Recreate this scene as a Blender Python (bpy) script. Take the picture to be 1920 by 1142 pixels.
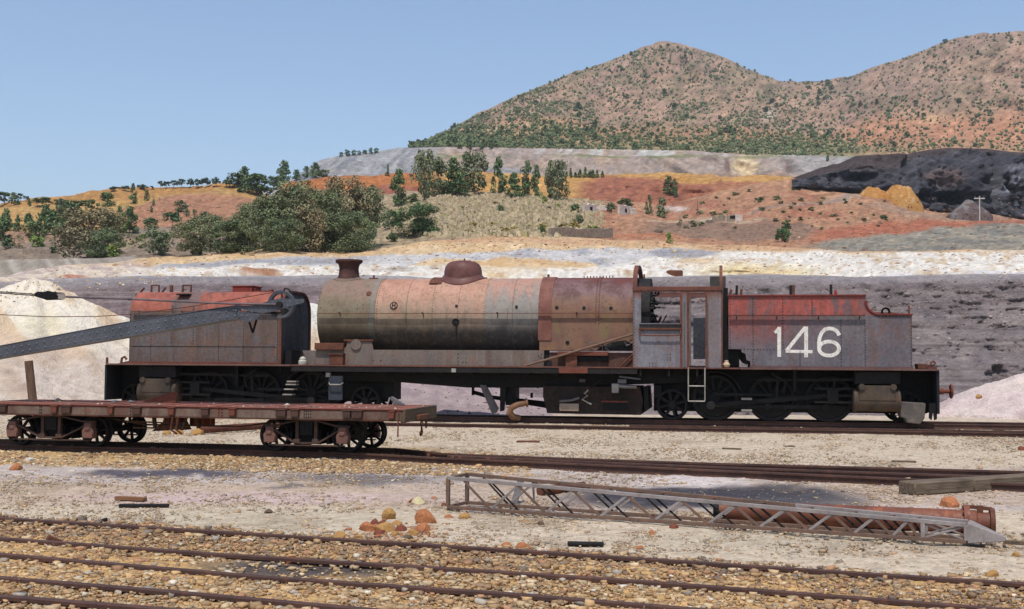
import bpy, math, random
import numpy as np
from mathutils import Vector, Matrix
from mathutils.bvhtree import BVHTree
R = math.radians
S = bpy.context.scene
for o in list(bpy.data.objects): bpy.data.objects.remove(o)
random.seed(7); RNG = np.random.default_rng(7)

# ------------------------------------------------------------------ camera
CH = 1.55                                   # eye height above the yard
PITCH = math.atan(101/2200); ROLL = 0.006
fw = np.array([0, math.cos(PITCH), math.sin(PITCH)])
r0 = np.array([1.0, 0, 0]); u0 = np.array([0, -math.sin(PITCH), math.cos(PITCH)])
rt = r0*math.cos(ROLL)+u0*math.sin(ROLL); up = u0*math.cos(ROLL)-r0*math.sin(ROLL)
cam = bpy.data.cameras.new('camera'); co = bpy.data.objects.new('camera', cam); S.collection.objects.link(co)
cam.sensor_width = 36; cam.lens = 36*2200/1920; cam.clip_start = 0.1; cam.clip_end = 20000
co.matrix_world = Matrix(((rt[0], up[0], -fw[0], 0), (rt[1], up[1], -fw[1], 0), (rt[2], up[2], -fw[2], CH), (0, 0, 0, 1)))
S.camera = co
# ------------------------------------------------------------------ sky, sun, exposure
SUN_EL, SUN_AZ = R(64), R(188)               # azimuth clockwise from +Y: the sun stands behind the camera
W = bpy.data.worlds.new('World'); S.world = W; W.use_nodes = True
wn = W.node_tree; bg = wn.nodes['Background']
sk = wn.nodes.new('ShaderNodeTexSky'); sk.sky_type = 'NISHITA'; sk.sun_disc = False
sk.sun_elevation = SUN_EL; sk.sun_rotation = SUN_AZ; sk.altitude = 300; sk.air_density = 1.0; sk.dust_density = 1.3; sk.ozone_density = 1.6
wn.links.new(sk.outputs[0], bg.inputs[0]); bg.inputs[1].default_value = 0.14
sl = bpy.data.lights.new('sun', 'SUN'); so = bpy.data.objects.new('sun', sl); S.collection.objects.link(so)
sl.energy = 3.2; sl.angle = R(0.53); sl.color = (1, 0.955, 0.88)
sd = Vector((math.sin(SUN_AZ)*math.cos(SUN_EL), math.cos(SUN_AZ)*math.cos(SUN_EL), math.sin(SUN_EL)))
so.rotation_euler = sd.to_track_quat('Z', 'Y').to_euler(); so.location = (0, -20, 60)
S.view_settings.view_transform = 'Standard'; S.view_settings.look = 'None'
S.view_settings.exposure = 0.28; S.view_settings.gamma = 1.0; S.view_settings.use_curve_mapping = False
S.cycles.max_bounces = 5; S.cycles.diffuse_bounces = 3; S.cycles.glossy_bounces = 2; S.cycles.volume_bounces = 0

# ------------------------------------------------------------------ pixel rays (photo measurements -> world)
def rays(px, py):
    px = np.asarray(px, float); py = np.asarray(py, float)
    a = (px-960)/2200; b = -(py-571)/2200
    return fw+rt*a[..., None]+up*b[..., None]
CAM = np.array([0, 0, CH])
def at_depth(px, py, d):
    r = rays(px, py); return CAM+r*(np.asarray(d)/r[..., 1])[..., None]
def on_ground(px, py, z=0.0):
    r = rays(px, py); return CAM+r*((z-CH)/r[..., 2])[..., None]
def project(P):
    v = np.asarray(P)-CAM; w = v@fw
    return 960+2200*(v@rt)/w, 571-2200*(v@up)/w
class Frame:
    """a straight vehicle frame: ex along, ey away from the camera"""
    def __init__(s, o, ang):
        s.o = np.array(o, float); s.a = ang
        s.ex = np.array([math.cos(ang), -math.sin(ang), 0]); s.ey = np.array([math.sin(ang), math.cos(ang), 0])
    def p(s, px, py, yl=0.0):                # pixel -> (X, Z) on the plane at local y = yl
        r = rays(px, py); t = ((s.o-CAM)@s.ey+yl)/(r@s.ey)
        q = CAM+r*t-s.o; return float(q@s.ex), float(q[2])
    def X(s, px, yl=0.0, py=650): return s.p(px, py, yl)[0]
    def Z(s, py, px, yl=0.0): return s.p(px, py, yl)[1]

# ------------------------------------------------------------------ noise
def _h(ix, iy, s):
    n = (ix.astype(np.int64)*374761393+iy.astype(np.int64)*668265263+s*1442695041) & 0xffffffff
    n = ((n ^ (n >> 13))*1274126177) & 0xffffffff
    return ((n ^ (n >> 16)) & 0xffff)/65535.0
def vn(x, y, s=0):
    x = np.asarray(x, float); y = np.asarray(y, float)
    ix = np.floor(x); iy = np.floor(y); fx = x-ix; fy = y-iy
    fx = fx*fx*fx*(fx*(fx*6-15)+10); fy = fy*fy*fy*(fy*(fy*6-15)+10)
    a = _h(ix, iy, s); b = _h(ix+1, iy, s); c = _h(ix, iy+1, s); d = _h(ix+1, iy+1, s)
    return (a*(1-fx)+b*fx)*(1-fy)+(c*(1-fx)+d*fx)*fy
def fbm(x, y, s=0, o=5, g=0.5):
    t = 0; a = 1; n = 0
    for i in range(o):
        t = t+a*vn(x*2**i+17.3*i, y*2**i-9.1*i, s+i); n += a; a *= g
    return t/n*2-1
def ridged(x, y, s=0, o=5):
    t = 0; a = 1; n = 0
    for i in range(o):
        t = t+a*(1-np.abs(vn(x*2**i+7.7*i, y*2**i+3.1*i, s+i)*2-1)); n += a; a *= 0.5
    return t/n
def sstep(a, b, x):
    t = np.clip((x-a)/(b-a), 0, 1); return t*t*(3-2*t)
def lin(c):
    c = np.asarray(c, float)/255.0
    return np.where(c <= 0.04045, c/12.92, ((c+0.055)/1.055)**2.4)

# ------------------------------------------------------------------ linking helpers
COL = S.collection
def link(o, parent=None):
    COL.objects.link(o)
    if parent: o.parent = parent
    return o
def tag(o, label=None, cat=None, group=None, kind=None):
    if label: o['label'] = label
    if cat: o['category'] = cat
    if group: o['group'] = group
    if kind: o['kind'] = kind
    return o
def thing(name, label, cat, loc=(0, 0, 0), rz=0.0, group=None):
    o = bpy.data.objects.new(name, None); o.empty_display_size = 0.2
    o.location = loc; o.rotation_euler = (0, 0, rz); link(o); return tag(o, label, cat, group)
def mesh_np(name, V, F, mat, parent=None, cols=None, smooth=False):
    """V (n,3), F (m,k) arrays -> one mesh object"""
    me = bpy.data.meshes.new(name); V = np.asarray(V, np.float32); F = np.asarray(F, np.int32); k = F.shape[1]
    me.vertices.add(len(V)); me.vertices.foreach_set('co', V.ravel())
    me.loops.add(F.size); me.loops.foreach_set('vertex_index', F.ravel())
    me.polygons.add(len(F)); me.polygons.foreach_set('loop_start', np.arange(0, F.size, k, dtype=np.int32))
    if smooth: me.polygons.foreach_set('use_smooth', np.ones(len(F), bool))
    me.update(calc_edges=True)
    if cols is not None:
        at = me.color_attributes.new('Col', 'FLOAT_COLOR', 'POINT')
        c = np.ones((len(V), 4), np.float32); c[:, :3] = cols; at.data.foreach_set('color', c.ravel())
    if mat: me.materials.append(mat)
    return link(bpy.data.objects.new(name, me), parent)
class MB:
    def __init__(s): s.v = []; s.f = []
    def add(s, v, f):
        n = len(s.v); s.v += [tuple(float(c) for c in p) for p in v]; s.f += [tuple(n+i for i in q) for q in f]; return s
    def box(s, x0, x1, y0, y1, z0, z1):
        return s.add([(x0,y0,z0),(x1,y0,z0),(x1,y1,z0),(x0,y1,z0),(x0,y0,z1),(x1,y0,z1),(x1,y1,z1),(x0,y1,z1)],
                     [(0,3,2,1),(4,5,6,7),(0,1,5,4),(1,2,6,5),(2,3,7,6),(3,0,4,7)])
    def prism(s, pts, y0, y1):               # outline in (x,z), extruded along y
        n = len(pts); a = sum(pts[i][0]*pts[(i+1)%n][1]-pts[(i+1)%n][0]*pts[i][1] for i in range(n))
        if a < 0: pts = pts[::-1]
        v = [(x,y0,z) for x,z in pts]+[(x,y1,z) for x,z in pts]
        return s.add(v, [tuple(range(n)), tuple(range(2*n-1,n-1,-1))]+[(i,n+i,n+(i+1)%n,(i+1)%n) for i in range(n)])
    def prismx(s, pts, x0, x1):              # outline in (y,z), extruded along x
        n = len(pts); a = sum(pts[i][0]*pts[(i+1)%n][1]-pts[(i+1)%n][0]*pts[i][1] for i in range(n))
        if a < 0: pts = pts[::-1]
        v = [(x0,y,z) for y,z in pts]+[(x1,y,z) for y,z in pts]
        return s.add(v, [tuple(range(n-1,-1,-1)), tuple(range(n,2*n))]+[(i,(i+1)%n,n+(i+1)%n,n+i) for i in range(n)])
    def tube(s, pts, r, n=8, caps=True, closed=False):
        P = [Vector(p) for p in pts]; m = len(P); rr = r if isinstance(r, (list, tuple)) else [r]*m
        v = []; f = []; prev = None
        for i in range(m):
            if closed: d = P[(i+1)%m]-P[i-1]
            else: d = P[min(i+1,m-1)]-P[max(i-1,0)]
            d.normalize()
            if prev is None:
                a = Vector((0,0,1)) if abs(d.z) < .9 else Vector((1,0,0)); e = d.cross(a).normalized()
            else: e = (prev-d*prev.dot(d)).normalized()
            prev = e; g = d.cross(e)
            for k in range(n):
                t = 2*math.pi*k/n; v.append(P[i]+(e*math.cos(t)+g*math.sin(t))*rr[i])
        for i in range(m if closed else m-1):
            for k in range(n):
                a = i*n+k; b = i*n+(k+1)%n; c = ((i+1)%m)*n; f.append((a,b,c+(k+1)%n,c+k))
        if caps and not closed: f += [tuple(range(n-1,-1,-1)), tuple(range((m-1)*n,m*n))]
        return s.add(v, f)
    def bar(s, p0, p1, w, h):                # square section bar between two points; h along z-ish
        p0 = Vector(p0); p1 = Vector(p1); d = (p1-p0).normalized()
        a = Vector((0,0,1)) if abs(d.z) < .95 else Vector((1,0,0)); e = d.cross(a).normalized()*w/2; g = e.cross(d).normalized()*h/2
        v = [p+sx*e+sz*g for p in (p0,p1) for sx,sz in ((-1,-1),(1,-1),(1,1),(-1,1))]
        return s.add(v, [(3,2,1,0),(4,5,6,7)]+[(i,(i+1)%4,4+(i+1)%4,4+i) for i in range(4)])
    def plate(s, p0, p1, w, t):              # flat bar in the xz plane: w across, t along y
        d = Vector((p1[0]-p0[0],0,p1[2]-p0[2])).normalized(); e = Vector((-d.z,0,d.x))*w/2; y = Vector((0,t/2,0))
        v = [Vector(p)+a*e+b*y for p in (p0,p1) for a,b in ((-1,-1),(1,-1),(1,1),(-1,1))]
        return s.add(v, [(3,2,1,0),(4,5,6,7)]+[(i,(i+1)%4,4+(i+1)%4,4+i) for i in range(4)])
    def lathe(s, prof, c, axis='z', n=32, caps=True, a0=0.0, a1=2*math.pi):
        full = abs(a1-a0-2*math.pi) < 1e-6; k = n if full else n+1; v = []; f = []
        for r, h in prof:
            for i in range(k):
                t = a0+(a1-a0)*i/n; ca, sa = r*math.cos(t), r*math.sin(t)
                v.append({'z': (c[0]+ca,c[1]+sa,c[2]+h), 'y': (c[0]+ca,c[1]+h,c[2]+sa), 'x': (c[0]+h,c[1]+ca,c[2]+sa)}[axis])
        for j in range(len(prof)-1):
            for i in range(n if full else n):
                a = j*k+i; b = j*k+(i+1)%k if full else a+1; f.append((a,b,b+k,a+k) if axis != 'y' else (a,a+k,b+k,b))
        if caps and full:
            q = [tuple(range(k-1,-1,-1)), tuple(range((len(prof)-1)*k,len(prof)*k))]
            f += q if axis != 'y' else [t[::-1] for t in q]
        return s.add(v, f)
    def bolts(s, pts, r, out=(0,-1,0), h=None):   # low rivet heads on a plane facing `out`
        o = Vector(out); a = Vector((0,0,1)) if abs(o.z) < .9 else Vector((1,0,0)); e = o.cross(a).normalized(); g = o.cross(e); h = h or r*.8
        for p in pts:
            p = Vector(p); v = [p+(e*math.cos(t)+g*math.sin(t))*r-o*.002 for t in [k*math.pi/3 for k in range(6)]]+[p+(e*math.cos(t)+g*math.sin(t))*r*.55+o*h for t in [k*math.pi/3 for k in range(6)]]
            s.add(v, [(6,7,8,9,10,11)]+[(i,(i+1)%6,6+(i+1)%6,6+i) for i in range(6)])
        return s
    def build(s, name, mat, parent=None, bevel=0.0, ang=38, kind=None):
        me = bpy.data.meshes.new(name); me.from_pydata(s.v, [], s.f); me.update()
        bm = __import__('bmesh').new(); bm.from_mesh(me)
        __import__('bmesh').ops.recalc_face_normals(bm, faces=bm.faces); bm.to_mesh(me); bm.free()
        me.polygons.foreach_set('use_smooth', np.ones(len(me.polygons), bool)); me.set_sharp_from_angle(angle=R(ang))
        if mat: me.materials.append(mat)
        o = link(bpy.data.objects.new(name, me), parent)
        if bevel:
            b = o.modifiers.new('bevel', 'BEVEL'); b.width = bevel; b.segments = 1; b.limit_method = 'ANGLE'; b.angle_limit = R(40)
        if kind: o['kind'] = kind
        return o

# ------------------------------------------------------------------ material nodes
class NT:
    def __init__(s, name):
        s.m = bpy.data.materials.new(name); s.m.use_nodes = True; s.t = s.m.node_tree; s.b = s.t.nodes['Principled BSDF']
        s.b.inputs['Roughness'].default_value = 0.85; s.b.inputs['Specular IOR Level'].default_value = 0.25
        s.tc = s.t.nodes.new('ShaderNodeTexCoord'); s.obj = s.tc.outputs['Object']
        s.geo = s.t.nodes.new('ShaderNodeNewGeometry'); s.pos = s.geo.outputs['Position']
    def n(s, t, **k):
        x = s.t.nodes.new(t)
        for a, b in k.items(): setattr(x, a, b)
        return x
    def L(s, a, b):
        if hasattr(a, 'links'): s.t.links.new(a, b)
        else: b.default_value = a
    def map(s, v, sc):
        x = s.n('ShaderNodeMapping'); s.L(v, x.inputs[0]); x.inputs['Scale'].default_value = sc; return x.outputs[0]
    def noise(s, v, sc, det=4, ro=.55, dist=0.0):
        x = s.n('ShaderNodeTexNoise'); s.L(v, x.inputs['Vector']); x.inputs['Scale'].default_value = sc
        x.inputs['Detail'].default_value = det; x.inputs['Roughness'].default_value = ro; x.inputs['Distortion'].default_value = dist; return x.outputs[0]
    def voro(s, v, sc):
        x = s.n('ShaderNodeTexVoronoi'); s.L(v, x.inputs['Vector']); x.inputs['Scale'].default_value = sc; return x.outputs[0], x.outputs[1]
    def ramp(s, f, a, b, lo=0.0, hi=1.0):
        x = s.n('ShaderNodeMapRange', interpolation_type='SMOOTHSTEP'); s.L(f, x.inputs[0])
        for i, q in enumerate((a, b, lo, hi)): x.inputs[i+1].default_value = q
        return x.outputs[0]
    def math(s, op, a, b=0.0):
        x = s.n('ShaderNodeMath', operation=op); s.L(a, x.inputs[0]); s.L(b, x.inputs[1]); return x.outputs[0]
    def mix(s, f, a, b, mode='MIX'):
        x = s.n('ShaderNodeMix', data_type='RGBA', blend_type=mode); s.L(f, x.inputs[0])
        for q, i in ((a, 6), (b, 7)): s.L(q if hasattr(q, 'links') else (*q, 1), x.inputs[i])
        return x.outputs[2]
    def sep(s, v):
        x = s.n('ShaderNodeSeparateXYZ'); s.L(v, x.inputs[0]); return x.outputs
    def attr(s, name): return s.n('ShaderNodeAttribute', attribute_name=name).outputs[0]
    def bump(s, h, st=.4, d=.02):
        x = s.n('ShaderNodeBump'); x.inputs['Strength'].default_value = st; x.inputs['Distance'].default_value = d; s.L(h, x.inputs['Height']); s.L(x.outputs[0], s.b.inputs['Normal'])
    def out(s, c, rough=None):
        s.L(c if hasattr(c, 'links') else (*c, 1), s.b.inputs['Base Color'])
        if rough is not None: s.L(rough, s.b.inputs['Roughness'])
        return s.m
def A(r, g, b, k=1.0): return tuple(float(x) for x in lin((r, g, b))*k)
# ------------------------------------------------------------------ terrain
def m_terrain(name, sc, bump=.5, dist=.05, vary=.35, streak=None, spec=.1):
    n = NT(name); c = n.attr('Col')
    a = n.noise(n.pos, sc, 6, .62); b = n.noise(n.pos, sc*5.3, 4, .6)
    f = n.math('ADD', n.math('MULTIPLY', n.ramp(a, .25, .75), vary), n.math('MULTIPLY', n.ramp(b, .25, .75), vary*.8))
    f = n.math('ADD', f, 1-vary*.9)
    if streak:
        s = n.noise(n.map(n.pos, streak), 1.0, 4, .6); f = n.math('MULTIPLY', f, n.ramp(s, .3, .7, .78, 1.12))
    x = n.n('ShaderNodeVectorMath', operation='SCALE'); n.L(c, x.inputs[0]); n.L(f, x.inputs['Scale'])
    n.bump(n.math('ADD', a, n.math('MULTIPLY', b, .5)), bump, dist); n.b.inputs['Specular IOR Level'].default_value = spec
    return n.out(x.outputs[0], .95)
PXS = np.concatenate([np.arange(-900, -60, 30), np.arange(-60, 1984, 4.5), np.arange(1984, 2860, 30)]).astype(float)
def pl(px, pts):
    return np.interp(px, [p[0] for p in pts], [p[1] for p in pts])
PULL = {'ochre_hills': (.26, (150, 128, 104)), 'valley_hillside': (.2, (150, 134, 116)), 'pale_spoil_slope': (.12, (176, 164, 150))}
SPECK = {'pale_spoil_slope': .15, 'valley_hillside': .22, 'spoil_bank': .12, 'mountain': .26, 'quarry_wall': .18, 'ochre_hills': .2, 'slag_heap': .22}
TERR = []                                     # (V, F) of every sheet, for dropping plants on
def loft(name, edges, rows, colfn, dispfn, mat, px=PXS, kind='structure'):
    E = []
    for e in edges:
        d = pl(px, e['d']) if isinstance(e['d'], list) else np.full(len(px), float(e['d']))
        if 'z' in e:
            z = pl(px, e['z']) if isinstance(e['z'], list) else e['z']
            py = np.full(len(px), 700.0)
            for _ in range(4):
                P = at_depth(px, py, d); py = py+(P[:, 2]-z)*2200/d
        else: py = pl(px, e['py'])
        E.append((py, d))
    PY = []; D = []; T = []
    for i, n in enumerate(rows):
        last = i == len(rows)-1
        for k in range(n+(1 if last else 0)):
            t = k/n; PY.append(E[i][0]*(1-t)+E[i+1][0]*t); D.append(E[i][1]*(1-t)+E[i+1][1]*t); T.append(np.full(len(px), i+t))
    PY = np.array(PY); D = np.array(D); T = np.array(T); PX = np.broadcast_to(px, PY.shape)
    P = at_depth(PX, PY, D)
    if dispfn: P = P+dispfn(PX, PY, P, T)
    cc = np.clip(colfn(PX, PY, P, T), 0, 255)
    if name in PULL: cc = cc+(np.array(PULL[name][1], float)-cc)*PULL[name][0]
    gq = fbm(PX/5, PY/3.2, 17, 4)*sstep(0, .06, T); cc = cc*(1+SPECK.get(name, .16)*gq)[..., None]
    C = lin(np.clip(cc, 0, 255))*0.82
    nr, nc = PY.shape; idx = np.arange(nr*nc).reshape(nr, nc)
    F = np.stack([idx[:-1, :-1], idx[:-1, 1:], idx[1:, 1:], idx[1:, :-1]], -1).reshape(-1, 4)
    V = P.reshape(-1, 3); o = mesh_np(name, V, F, mat, None, C.reshape(-1, 3), True); TERR.append((V, F))
    if kind: o['kind'] = kind
    return o
def mixc(c, m, k): return c*(1-m[..., None])+np.array(k, float)*m[..., None]
def blob(PX, PY, cx, cy, rx, ry, soft=.5):
    q = np.sqrt(((PX-cx)/rx)**2+((PY-cy)/ry)**2); return 1-sstep(1-soft, 1+soft*.4, q)
def band(PX, PY, top, bot, s=3.0):            # 1 between two picture polylines
    return sstep(-s, s, PY-pl(PX, top))*sstep(-s, s, pl(PX, bot)-PY)
def disp(dx, dy, dz): return np.stack(np.broadcast_arrays(dx, dy, dz), -1).astype(float)

# yard: one sheet, fine where the camera looks, running on to the horizon below the hills
def yard():
    px = np.concatenate([np.arange(-1500, -60, 60), np.arange(-60, 1984, 6), np.arange(1984, 3600, 60)]).astype(float)
    py = np.concatenate([[5200, 2600, 1800, 1400], np.arange(1240, 776, -3.0), [776-6*k for k in range(1, 9)]])
    PX, PY = np.meshgrid(px, py); P = on_ground(PX, PY)
    wx = PX+30*fbm(PX/90, PY/22, 3); wy = PY+9*fbm(PX/70, PY/14, 5)
    c = np.zeros(PX.shape+(3,))+np.array((196, 179, 157.))
    c = mixc(c, band(wx, wy, [(0, 838), (800, 842), (1000, 880), (1920, 905)], [(0, 872), (430, 870), (760, 880), (1000, 892), (1920, 930)], 5), (186, 154, 108))
    c = mixc(c, band(wx, wy, [(0, 872), (1920, 880)], [(0, 905), (700, 915), (900, 960), (1920, 960)], 6), (190, 176, 168))
    c = mixc(c, band(wx, wy, [(0, 905), (1920, 905)], [(0, 945), (500, 950), (1920, 950)], 6)*.7, (183, 160, 140))
    c = mixc(c, blob(wx, wy, 480, 934, 380, 12, .6)*.8, (196, 172, 168))
    c = mixc(c, blob(wx, wy, 420, 980, 420, 26, .6)*.8, (188, 174, 152))
    c = mixc(c, blob(wx, wy, 310, 886, 170, 7, .4), (92, 86, 92))
    c = mixc(c, blob(wx, wy, 660, 898, 190, 10, .6)*.8, (104, 99, 101))
    c = mixc(c, blob(wx, wy, 540, 915, 60, 4, .6)*.6, (80, 76, 80))
    c = mixc(c, blob(wx, wy, 1340, 932, 300, 26, .4)*.95, (64, 62, 68))
    c = mixc(c, blob(wx, wy, 1500, 940, 130, 14, .5)*.6, (90, 86, 88))
    c = mixc(c, blob(wx, wy, 1180, 905, 300, 8, .6)*.7, (212, 200, 196))
    c = mixc(c, band(wx, wy, [(0, 975), (960, 1035), (1920, 1100)], [(0, 3000), (1920, 3000)], 6), (196, 158, 106))
    c = mixc(c, band(wx, wy, [(0, 975), (1000, 1040), (1920, 1100)], [(0, 1004), (960, 1050), (1920, 1105)], 5)*.6, (150, 118, 96))
    c = mixc(c, blob(wx, wy, 560, 1066, 200, 20, .5)*.9, (72, 68, 72))
    c = mixc(c, blob(wx, wy, 1500, 1010, 380, 22, .7)*.5, (176, 164, 144))
    c = mixc(c, sstep(.15, .5, fbm(P[..., 0]*.9, P[..., 1]*.9, 9))*.25, (120, 100, 80))
    z = .02*fbm(P[..., 0]*.8, P[..., 1]*.8, 11)+.012*fbm(P[..., 0]*5, P[..., 1]*5, 12)
    z = np.where(PY > 770, z, -.05); P[..., 2] += z; c = c*.97
    # carry the sheet on to the horizon
    far = []
    for d in (60, 200, 1000, 9000):
        q = P[-1].copy(); s = d/q[:, 1]; q[:, 0] *= s; q[:, 1] = d; q[:, 2] = -.5; far.append(q)
    P = np.concatenate([P, np.array(far)]); c = np.concatenate([c, np.repeat(c[-1:], 4, 0)])
    nr, nc = P.shape[:2]; idx = np.arange(nr*nc).reshape(nr, nc)
    F = np.stack([idx[:-1, :-1], idx[:-1, 1:], idx[1:, 1:], idx[1:, :-1]], -1).reshape(-1, 4)
    o = mesh_np('ground', P.reshape(-1, 3), F, m_terrain('yard_dirt', 6.0, .7, .03, .5), None, lin(np.clip(c, 0, 255)).reshape(-1, 3)*.85, True)
    o['kind'] = 'structure'; return c
yard()

# dark purple spoil bank behind the locomotive and its flat top
def bank_col(PX, PY, P, T):
    c = np.zeros(PX.shape+(3,))+np.array((132, 116, 116.))
    rr = sstep(900, 1350, PX+60*fbm(PX/120, PY/60, 2)); c = mixc(c, rr, (132, 121, 119))
    st = fbm(PX/160+.2*fbm(PX/60, PY/20, 4), PY/5.0, 21); c = mixc(c, sstep(.05, .5, st)*.45*(1-rr*.6), (158, 142, 138)); c = mixc(c, sstep(.05, .5, -st)*.6*(1-rr*.4), (98, 82, 84)); s2 = fbm(PX/220+.3*fbm(PX/80, PY/30, 24), PY/2.2, 25); c = mixc(c, sstep(.1, .45, -s2)*.4, (88, 76, 78)); c = mixc(c, sstep(.15, .45, s2)*.3, (166, 152, 144))
    c = mixc(c, sstep(.1, .5, fbm(PX/70, PY/35, 31))*.5*rr, (156, 142, 136)); c = mixc(c, sstep(.15, .5, fbm(PX/40, PY/20, 33))*.45*rr, (104, 96, 98))
    c = mixc(c, blob(PX, PY, 1590, 640, 90, 80, .8)*.3, (176, 152, 130))
    top = sstep(.93, 1.02, T); c = mixc(c, top, (150, 142, 142))
    c = mixc(c, sstep(1.3, 1.8, T)*.6, (178, 170, 166))
    c = mixc(c, sstep(.0, .5, fbm(PX/90, PY/30, 41))*sstep(690, 760, PY)*.7, (178, 162, 160))
    return c
def bank_disp(PX, PY, P, T):
    x, z = P[..., 0], P[..., 2]; f = sstep(0.02, .25, T)*(1-sstep(.9, 1.0, T)); rr = .35+.65*sstep(900, 1350, PX)
    big = fbm(x*.16, z*.35, 51, 4)*2.0*f
    mid = (ridged(x*.45, z*1.1, 61, 6)-.55)*1.75*f*rr+(ridged(x*1.6+z*.5, z*3.2, 63, 4)-.55)*.5*f*rr
    fine = fbm(x*2.2, z*4.0, 71, 4)*.22*f*rr
    crack = -sstep(.30, .55, fbm(x*1.1+z*.5, z*2.6, 81, 5))*.26*f*rr
    ter = .45*np.abs(((z*.55+.25*fbm(x*.15, z*.3, 55)) % 1)-.5)*f*(1-rr*.6)
    return disp(0, -(big+mid+fine)+(-crack), ter*.6+.3*fbm(x*.08, P[..., 1]*.1, 91)*sstep(.9, 1, T))
BANK_TOP = [(-900, 548), (0, 540), (150, 533), (260, 528), (560, 527), (700, 527), (1000, 530), (1200, 528), (1400, 525), (1600, 529), (1760, 524), (1920, 521), (2860, 516)]
loft('spoil_bank', [dict(z=-.15, d=32.5), dict(py=BANK_TOP, d=48), dict(py=[(x, y-9) for x, y in BANK_TOP], d=64)], [110, 14], bank_col, bank_disp, m_terrain('spoil_rock', 2.2, .9, .25, .4))

# pale spoil: white and ochre slope above the bank
CREST = [(-900, 545), (0, 522), (60, 508), (87, 503), (147, 498), (210, 494), (263, 484), (340, 480), (430, 471), (480, 466), (520, 459), (560, 465), (620, 471), (700, 468), (760, 460), (850, 447), (950, 441), (1050, 445), (1150, 452), (1250, 455), (1400, 461), (1500, 468), (1600, 471), (1920, 470), (2860, 470)]
def pale_col(PX, PY, P, T):
    wx = PX+22*fbm(PX/70, PY/18, 103); wy = PY+5*fbm(PX/50, PY/9, 105); n = fbm(PX/30, PY/8, 107)
    c = np.zeros(PX.shape+(3,))+np.array((206, 172, 128.)); c = mixc(c, sstep(0, .5, n)*.6, (222, 196, 158)); c = mixc(c, sstep(.1, .5, -n)*.5, (190, 146, 98))
    c = mixc(c, band(wx, wy, [(700, 440), (1300, 452), (1500, 466), (1920, 470)], [(700, 450), (1300, 464), (1500, 473), (1920, 473)], 3)*.8, (190, 148, 112))
    slab = band(wx, wy, [(200, 506), (300, 497), (500, 485), (650, 478), (780, 478), (1000, 468), (1150, 466), (1300, 468)], [(200, 528), (300, 524), (480, 509), (640, 500), (760, 501), (830, 488), (1000, 484), (1120, 492), (1150, 520), (1300, 525)], 2.5)*sstep(225, 265, wx)*(1-sstep(1300, 1420, wx))
    c = mixc(c, slab, (196, 192, 190)); c = mixc(c, slab*sstep(.0, .4, fbm(PX/45, PY/14, 109))*.8, (150, 150, 156)); c = mixc(c, slab*band(PX, PY, [(300, 490), (560, 484), (700, 478)], [(300, 510), (560, 498), (700, 490)], 4)*(1-sstep(640, 740, PX))*.8, (146, 146, 152))
    c = mixc(c, blob(wx, wy, 250, 508, 24, 14, .5)*.8, (132, 118, 126)); c = mixc(c, blob(wx, wy, 268, 508, 8, 12, .4)*.8, (160, 96, 72))
    wh = band(wx, wy, [(1140, 500), (1250, 474), (1350, 472), (1920, 473), (2860, 473)], [(1140, 540), (2860, 540)], 3)
    c = mixc(c, wh, (224, 217, 206)); c = mixc(c, wh*blob(wx, wy, 1420, 508, 130, 14, .8)*.8, (220, 196, 140)); c = mixc(c, wh*sstep(.2, .5, fbm(PX/22, PY/9, 111))*.55, (190, 160, 116)); c = mixc(c, wh*sstep(.25, .5, fbm(PX/14, PY/6, 113))*.5, (160, 124, 96))
    c = mixc(c, band(wx, wy, [(1210, 470), (1340, 468)], [(1210, 476), (1290, 488), (1340, 478)], 3)*sstep(1205, 1225, wx)*(1-sstep(1330, 1350, wx))*.8, (136, 136, 144))
    c = mixc(c, blob(wx, wy, 1310, 492, 45, 9, .7)*.7, (200, 166, 120))
    c = mixc(c, band(PX, wy, [(1400, 517), (1920, 512), (2860, 508)], [(1400, 540), (2860, 540)], 3)*sstep(1450, 1600, PX)*.7, (202, 200, 206))
    left = (1-sstep(215, 300, wx)); c = mixc(c, left*.7, (206, 184, 160)); c = mixc(c, left*sstep(0, .4, n)*.6, (160, 138, 138)); c = mixc(c, left*blob(PX, PY, 150, 524, 26, 7)*.8, (170, 104, 78))
    c = mixc(c, blob(wx, wy, 490, 513, 34, 5, .5)*.8, (150, 92, 58)); c = mixc(c, blob(wx, wy, 740, 508, 60, 6, .6)*.5, (130, 124, 116)); c = mixc(c, blob(wx, wy, 920, 505, 80, 16, .8)*.35, (214, 170, 108))
    return c
def pale_disp(PX, PY, P, T):
    x, y, z = P[..., 0], P[..., 1], P[..., 2]; f = sstep(0, .15, T)*(1-.6*sstep(.9, 1, T))
    return disp(0, -(fbm(x*.12, z*.5, 121, 5)*5+(ridged(x*.25, z*.8, 123)-.5)*3)*f, fbm(x*.2, y*.08, 125, 5)*.7*f)
loft('pale_spoil_slope', [dict(py=[(x, y+6) for x, y in BANK_TOP], d=62), dict(py=[(-900, 540), (0, 524), (260, 512), (700, 506), (1200, 508), (1920, 500), (2860, 500)], d=82), dict(py=CREST, d=118), dict(py=[(x, y+3) for x, y in CREST], d=132)], [22, 34, 5], pale_col, pale_disp, m_terrain('pale_spoil', 1.1, .6, .3, .3))

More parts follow.
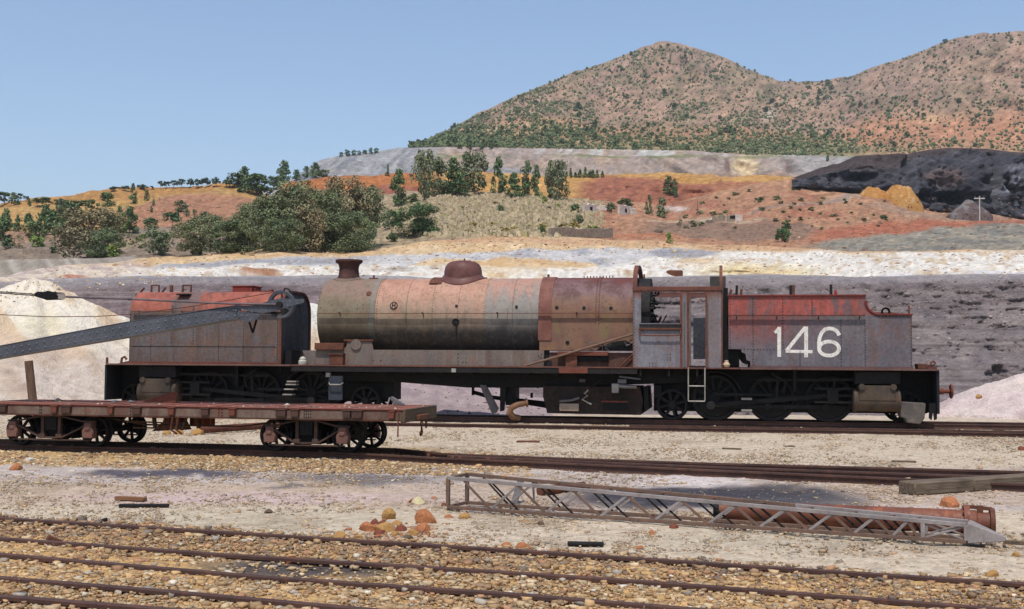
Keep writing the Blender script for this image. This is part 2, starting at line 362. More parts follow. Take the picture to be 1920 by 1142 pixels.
# valley hillside
VTOP = [(-900, 440), (0, 436), (200, 436), (240, 430), (330, 428), (450, 405), (540, 390), (700, 375), (760, 362), (850, 359), (1000, 363), (1080, 372), (1250, 383), (1420, 345), (1480, 338), (1600, 351), (1700, 375), (1800, 388), (1920, 398), (2860, 405)]
def val_col(PX, PY, P, T):
    wx = PX+25*fbm(PX/60, PY/20, 203); wy = PY+7*fbm(PX/45, PY/14, 205); n = fbm(PX/18, PY/7, 207)
    c = np.zeros(PX.shape+(3,))+np.array((178, 156, 124.)); c = mixc(c, sstep(0, .5, n)*.5, (150, 134, 104)); c = mixc(c, sstep(.1, .5, -n)*.45, (196, 176, 142))
    c = mixc(c, blob(wx, wy, 1000, 430, 150, 12, .7)*.5, (176, 160, 84))
    red = sstep(1040, 1130, wx-.6*(430-wy)); c = mixc(c, red, (184, 132, 100)); c = mixc(c, red*sstep(0, .45, fbm(PX/60, PY/16, 211))*.7, (168, 104, 80)); c = mixc(c, red*sstep(.1, .5, fbm(PX/30, PY/9, 213))*.5, (200, 158, 118))
    c = mixc(c, band(wx, wy, [(1270, 418), (1500, 412), (1560, 430)], [(1270, 440), (1400, 456), (1560, 440)], 4)*sstep(1180, 1240, wx)*(1-sstep(1500, 1560, wx))*.8, (136, 110, 94))
    c = mixc(c, band(wx, wy, [(1200, 414), (1450, 408)], [(1200, 418), (1450, 413)], 2)*sstep(1190, 1230, PX)*(1-sstep(1420, 1460, PX))*.8, (202, 184, 160))
    c = mixc(c, band(wx, wy, [(1380, 452), (1560, 432), (1640, 418), (1920, 404)], [(1380, 462), (1560, 450), (1700, 440), (1920, 414)], 4)*sstep(1500, 1560, PX)*.85, (178, 98, 72))
    c = mixc(c, blob(wx, wy, 1215, 442, 70, 8, .6)*.8, (190, 116, 80))
    c = mixc(c, band(wx, wy, [(1400, 395), (1540, 376), (1620, 362)], [(1400, 399), (1540, 381), (1620, 368)], 2)*sstep(1390, 1420, PX)*(1-sstep(1600, 1640, PX))*.7, (160, 146, 138))
    c = mixc(c, band(wx, wy, [(1600, 380), (1750, 396), (1920, 404)], [(1600, 392), (1750, 410), (1920, 410)], 4)*sstep(1600, 1640, PX)*.7, (170, 140, 120))
    c = mixc(c, blob(wx, wy, 1740, 384, 60, 5, .6)*.7, (206, 200, 198)); c = mixc(c, blob(wx, wy, 1265, 388, 26, 7, .6)*.8, (224, 210, 204)); c = mixc(c, blob(wx, wy, 1095, 388, 50, 8, .6)*.35, (214, 196, 188))
    gr = band(wx, wy, [(1380, 466), (1560, 452), (1700, 438), (1800, 424), (1920, 416), (2860, 410)], [(1380, 490), (2860, 490)], 4)*sstep(1480, 1580, PX)
    c = mixc(c, gr, (150, 144, 130)); c = mixc(c, gr*sstep(0, .4, fbm(PX/30, PY/5, 221))*.8, (112, 112, 108)); c = mixc(c, gr*sstep(.1, .4, fbm(PX/24, PY/4, 223))*.5, (190, 174, 148))
    lf = 1-sstep(440, 560, wx); c = mixc(c, lf, (146, 128, 110)); c = mixc(c, lf*sstep(0, .4, n)*.5, (122, 108, 98)); c = mixc(c, lf*sstep(.1, .5, fbm(PX/40, PY/12, 225))*.6, (178, 140, 116)); c = mixc(c, lf*blob(wx, wy, 60, 440, 90, 18, .7)*.6, (188, 134, 104)); c = mixc(c, lf*blob(wx, wy, 210, 452, 60, 10, .7)*.5, (190, 170, 110))
    return c
def hill_disp(a, fx, fy, seed, rid=.0):
    def fn(PX, PY, P, T):
        x, y, z = P[..., 0], P[..., 1], P[..., 2]; f = sstep(0, .12, T)
        return disp(0, -(fbm(x*fx, z*fy, seed, 5)*a+(ridged(x*fx*2, z*fy, seed+9)-.55)*rid)*f, fbm(x*fx*2, y*fx, seed+20, 4)*a*.08*f)
    return fn
m_hill = m_terrain('hill_soil', .6, .9, .8, .55)
loft('valley_hillside', [dict(py=[(x, y+14) for x, y in CREST], d=128), dict(py=VTOP, d=[(-900, 220), (500, 230), (1000, 250), (1500, 300), (1920, 300), (2860, 300)])], [60], val_col, hill_disp(6, .06, .14, 231, 5), m_hill)

# ochre and red cut hills
OTOP = [(-900, 400), (-100, 392), (0, 386), (60, 374), (150, 361), (240, 353), (340, 351), (420, 347), (462, 350), (490, 362), (515, 372), (540, 344), (600, 336), (700, 329), (780, 322), (850, 322), (1000, 330), (1060, 333), (1100, 330), (1180, 329), (1250, 326), (1335, 325), (1350, 331), (1430, 333), (1480, 338), (1600, 345), (1800, 380), (2860, 400)]
def och_col(PX, PY, P, T):
    wx = PX+18*fbm(PX/50, PY/16, 303); wy = PY+6*fbm(PX/40, PY/10, 305); n = fbm(PX/28, PY/6, 307)
    c = np.zeros(PX.shape+(3,))+np.array((200, 158, 92.)); c = mixc(c, sstep(0, .5, n)*.5, (186, 134, 74))
    ter = band(PX, wy, [(60, 360), (240, 340), (470, 340)], [(60, 388), (240, 372), (300, 366), (470, 352)], 4); c = mixc(c, ter*.8, (196, 142, 78)); c = mixc(c, ter*(.5+.5*np.sin(PY*1.25+.02*PX))*.35, (170, 106, 56))
    rb = band(wx, wy, [(225, 392), (300, 368), (400, 362), (480, 372), (520, 390)], [(200, 450), (520, 450)], 5)*sstep(215, 255, wx)*(1-sstep(500, 530, wx)); c = mixc(c, rb, (180, 126, 96)); c = mixc(c, rb*sstep(.05, .5, n)*.5, (158, 104, 82))
    og = sstep(505, 535, wx)*(1-sstep(770, 840, wx)); c = mixc(c, og, (196, 116, 62)); c = mixc(c, og*(.5+.5*np.sin(PY*1.5-.04*PX))*.35, (168, 92, 48)); c = mixc(c, og*band(wx, wy, [(540, 356), (700, 352), (800, 348)], [(540, 400), (800, 400)], 3), (160, 92, 74))
    c = mixc(c, blob(wx, wy, 500, 372, 26, 16, .5)*.8, (206, 146, 82))
    md = sstep(820, 850, wx); c = mixc(c, md, (206, 152, 84)); c = mixc(c, md*sstep(.0, .4, n)*.6, (222, 170, 96))
    rd = band(wx, wy, [(1090, 345), (1130, 334), (1180, 336), (1230, 342), (1300, 346), (1430, 352)], [(1060, 400), (1450, 400)], 5)*sstep(1060, 1110, wx); c = mixc(c, rd, (168, 98, 74)); c = mixc(c, rd*sstep(.1, .4, fbm(PX/12, PY/8, 311))*.6, (128, 72, 62)); c = mixc(c, rd*sstep(1310, 1350, PX)*.7, (184, 122, 86))
    return c
loft('ochre_hills', [dict(py=[(x, y+14) for x, y in VTOP], d=[(-900, 222), (500, 235), (1000, 256), (1500, 304), (2860, 304)]), dict(py=OTOP, d=[(-900, 360), (500, 350), (1000, 330), (1480, 340), (2860, 330)]), dict(py=[(x, y+3) for x, y in OTOP], d=[(-900, 390), (2860, 380)])], [52, 3], och_col, hill_disp(7, .05, .14, 331, 8), m_hill)

# grey quarry wall with one bench
QTOP = [(-900, 430), (400, 400), (540, 340), (575, 318), (600, 301), (640, 292), (700, 286), (745, 278), (780, 277), (850, 276), (1000, 279), (1150, 281), (1300, 284), (1400, 291), (1480, 292), (1600, 294), (1920, 296), (2860, 300)]
QB = [(-900, 436), (540, 352), (640, 304), (780, 290), (850, 292), (1000, 291), (1200, 293), (1330, 296), (1420, 299), (1600, 303), (2860, 310)]
def q_col(PX, PY, P, T):
    wx = PX+14*fbm(PX/40, PY/30, 403); n = fbm(PX/10+PY/14, PY/40, 407); n2 = fbm(PX/60, PY/18, 409)
    c = np.zeros(PX.shape+(3,))+np.array((168, 150, 138.)); c = mixc(c, sstep(0, .5, n)*.5, (146, 134, 130)); c = mixc(c, sstep(.05, .5, n2)*.5, (184, 154, 128))
    up_ = sstep(1.6, 2.2, T); c = mixc(c, up_*sstep(-.1, .35, n)*.8*sstep(950, 1050, PX), (196, 194, 186))
    lf = 1-sstep(760, 860, wx); c = mixc(c, lf, (160, 158, 158)); c = mixc(c, lf*sstep(0, .35, fbm(PX/10+PY/10, PY/60, 411))*.7, (128, 128, 132)); c = mixc(c, lf*sstep(.05, .4, n2)*.4, (178, 168, 158))
    c = mixc(c, sstep(1440, 1500, PX)*.7, (164, 160, 158)); c = mixc(c, blob(PX, PY, 1396, 312, 30, 22, .35)*.95, (208, 184, 148)); c = mixc(c, blob(PX, PY, 1362, 312, 8, 20, .6)*.8, (112, 88, 82)); c = mixc(c, blob(wx, PY, 1330, 300, 20, 8, .6)*.6, (110, 92, 86)); c = mixc(c, blob(wx, PY, 1475, 318, 7, 16, .6)*.6, (120, 96, 88))
    c = mixc(c, band(PX, PY, [(780, 288), (1400, 294)], [(780, 293), (1400, 298)], 1.5)*sstep(790, 850, PX)*sstep(-.2, .3, n2+.2)*.75, (128, 132, 92))
    c = mixc(c, blob(PX, PY, 930, 322, 80, 8, .6)*.6, (140, 144, 152)); c = mixc(c, sstep(322, 331, PY)*sstep(1150, 1250, PX)*.6, (168, 136, 112))
    return c
def q_disp(PX, PY, P, T):
    x, z = P[..., 0], P[..., 2]; f = sstep(.05, .3, T)*(1-sstep(2.7, 3, T))
    return disp(0, -(fbm(x*.05, z*.04, 421, 4)*8+(ridged(x*.12+z*.1, z*.05, 423, 4)-.5)*9)*f, 0)
loft('quarry_wall', [dict(py=[(x, max(y+20, 345)) for x, y in OTOP], d=470), dict(py=[(x, y+1.5) for x, y in QB], d=500), dict(py=QB, d=520), dict(py=QTOP, d=550), dict(py=[(x, y-1) for x, y in QTOP], d=610)], [30, 3, 14, 4], q_col, q_disp, m_terrain('quarry_rock', .25, .8, 1.2, .3, streak=(.25, .25, .03)))

# mountain
SKY = [(-900, 460), (500, 372), (620, 318), (700, 300), (745, 284), (780, 272), (815, 256), (850, 240), (900, 214), (950, 190), (1000, 167), (1050, 145), (1100, 128), (1150, 112), (1185, 98), (1210, 88), (1250, 81), (1285, 88), (1320, 98), (1360, 112), (1400, 126), (1450, 144), (1500, 153), (1525, 155), (1560, 150), (1600, 141), (1650, 125), (1700, 106), (1750, 86), (1800, 72), (1850, 64), (1900, 61), (1960, 66), (2100, 95), (2400, 190), (2860, 300)]
def mt_col(PX, PY, P, T):
    wx = PX+25*fbm(PX/60, PY/40, 503); n = fbm(PX/40, PY/40, 507); n2 = fbm(PX/12, PY/9, 509)
    c = np.zeros(PX.shape+(3,))+np.array((170, 137, 115.)); c = mixc(c, sstep(-.05, .45, n)*.6, (150, 122, 110)); c = mixc(c, sstep(.05, .5, n2)*.4, (178, 150, 126)); c = mixc(c, sstep(.1, .5, -n2)*.45, (128, 112, 92))
    c = mixc(c, sstep(.0, .4, fbm(wx/50+PY/70, (PY+.5*PX)/16, 511))*.5*(1-sstep(1450, 1600, PX)), (128, 118, 90))
    c = mixc(c, sstep(-.05, .3, fbm(PX/45+PY/60, PY/24, 515))*.35, (124, 112, 88))
    c = mixc(c, band(PX, PY, [(1560, 250), (1660, 205), (1920, 195), (2860, 190)], [(1560, 300), (2860, 300)], 18)*.7, (190, 132, 98))
    c = mixc(c, band(PX, PY, [(800, 250), (1000, 252), (1100, 258)], [(800, 258), (1100, 262)], 4)*sstep(830, 870, PX)*(1-sstep(1080, 1120, PX))*.8, (200, 164, 132))
    c = mixc(c, blob(wx, PY, 1890, 110, 12, 60, .7)*.5, (204, 168, 138)); c = mixc(c, blob(PX, PY, 1445, 212, 14, 10, .7)*.6, (206, 190, 174)); c = mixc(c, blob(wx, PY, 1770, 205, 50, 14, .8)*.5, (210, 172, 128))
    c = mixc(c, sstep(248, 285, PY+12*n)*(1-sstep(1500, 1750, PX)*.6)*.7, (120, 124, 88))
    return c
def mt_disp(PX, PY, P, T):
    x, y, z = P[..., 0], P[..., 1], P[..., 2]; f = sstep(0.05, .3, T)*(1-.8*sstep(.85, 1, T))*sstep(760, 960, PX)
    return disp(0, -(fbm(x*.006, z*.008, 521, 4)*55+(ridged(x*.018+z*.01, z*.006, 523, 5)-.55)*55+fbm(x*.06, z*.08, 525, 4)*9)*f, fbm(x*.05, y*.02, 527, 3)*3*sstep(.8, 1, T))
loft('mountain', [dict(py=[(x, y+8) for x, y in QTOP], d=620), dict(py=SKY, d=[(-900, 900), (700, 900), (1250, 1350), (1520, 1500), (1800, 1250), (2860, 1100)]), dict(py=[(x, y+6) for x, y in SKY], d=[(-900, 1050), (1250, 1500), (2860, 1300)])], [95, 3], mt_col, mt_disp, m_terrain('mountain_soil', .07, .8, 4.0, .4))

# black slag heap on the right
HTOP = [(1440, 352), (1482, 335), (1520, 322), (1575, 306), (1605, 292), (1650, 290), (1700, 289), (1740, 281), (1780, 277), (1850, 279), (1900, 285), (1960, 288), (2100, 286), (2500, 300), (2860, 360)]
HBOT = [(1440, 352), (1500, 347), (1600, 356), (1690, 374), (1720, 388), (1800, 404), (1920, 410), (2860, 420)]
def h_col(PX, PY, P, T):
    wx = PX+10*fbm(PX/30, PY/18, 603); wy = PY+5*fbm(PX/30, PY/10, 605); n = fbm(PX/14+PY/20, PY/18, 607)
    c = np.zeros(PX.shape+(3,))+np.array((74, 72, 77.)); c = mixc(c, sstep(0, .5, n)*.6, (104, 104, 110)); c = mixc(c, sstep(.1, .5, -n)*.5, (48, 48, 54))
    brown = band(wx, wy, [(1480, 300), (1600, 285), (1920, 270)], [(1480, 345), (1560, 325), (1690, 318), (1700, 300), (1780, 287), (1920, 291)], 4); c = mixc(c, brown*.9, (84, 72, 70))
    c = mixc(c, blob(wx, wy, 1770, 335, 42, 18, .6)*.8, (118, 98, 92)); c = mixc(c, blob(wx, wy, 1890, 345, 40, 40, .6)*sstep(-.1, .35, fbm(PX/9, PY/7, 609))*.8, (166, 166, 174))
    return c
def h_disp(PX, PY, P, T):
    x, z = P[..., 0], P[..., 2]; f = sstep(0, .1, T)*(1-sstep(1.75, 2, T))
    cut = blob(PX, PY, 1695, 340, 14, 60, .6)*6+blob(PX, PY, 1770, 372, 60, 13, .6)*7+blob(PX, PY, 1858, 330, 13, 50, .6)*8+blob(PX, PY, 1560, 336, 90, 10, .8)*5+blob(PX, PY, 1925, 292, 60, 9, .6)*6
    return disp(0, (-fbm(x*.06, z*.09, 621, 4)*9-(ridged(x*.1+z*.05, z*.07, 623, 5)-.5)*10-fbm(x*.4, z*.5, 625, 4)*2.4-(ridged(x*.55+z*.3, z*.22, 627, 5)-.5)*4.5+cut)*f, 0)
loft('slag_heap', [dict(py=[(x, y+8) for x, y in HBOT], d=282), dict(py=[(x, .62*pl(x, HTOP)+.38*pl(x, HBOT)) for x in range(1440, 2861, 20)], d=296), dict(py=HTOP, d=330), dict(py=[(x, y+1) for x, y in HTOP], d=372)], [36, 22, 4], h_col, h_disp, m_terrain('slag', .6, 1.0, .8, .55, streak=(.5, .5, .06)), px=np.concatenate([np.arange(1478, 1984, 3.5), np.arange(1984, 2860, 30)]).astype(float))

# smaller heaps: cones of loose spoil
def heap(name, px, py, d, base_r, seed, colfn, rough=1.0, sx=1.0, mat=None, base_z=-.1, n=150, tiltx=0.0, p=1.0):
    c = at_depth(np.array(px), np.array(py), np.array(d)); h = c[2]-base_z
    a = np.linspace(0, 2*math.pi, n+1)[:-1]; rr = np.linspace(0, 1, 84)**.9; Rr, Aa = np.meshgrid(rr, a, indexing='ij')
    gul = fbm(np.cos(Aa)*2.2, np.sin(Aa)*2.2, seed, 4)
    rad = base_r*(1+.22*gul)
    x = c[0]+Rr*rad*np.cos(Aa)*sx+tiltx*(Rr*(1-Rr)); y = c[1]+Rr*rad*np.sin(Aa)
    z = base_z+h*(1-np.sqrt(Rr**2+RND**2)+RND)/(1)*1.0 if p == 1.0 else base_z+h*(1-Rr**p); z = z+rough*(.16*fbm(x*.9, y*.9, seed+3)+.34*(ridged(np.cos(Aa)*4+7, np.sin(Aa)*4+.5*Rr, seed+5)-.6)*np.sin(Rr*math.pi)+.10*(ridged(np.cos(Aa)*11, np.sin(Aa)*11+Rr, seed+8)-.6)*np.sin(Rr*math.pi))*sstep(0, .1, Rr)*h*.35
    z = z+(.09*fbm(x*1.8, y*1.8, seed+11, 4)+.05*(ridged(x*4, y*4, seed+12, 3)-.55))*sstep(0, .2, Rr)*rough
    z = np.where(Rr > .985, base_z-(.3 if d < 100 else 5), z)
    P = np.stack([x, y, z], -1); PX, PY = project(P.reshape(-1, 3)); PX = PX.reshape(x.shape); PY = PY.reshape(x.shape)
    C = lin(np.clip(colfn(PX, PY, P, Rr), 0, 255))*.82; nr, nc = x.shape; idx = np.arange(nr*nc).reshape(nr, nc); i2 = np.roll(idx, -1, 1)
    F = np.stack([idx[:-1], i2[:-1], i2[1:], idx[1:]], -1).reshape(-1, 4)
    o = mesh_np(name, P.reshape(-1, 3), F, mat or M_HEAP, None, C.reshape(-1, 3), True); o['kind'] = 'structure'; TERR.append((P.reshape(-1, 3), F)); return o
RND = .07
M_HEAP = m_terrain('loose_spoil', 3.2, .9, .15, .28)
def heap_white(PX, PY, P, Rr):
    c = np.zeros(PX.shape+(3,))+np.array((236, 222, 200.)); n = fbm(PX/40-PY/60, PY/60, 705); c = mixc(c, sstep(0, .4, n)*.6, (236, 226, 212)); c = mixc(c, sstep(.0, .4, -n)*.7, (212, 180, 146))
    low = sstep(600, 680, PY+20*fbm(PX/30, PY/30, 707)-.12*PX); c = mixc(c, low*.55, (188, 170, 160)); c = mixc(c, blob(PX, PY, 80, 610, 60, 30, .8)*.35, (196, 186, 146)); return mixc(c, low*sstep(.1, .5, fbm(PX/12, PY/12, 709))*.5, (160, 140, 128))
def heap_pink(PX, PY, P, Rr):
    c = np.zeros(PX.shape+(3,))+np.array((214, 194, 188.)); n = fbm(PX/40, PY/30, 715); c = mixc(c, sstep(0, .4, n)*.5, (228, 212, 200)); return mixc(c, sstep(.1, .4, -n)*.5, (186, 160, 156))
def heap_peach(PX, PY, P, Rr):
    c = np.zeros(PX.shape+(3,))+np.array((222, 196, 166.)); return mixc(c, sstep(595, 640, PY+10*fbm(PX/10, PY/10, 717))*-1+1, (232, 226, 214))
def heap_grey(PX, PY, P, Rr):
    c = np.zeros(PX.shape+(3,))+np.array((176, 158, 158.)); return mixc(c, sstep(0, .4, fbm(PX/20, PY/15, 719))*.5, (150, 134, 138))
heap('white_spoil_heap', 66, 524, 38.5, 6.9, 721, heap_white, 1.0, 1.0)
heap('white_spoil_heap', 583, 568, 37.5, 4.2, 731, heap_peach, .8)
heap('pink_spoil_heap', 1990, 683, 34.0, 4.2, 741, heap_pink, .8)
heap('grey_spoil_heap', 800, 706, 34.5, 3.4, 751, heap_grey, .8, 1.6)
heap('grey_spoil_heap', 20, 690, 33.6, 2.6, 757, heap_white, .8, 1.6)
def heap_or(PX, PY, P, Rr):
    c = np.zeros(PX.shape+(3,))+np.array((186, 138, 82.)); c = mixc(c, sstep(.05, .4, fbm(PX/10, PY/8, 761))*.6, (178, 118, 60)); return mixc(c, sstep(.2, .5, fbm(PX/8, PY/8, 763))*.6, (216, 186, 140))
heap('orange_spoil_heap', 1686, 347, 275, 3.8, 765, heap_or, 1.8, 1.45, None, 37.3, 60, 0, 1.9)
heap('orange_spoil_heap', 1636, 352, 277, 3.6, 767, heap_or, 1.8, 1.6, None, 37.3, 60, 0, 2.0)
def heap_dk(PX, PY, P, Rr): return mixc(np.zeros(PX.shape+(3,))+np.array((104, 88, 86.)), sstep(.0, .4, fbm(PX/12, PY/6, 771)), (126, 120, 118))
heap('dark_spoil_heap', 1815, 374, 272, 4.0, 773, heap_dk, 1.4, 1.3, None, 35.0, 60)
# streaked grey retaining wall of the far pit, left
def dam():
    px = np.arange(-300, 260, 4.0); t = np.linspace(0, 1, 16)[:, None]
    top = pl(px, [(-300, 492), (0, 487), (190, 484), (260, 480)]); bot = pl(px, [(-300, 560), (0, 528), (115, 512), (260, 500)])
    PY = bot+(top-bot)*t; PX = np.broadcast_to(px, PY.shape); P = at_depth(PX, PY, 119.5+t*5+0*PX); P[..., 1] -= .5*fbm(P[..., 0]*.6, P[..., 2]*.2, 781)
    c = np.zeros(PX.shape+(3,))+np.array((150, 140, 128.)); s = fbm(PX/9-PY/14, PY/50, 783); c = mixc(c, sstep(0, .4, s)*.7, (176, 168, 158)); c = mixc(c, sstep(.1, .4, -s)*.5, (122, 112, 102))
    nr, nc = PY.shape; idx = np.arange(nr*nc).reshape(nr, nc); F = np.stack([idx[:-1, :-1], idx[:-1, 1:], idx[1:, 1:], idx[1:, :-1]], -1).reshape(-1, 4)
    mesh_np('pit_slope', P.reshape(-1, 3), F, m_terrain('dam_face', .8, .4, .2, .3), None, lin(c).reshape(-1, 3)*.8, True)['kind'] = 'structure'; TERR.append((P.reshape(-1, 3), F))
dam()
_v = []; _f = []; _n = 0
for V, F in TERR:
    _v.append(V); _f.append(F+_n); _n += len(V)
BVH = BVHTree.FromPolygons(np.concatenate(_v).tolist(), np.concatenate(_f).tolist())
def drop(px, py):
    r = rays(np.array(px), np.array(py)); h = BVH.ray_cast(Vector(CAM), Vector(r).normalized())
    if h[0] is None: return None
    return np.array(h[0])
KA = .74
_A = A
def A(r, g, b, k=None): return _A(r, g, b, KA if k is None else k)
# ------------------------------------------------------------------ materials of iron things
def m_iron(name, c1, c2, rust=(96, 52, 34), rust_amt=.35, sc=2.0, streak=None, streak_c=(60, 48, 42), top=None, z2=None, rough=.8, bump=.15, extra=None, met=0.0):
    """weathered sheet iron: two paint tones, rust blotches, run-down streaks, another paint above a height"""
    n = NT(name); o = n.obj; X, Y, Z = n.sep(o)[0:3]
    a = n.noise(o, sc, 5, .6); f = n.noise(o, sc*9, 4, .6); c = n.mix(n.ramp(a, .35, .68), A(*c1), A(*c2))
    if top:                                   # (z, softness, colour a, colour b, blotch)
        e = n.math('ADD', Z, n.math('MULTIPLY', n.math('SUBTRACT', n.noise(n.map(o, (3, 3, .8)), 1.6, 4, .6), .5), top[4]))
        t = n.ramp(e, top[0]-top[1], top[0]+top[1]); c = n.mix(t, c, n.mix(n.ramp(n.noise(o, 1.7, 4, .65), .38, .66), A(*top[2]), A(*top[3])))
    if z2:
        e = n.math('ADD', Z, n.math('MULTIPLY', n.math('SUBTRACT', a, .5), z2[3])); c = n.mix(n.ramp(e, z2[0]+z2[1], z2[0]-z2[1]), c, A(*z2[2]))
    if extra: c = extra(n, c)
    if streak: 
        s = n.noise(n.map(o, (2.4, 2.4, .16)), 1.3, 5, .62); c = n.mix(n.math('MULTIPLY', n.ramp(s, .48, .66), streak), c, A(*streak_c))
        s2 = n.noise(n.map(o, (9, 9, .5)), 1.7, 3, .6); c = n.mix(n.math('MULTIPLY', n.ramp(s2, .55, .75), streak*.3), c, A(*[min(255, q*1.35+20) for q in c1]))
    if rust_amt:
        r = n.noise(o, sc*2.3, 6, .7); c = n.mix(n.math('MULTIPLY', n.ramp(r, .54, .7), rust_amt), c, n.mix(f, A(*rust), A(*[q*1.5 for q in rust])))
    c = n.mix(n.ramp(f, .35, .75, .0, .35), c, A(*[q*.55 for q in c1]))
    n.bump(n.math('ADD', f, n.math('MULTIPLY', a, .6)), bump, .01); n.b.inputs['Metallic'].default_value = met
    return n.out(c, n.ramp(f, .3, .7, rough-.12, min(1, rough+.12)))
M_RAIL = m_iron('rail_rust', (98, 70, 60), (78, 56, 50), (104, 66, 48), .5, 3, bump=.1, rough=.65)
M_RUST = m_iron('rusty_plate', (118, 74, 56), (96, 60, 48), (130, 70, 42), .6, 2.5)
M_RUSTR = m_iron('red_rusty_plate', (134, 76, 60), (112, 66, 54), (96, 56, 42), .5, 2.5)
M_DARK = m_iron('sooty_iron', (40, 36, 35), (28, 26, 26), (60, 42, 34), .35, 2.5, rough=.75)
M_BLACK = m_iron('black_iron', (24, 23, 24), (18, 18, 19), (40, 33, 30), .25, 2.5, rough=.7)
M_GREYI = m_iron('grey_iron', (122, 118, 118), (98, 92, 92), (106, 68, 48), .4, 2.5)
M_WORN = m_iron('worn_steel', (176, 168, 158), (150, 140, 130), (110, 80, 60), .3, 6, rough=.5)
M_JIB = m_iron('jib_grey_paint', (100, 102, 110), (82, 84, 92), (84, 64, 54), .3, 3, rough=.5)
M_WOOD = None
def m_wood(name, a, b, sc=(1, 14, 14)):
    n = NT(name); s = n.noise(n.map(n.obj, sc), 3, 5, .65); f = n.noise(n.obj, 2.0, 4, .6)
    c = n.mix(n.ramp(s, .35, .7), A(*a), A(*b)); c = n.mix(n.ramp(f, .5, .75, 0, .6), c, A(70, 58, 48)); n.bump(s, .5, .02); return n.out(c, .9)
M_WOOD = m_wood('grey_weathered_wood', (128, 112, 94), (92, 78, 64))
def m_stone(name, a, b, sc=9):
    n = NT(name); s = n.noise(n.obj, sc, 5, .65); s2 = n.noise(n.obj, sc*5, 3, .6); c = n.mix(n.ramp(s, .35, .65), A(*a), A(*b)); n.bump(n.math('ADD', s, n.math('MULTIPLY', s2, .4)), .6, .02); return n.out(c, .95)

# ------------------------------------------------------------------ tracks
def rail_points(pix, ztop):
    return [on_ground(x, y, ztop) for x, y in pix]
def rail(name, parent, pix, ztop, h=.12, top_w=.062):
    P = [Vector(p) for p in rail_points(pix, ztop)]; m = MB(); v = []; f = []
    prof = [(-.055, -h), (-.055, -h+.014), (-.010, -h+.03), (-.010, -.036), (-top_w/2, -.026), (-top_w/2, -.004), (-top_w/2+.008, 0), (top_w/2-.008, 0), (top_w/2, -.004), (top_w/2, -.026), (.010, -.036), (.010, -h+.03), (.055, -h+.014), (.055, -h)]
    k = len(prof)
    Q = []
    for i in range(len(P)-1):
        L = (P[i+1]-P[i]).length; nseg = max(1, int(L/1.5))
        for j in range(nseg): Q.append(P[i].lerp(P[i+1], j/nseg))
    Q.append(P[-1])
    for i, p in enumerate(Q):
        d = (Q[min(i+1, len(Q)-1)]-Q[max(i-1, 0)]).normalized(); e = Vector((d.y, -d.x, 0)).normalized()
        jz = random.uniform(-.004, .004); je = random.uniform(-.006, .006)
        for a, b in prof: v.append(p+e*(a+je)+Vector((0, 0, b+jz)))
    for i in range(len(Q)-1):
        for j in range(k):
            f.append((i*k+j, i*k+(j+1) % k, (i+1)*k+(j+1) % k, (i+1)*k+j))
    f += [tuple(range(k-1, -1, -1)), tuple(range((len(Q)-1)*k, len(Q)*k))]
    m.add(v, f); return m.build(name, M_RAIL, parent, ang=30)
def shift(pix, ztop, off):                    # a second rail `off` metres further from the camera
    P = rail_points(pix, ztop); d = P[-1]-P[0]; d /= np.linalg.norm(d); e = np.array([-d[1], d[0], 0]); 
    if e[1] < 0: e = -e
    out = []
    for p in P:
        q = p+e*off; x, y = project(q); out.append((float(x), float(y)))
    return out
M_SLEEP = m_wood('sleeper_wood', (96, 84, 72), (70, 60, 52), (14, 1, 14))
def sleepers(parent, near, far, ztop, n, seed, depth=.13):
    rnd = random.Random(seed); a0, a1 = [Vector(p) for p in (rail_points(near, ztop)[0], rail_points(near, ztop)[-1])]; b0, b1 = [Vector(p) for p in (rail_points(far, ztop)[0], rail_points(far, ztop)[-1])]
    me = None
    for i in range(n):
        t = (i+.5)/n; a = a0.lerp(a1, t); d = (a1-a0).normalized(); e = Vector((-d.y, d.x, 0)); g = (b0-a0).dot(e)
        if me is None:
            m = MB().box(-.11, .11, -.4, g+.4, -.12, 0); o = m.build('sleeper', M_SLEEP, parent, .01); me = o.data
        else:
            o = bpy.data.objects.new('sleeper', me); link(o, parent); bv = o.modifiers.new('bevel', 'BEVEL'); bv.width = .01; bv.segments = 1
        o.location = a+Vector((0, 0, -depth+rnd.uniform(-.015, .012))); o.rotation_euler = (0, 0, math.atan2(d.y, d.x)+rnd.uniform(-.04, .04))
Z1 = .13
near1 = [(-400, 754.5), (1260, 787.2), (2400, 806.0)]
LO = on_ground(1260, 787.2, Z1); LA = R(10)
LF = Frame((0, 0, 0), LA)
_c = LO+LF.ey*.533
# locomotive frame: origin on the track centre line, at rail height, abreast of pixel x = 980
LF = Frame(_c, LA); LF.o = _c+LF.ex*LF.p(980, 780, -.533)[0]
def world_line(frame, x0, x1, yl, z=0):
    return [tuple(float(q) for q in project(frame.o+frame.ex*x+frame.ey*yl)) for x in (x0, x1)]
t = thing('railway_track', 'rusty track carrying the abandoned steam locomotive', 'railway track')
for yl in (-.533, .533): rail('rail', t, world_line(LF, -26, 24, yl), Z1)
sleepers(t, world_line(LF, -22, 20, -.533), world_line(LF, -22, 20, .533), Z1, 62, 5)
t = thing('railway_track', 'half buried rusty track just in front of the locomotive, bare of vehicles', 'railway track')
def line_at(frame, off, dz=0.0): return world_line(frame, -26, 24, off)
rail('rail', t, [(1180, 796.5), (1500, 801.5), (1960, 808.5), (2400, 815)], .10)
rail('rail', t, [(560, 789.5), (1180, 799.5), (1500, 804.5), (1960, 812.5), (2400, 820)], .09)
t = thing('railway_track', 'rusty track under the flat wagon running out to the right in three rails', 'railway track')
WA = R(12)
WO = on_ground(655, 848.5, .10)
WF = Frame(WO, WA); WF.o = WO+WF.ey*.533
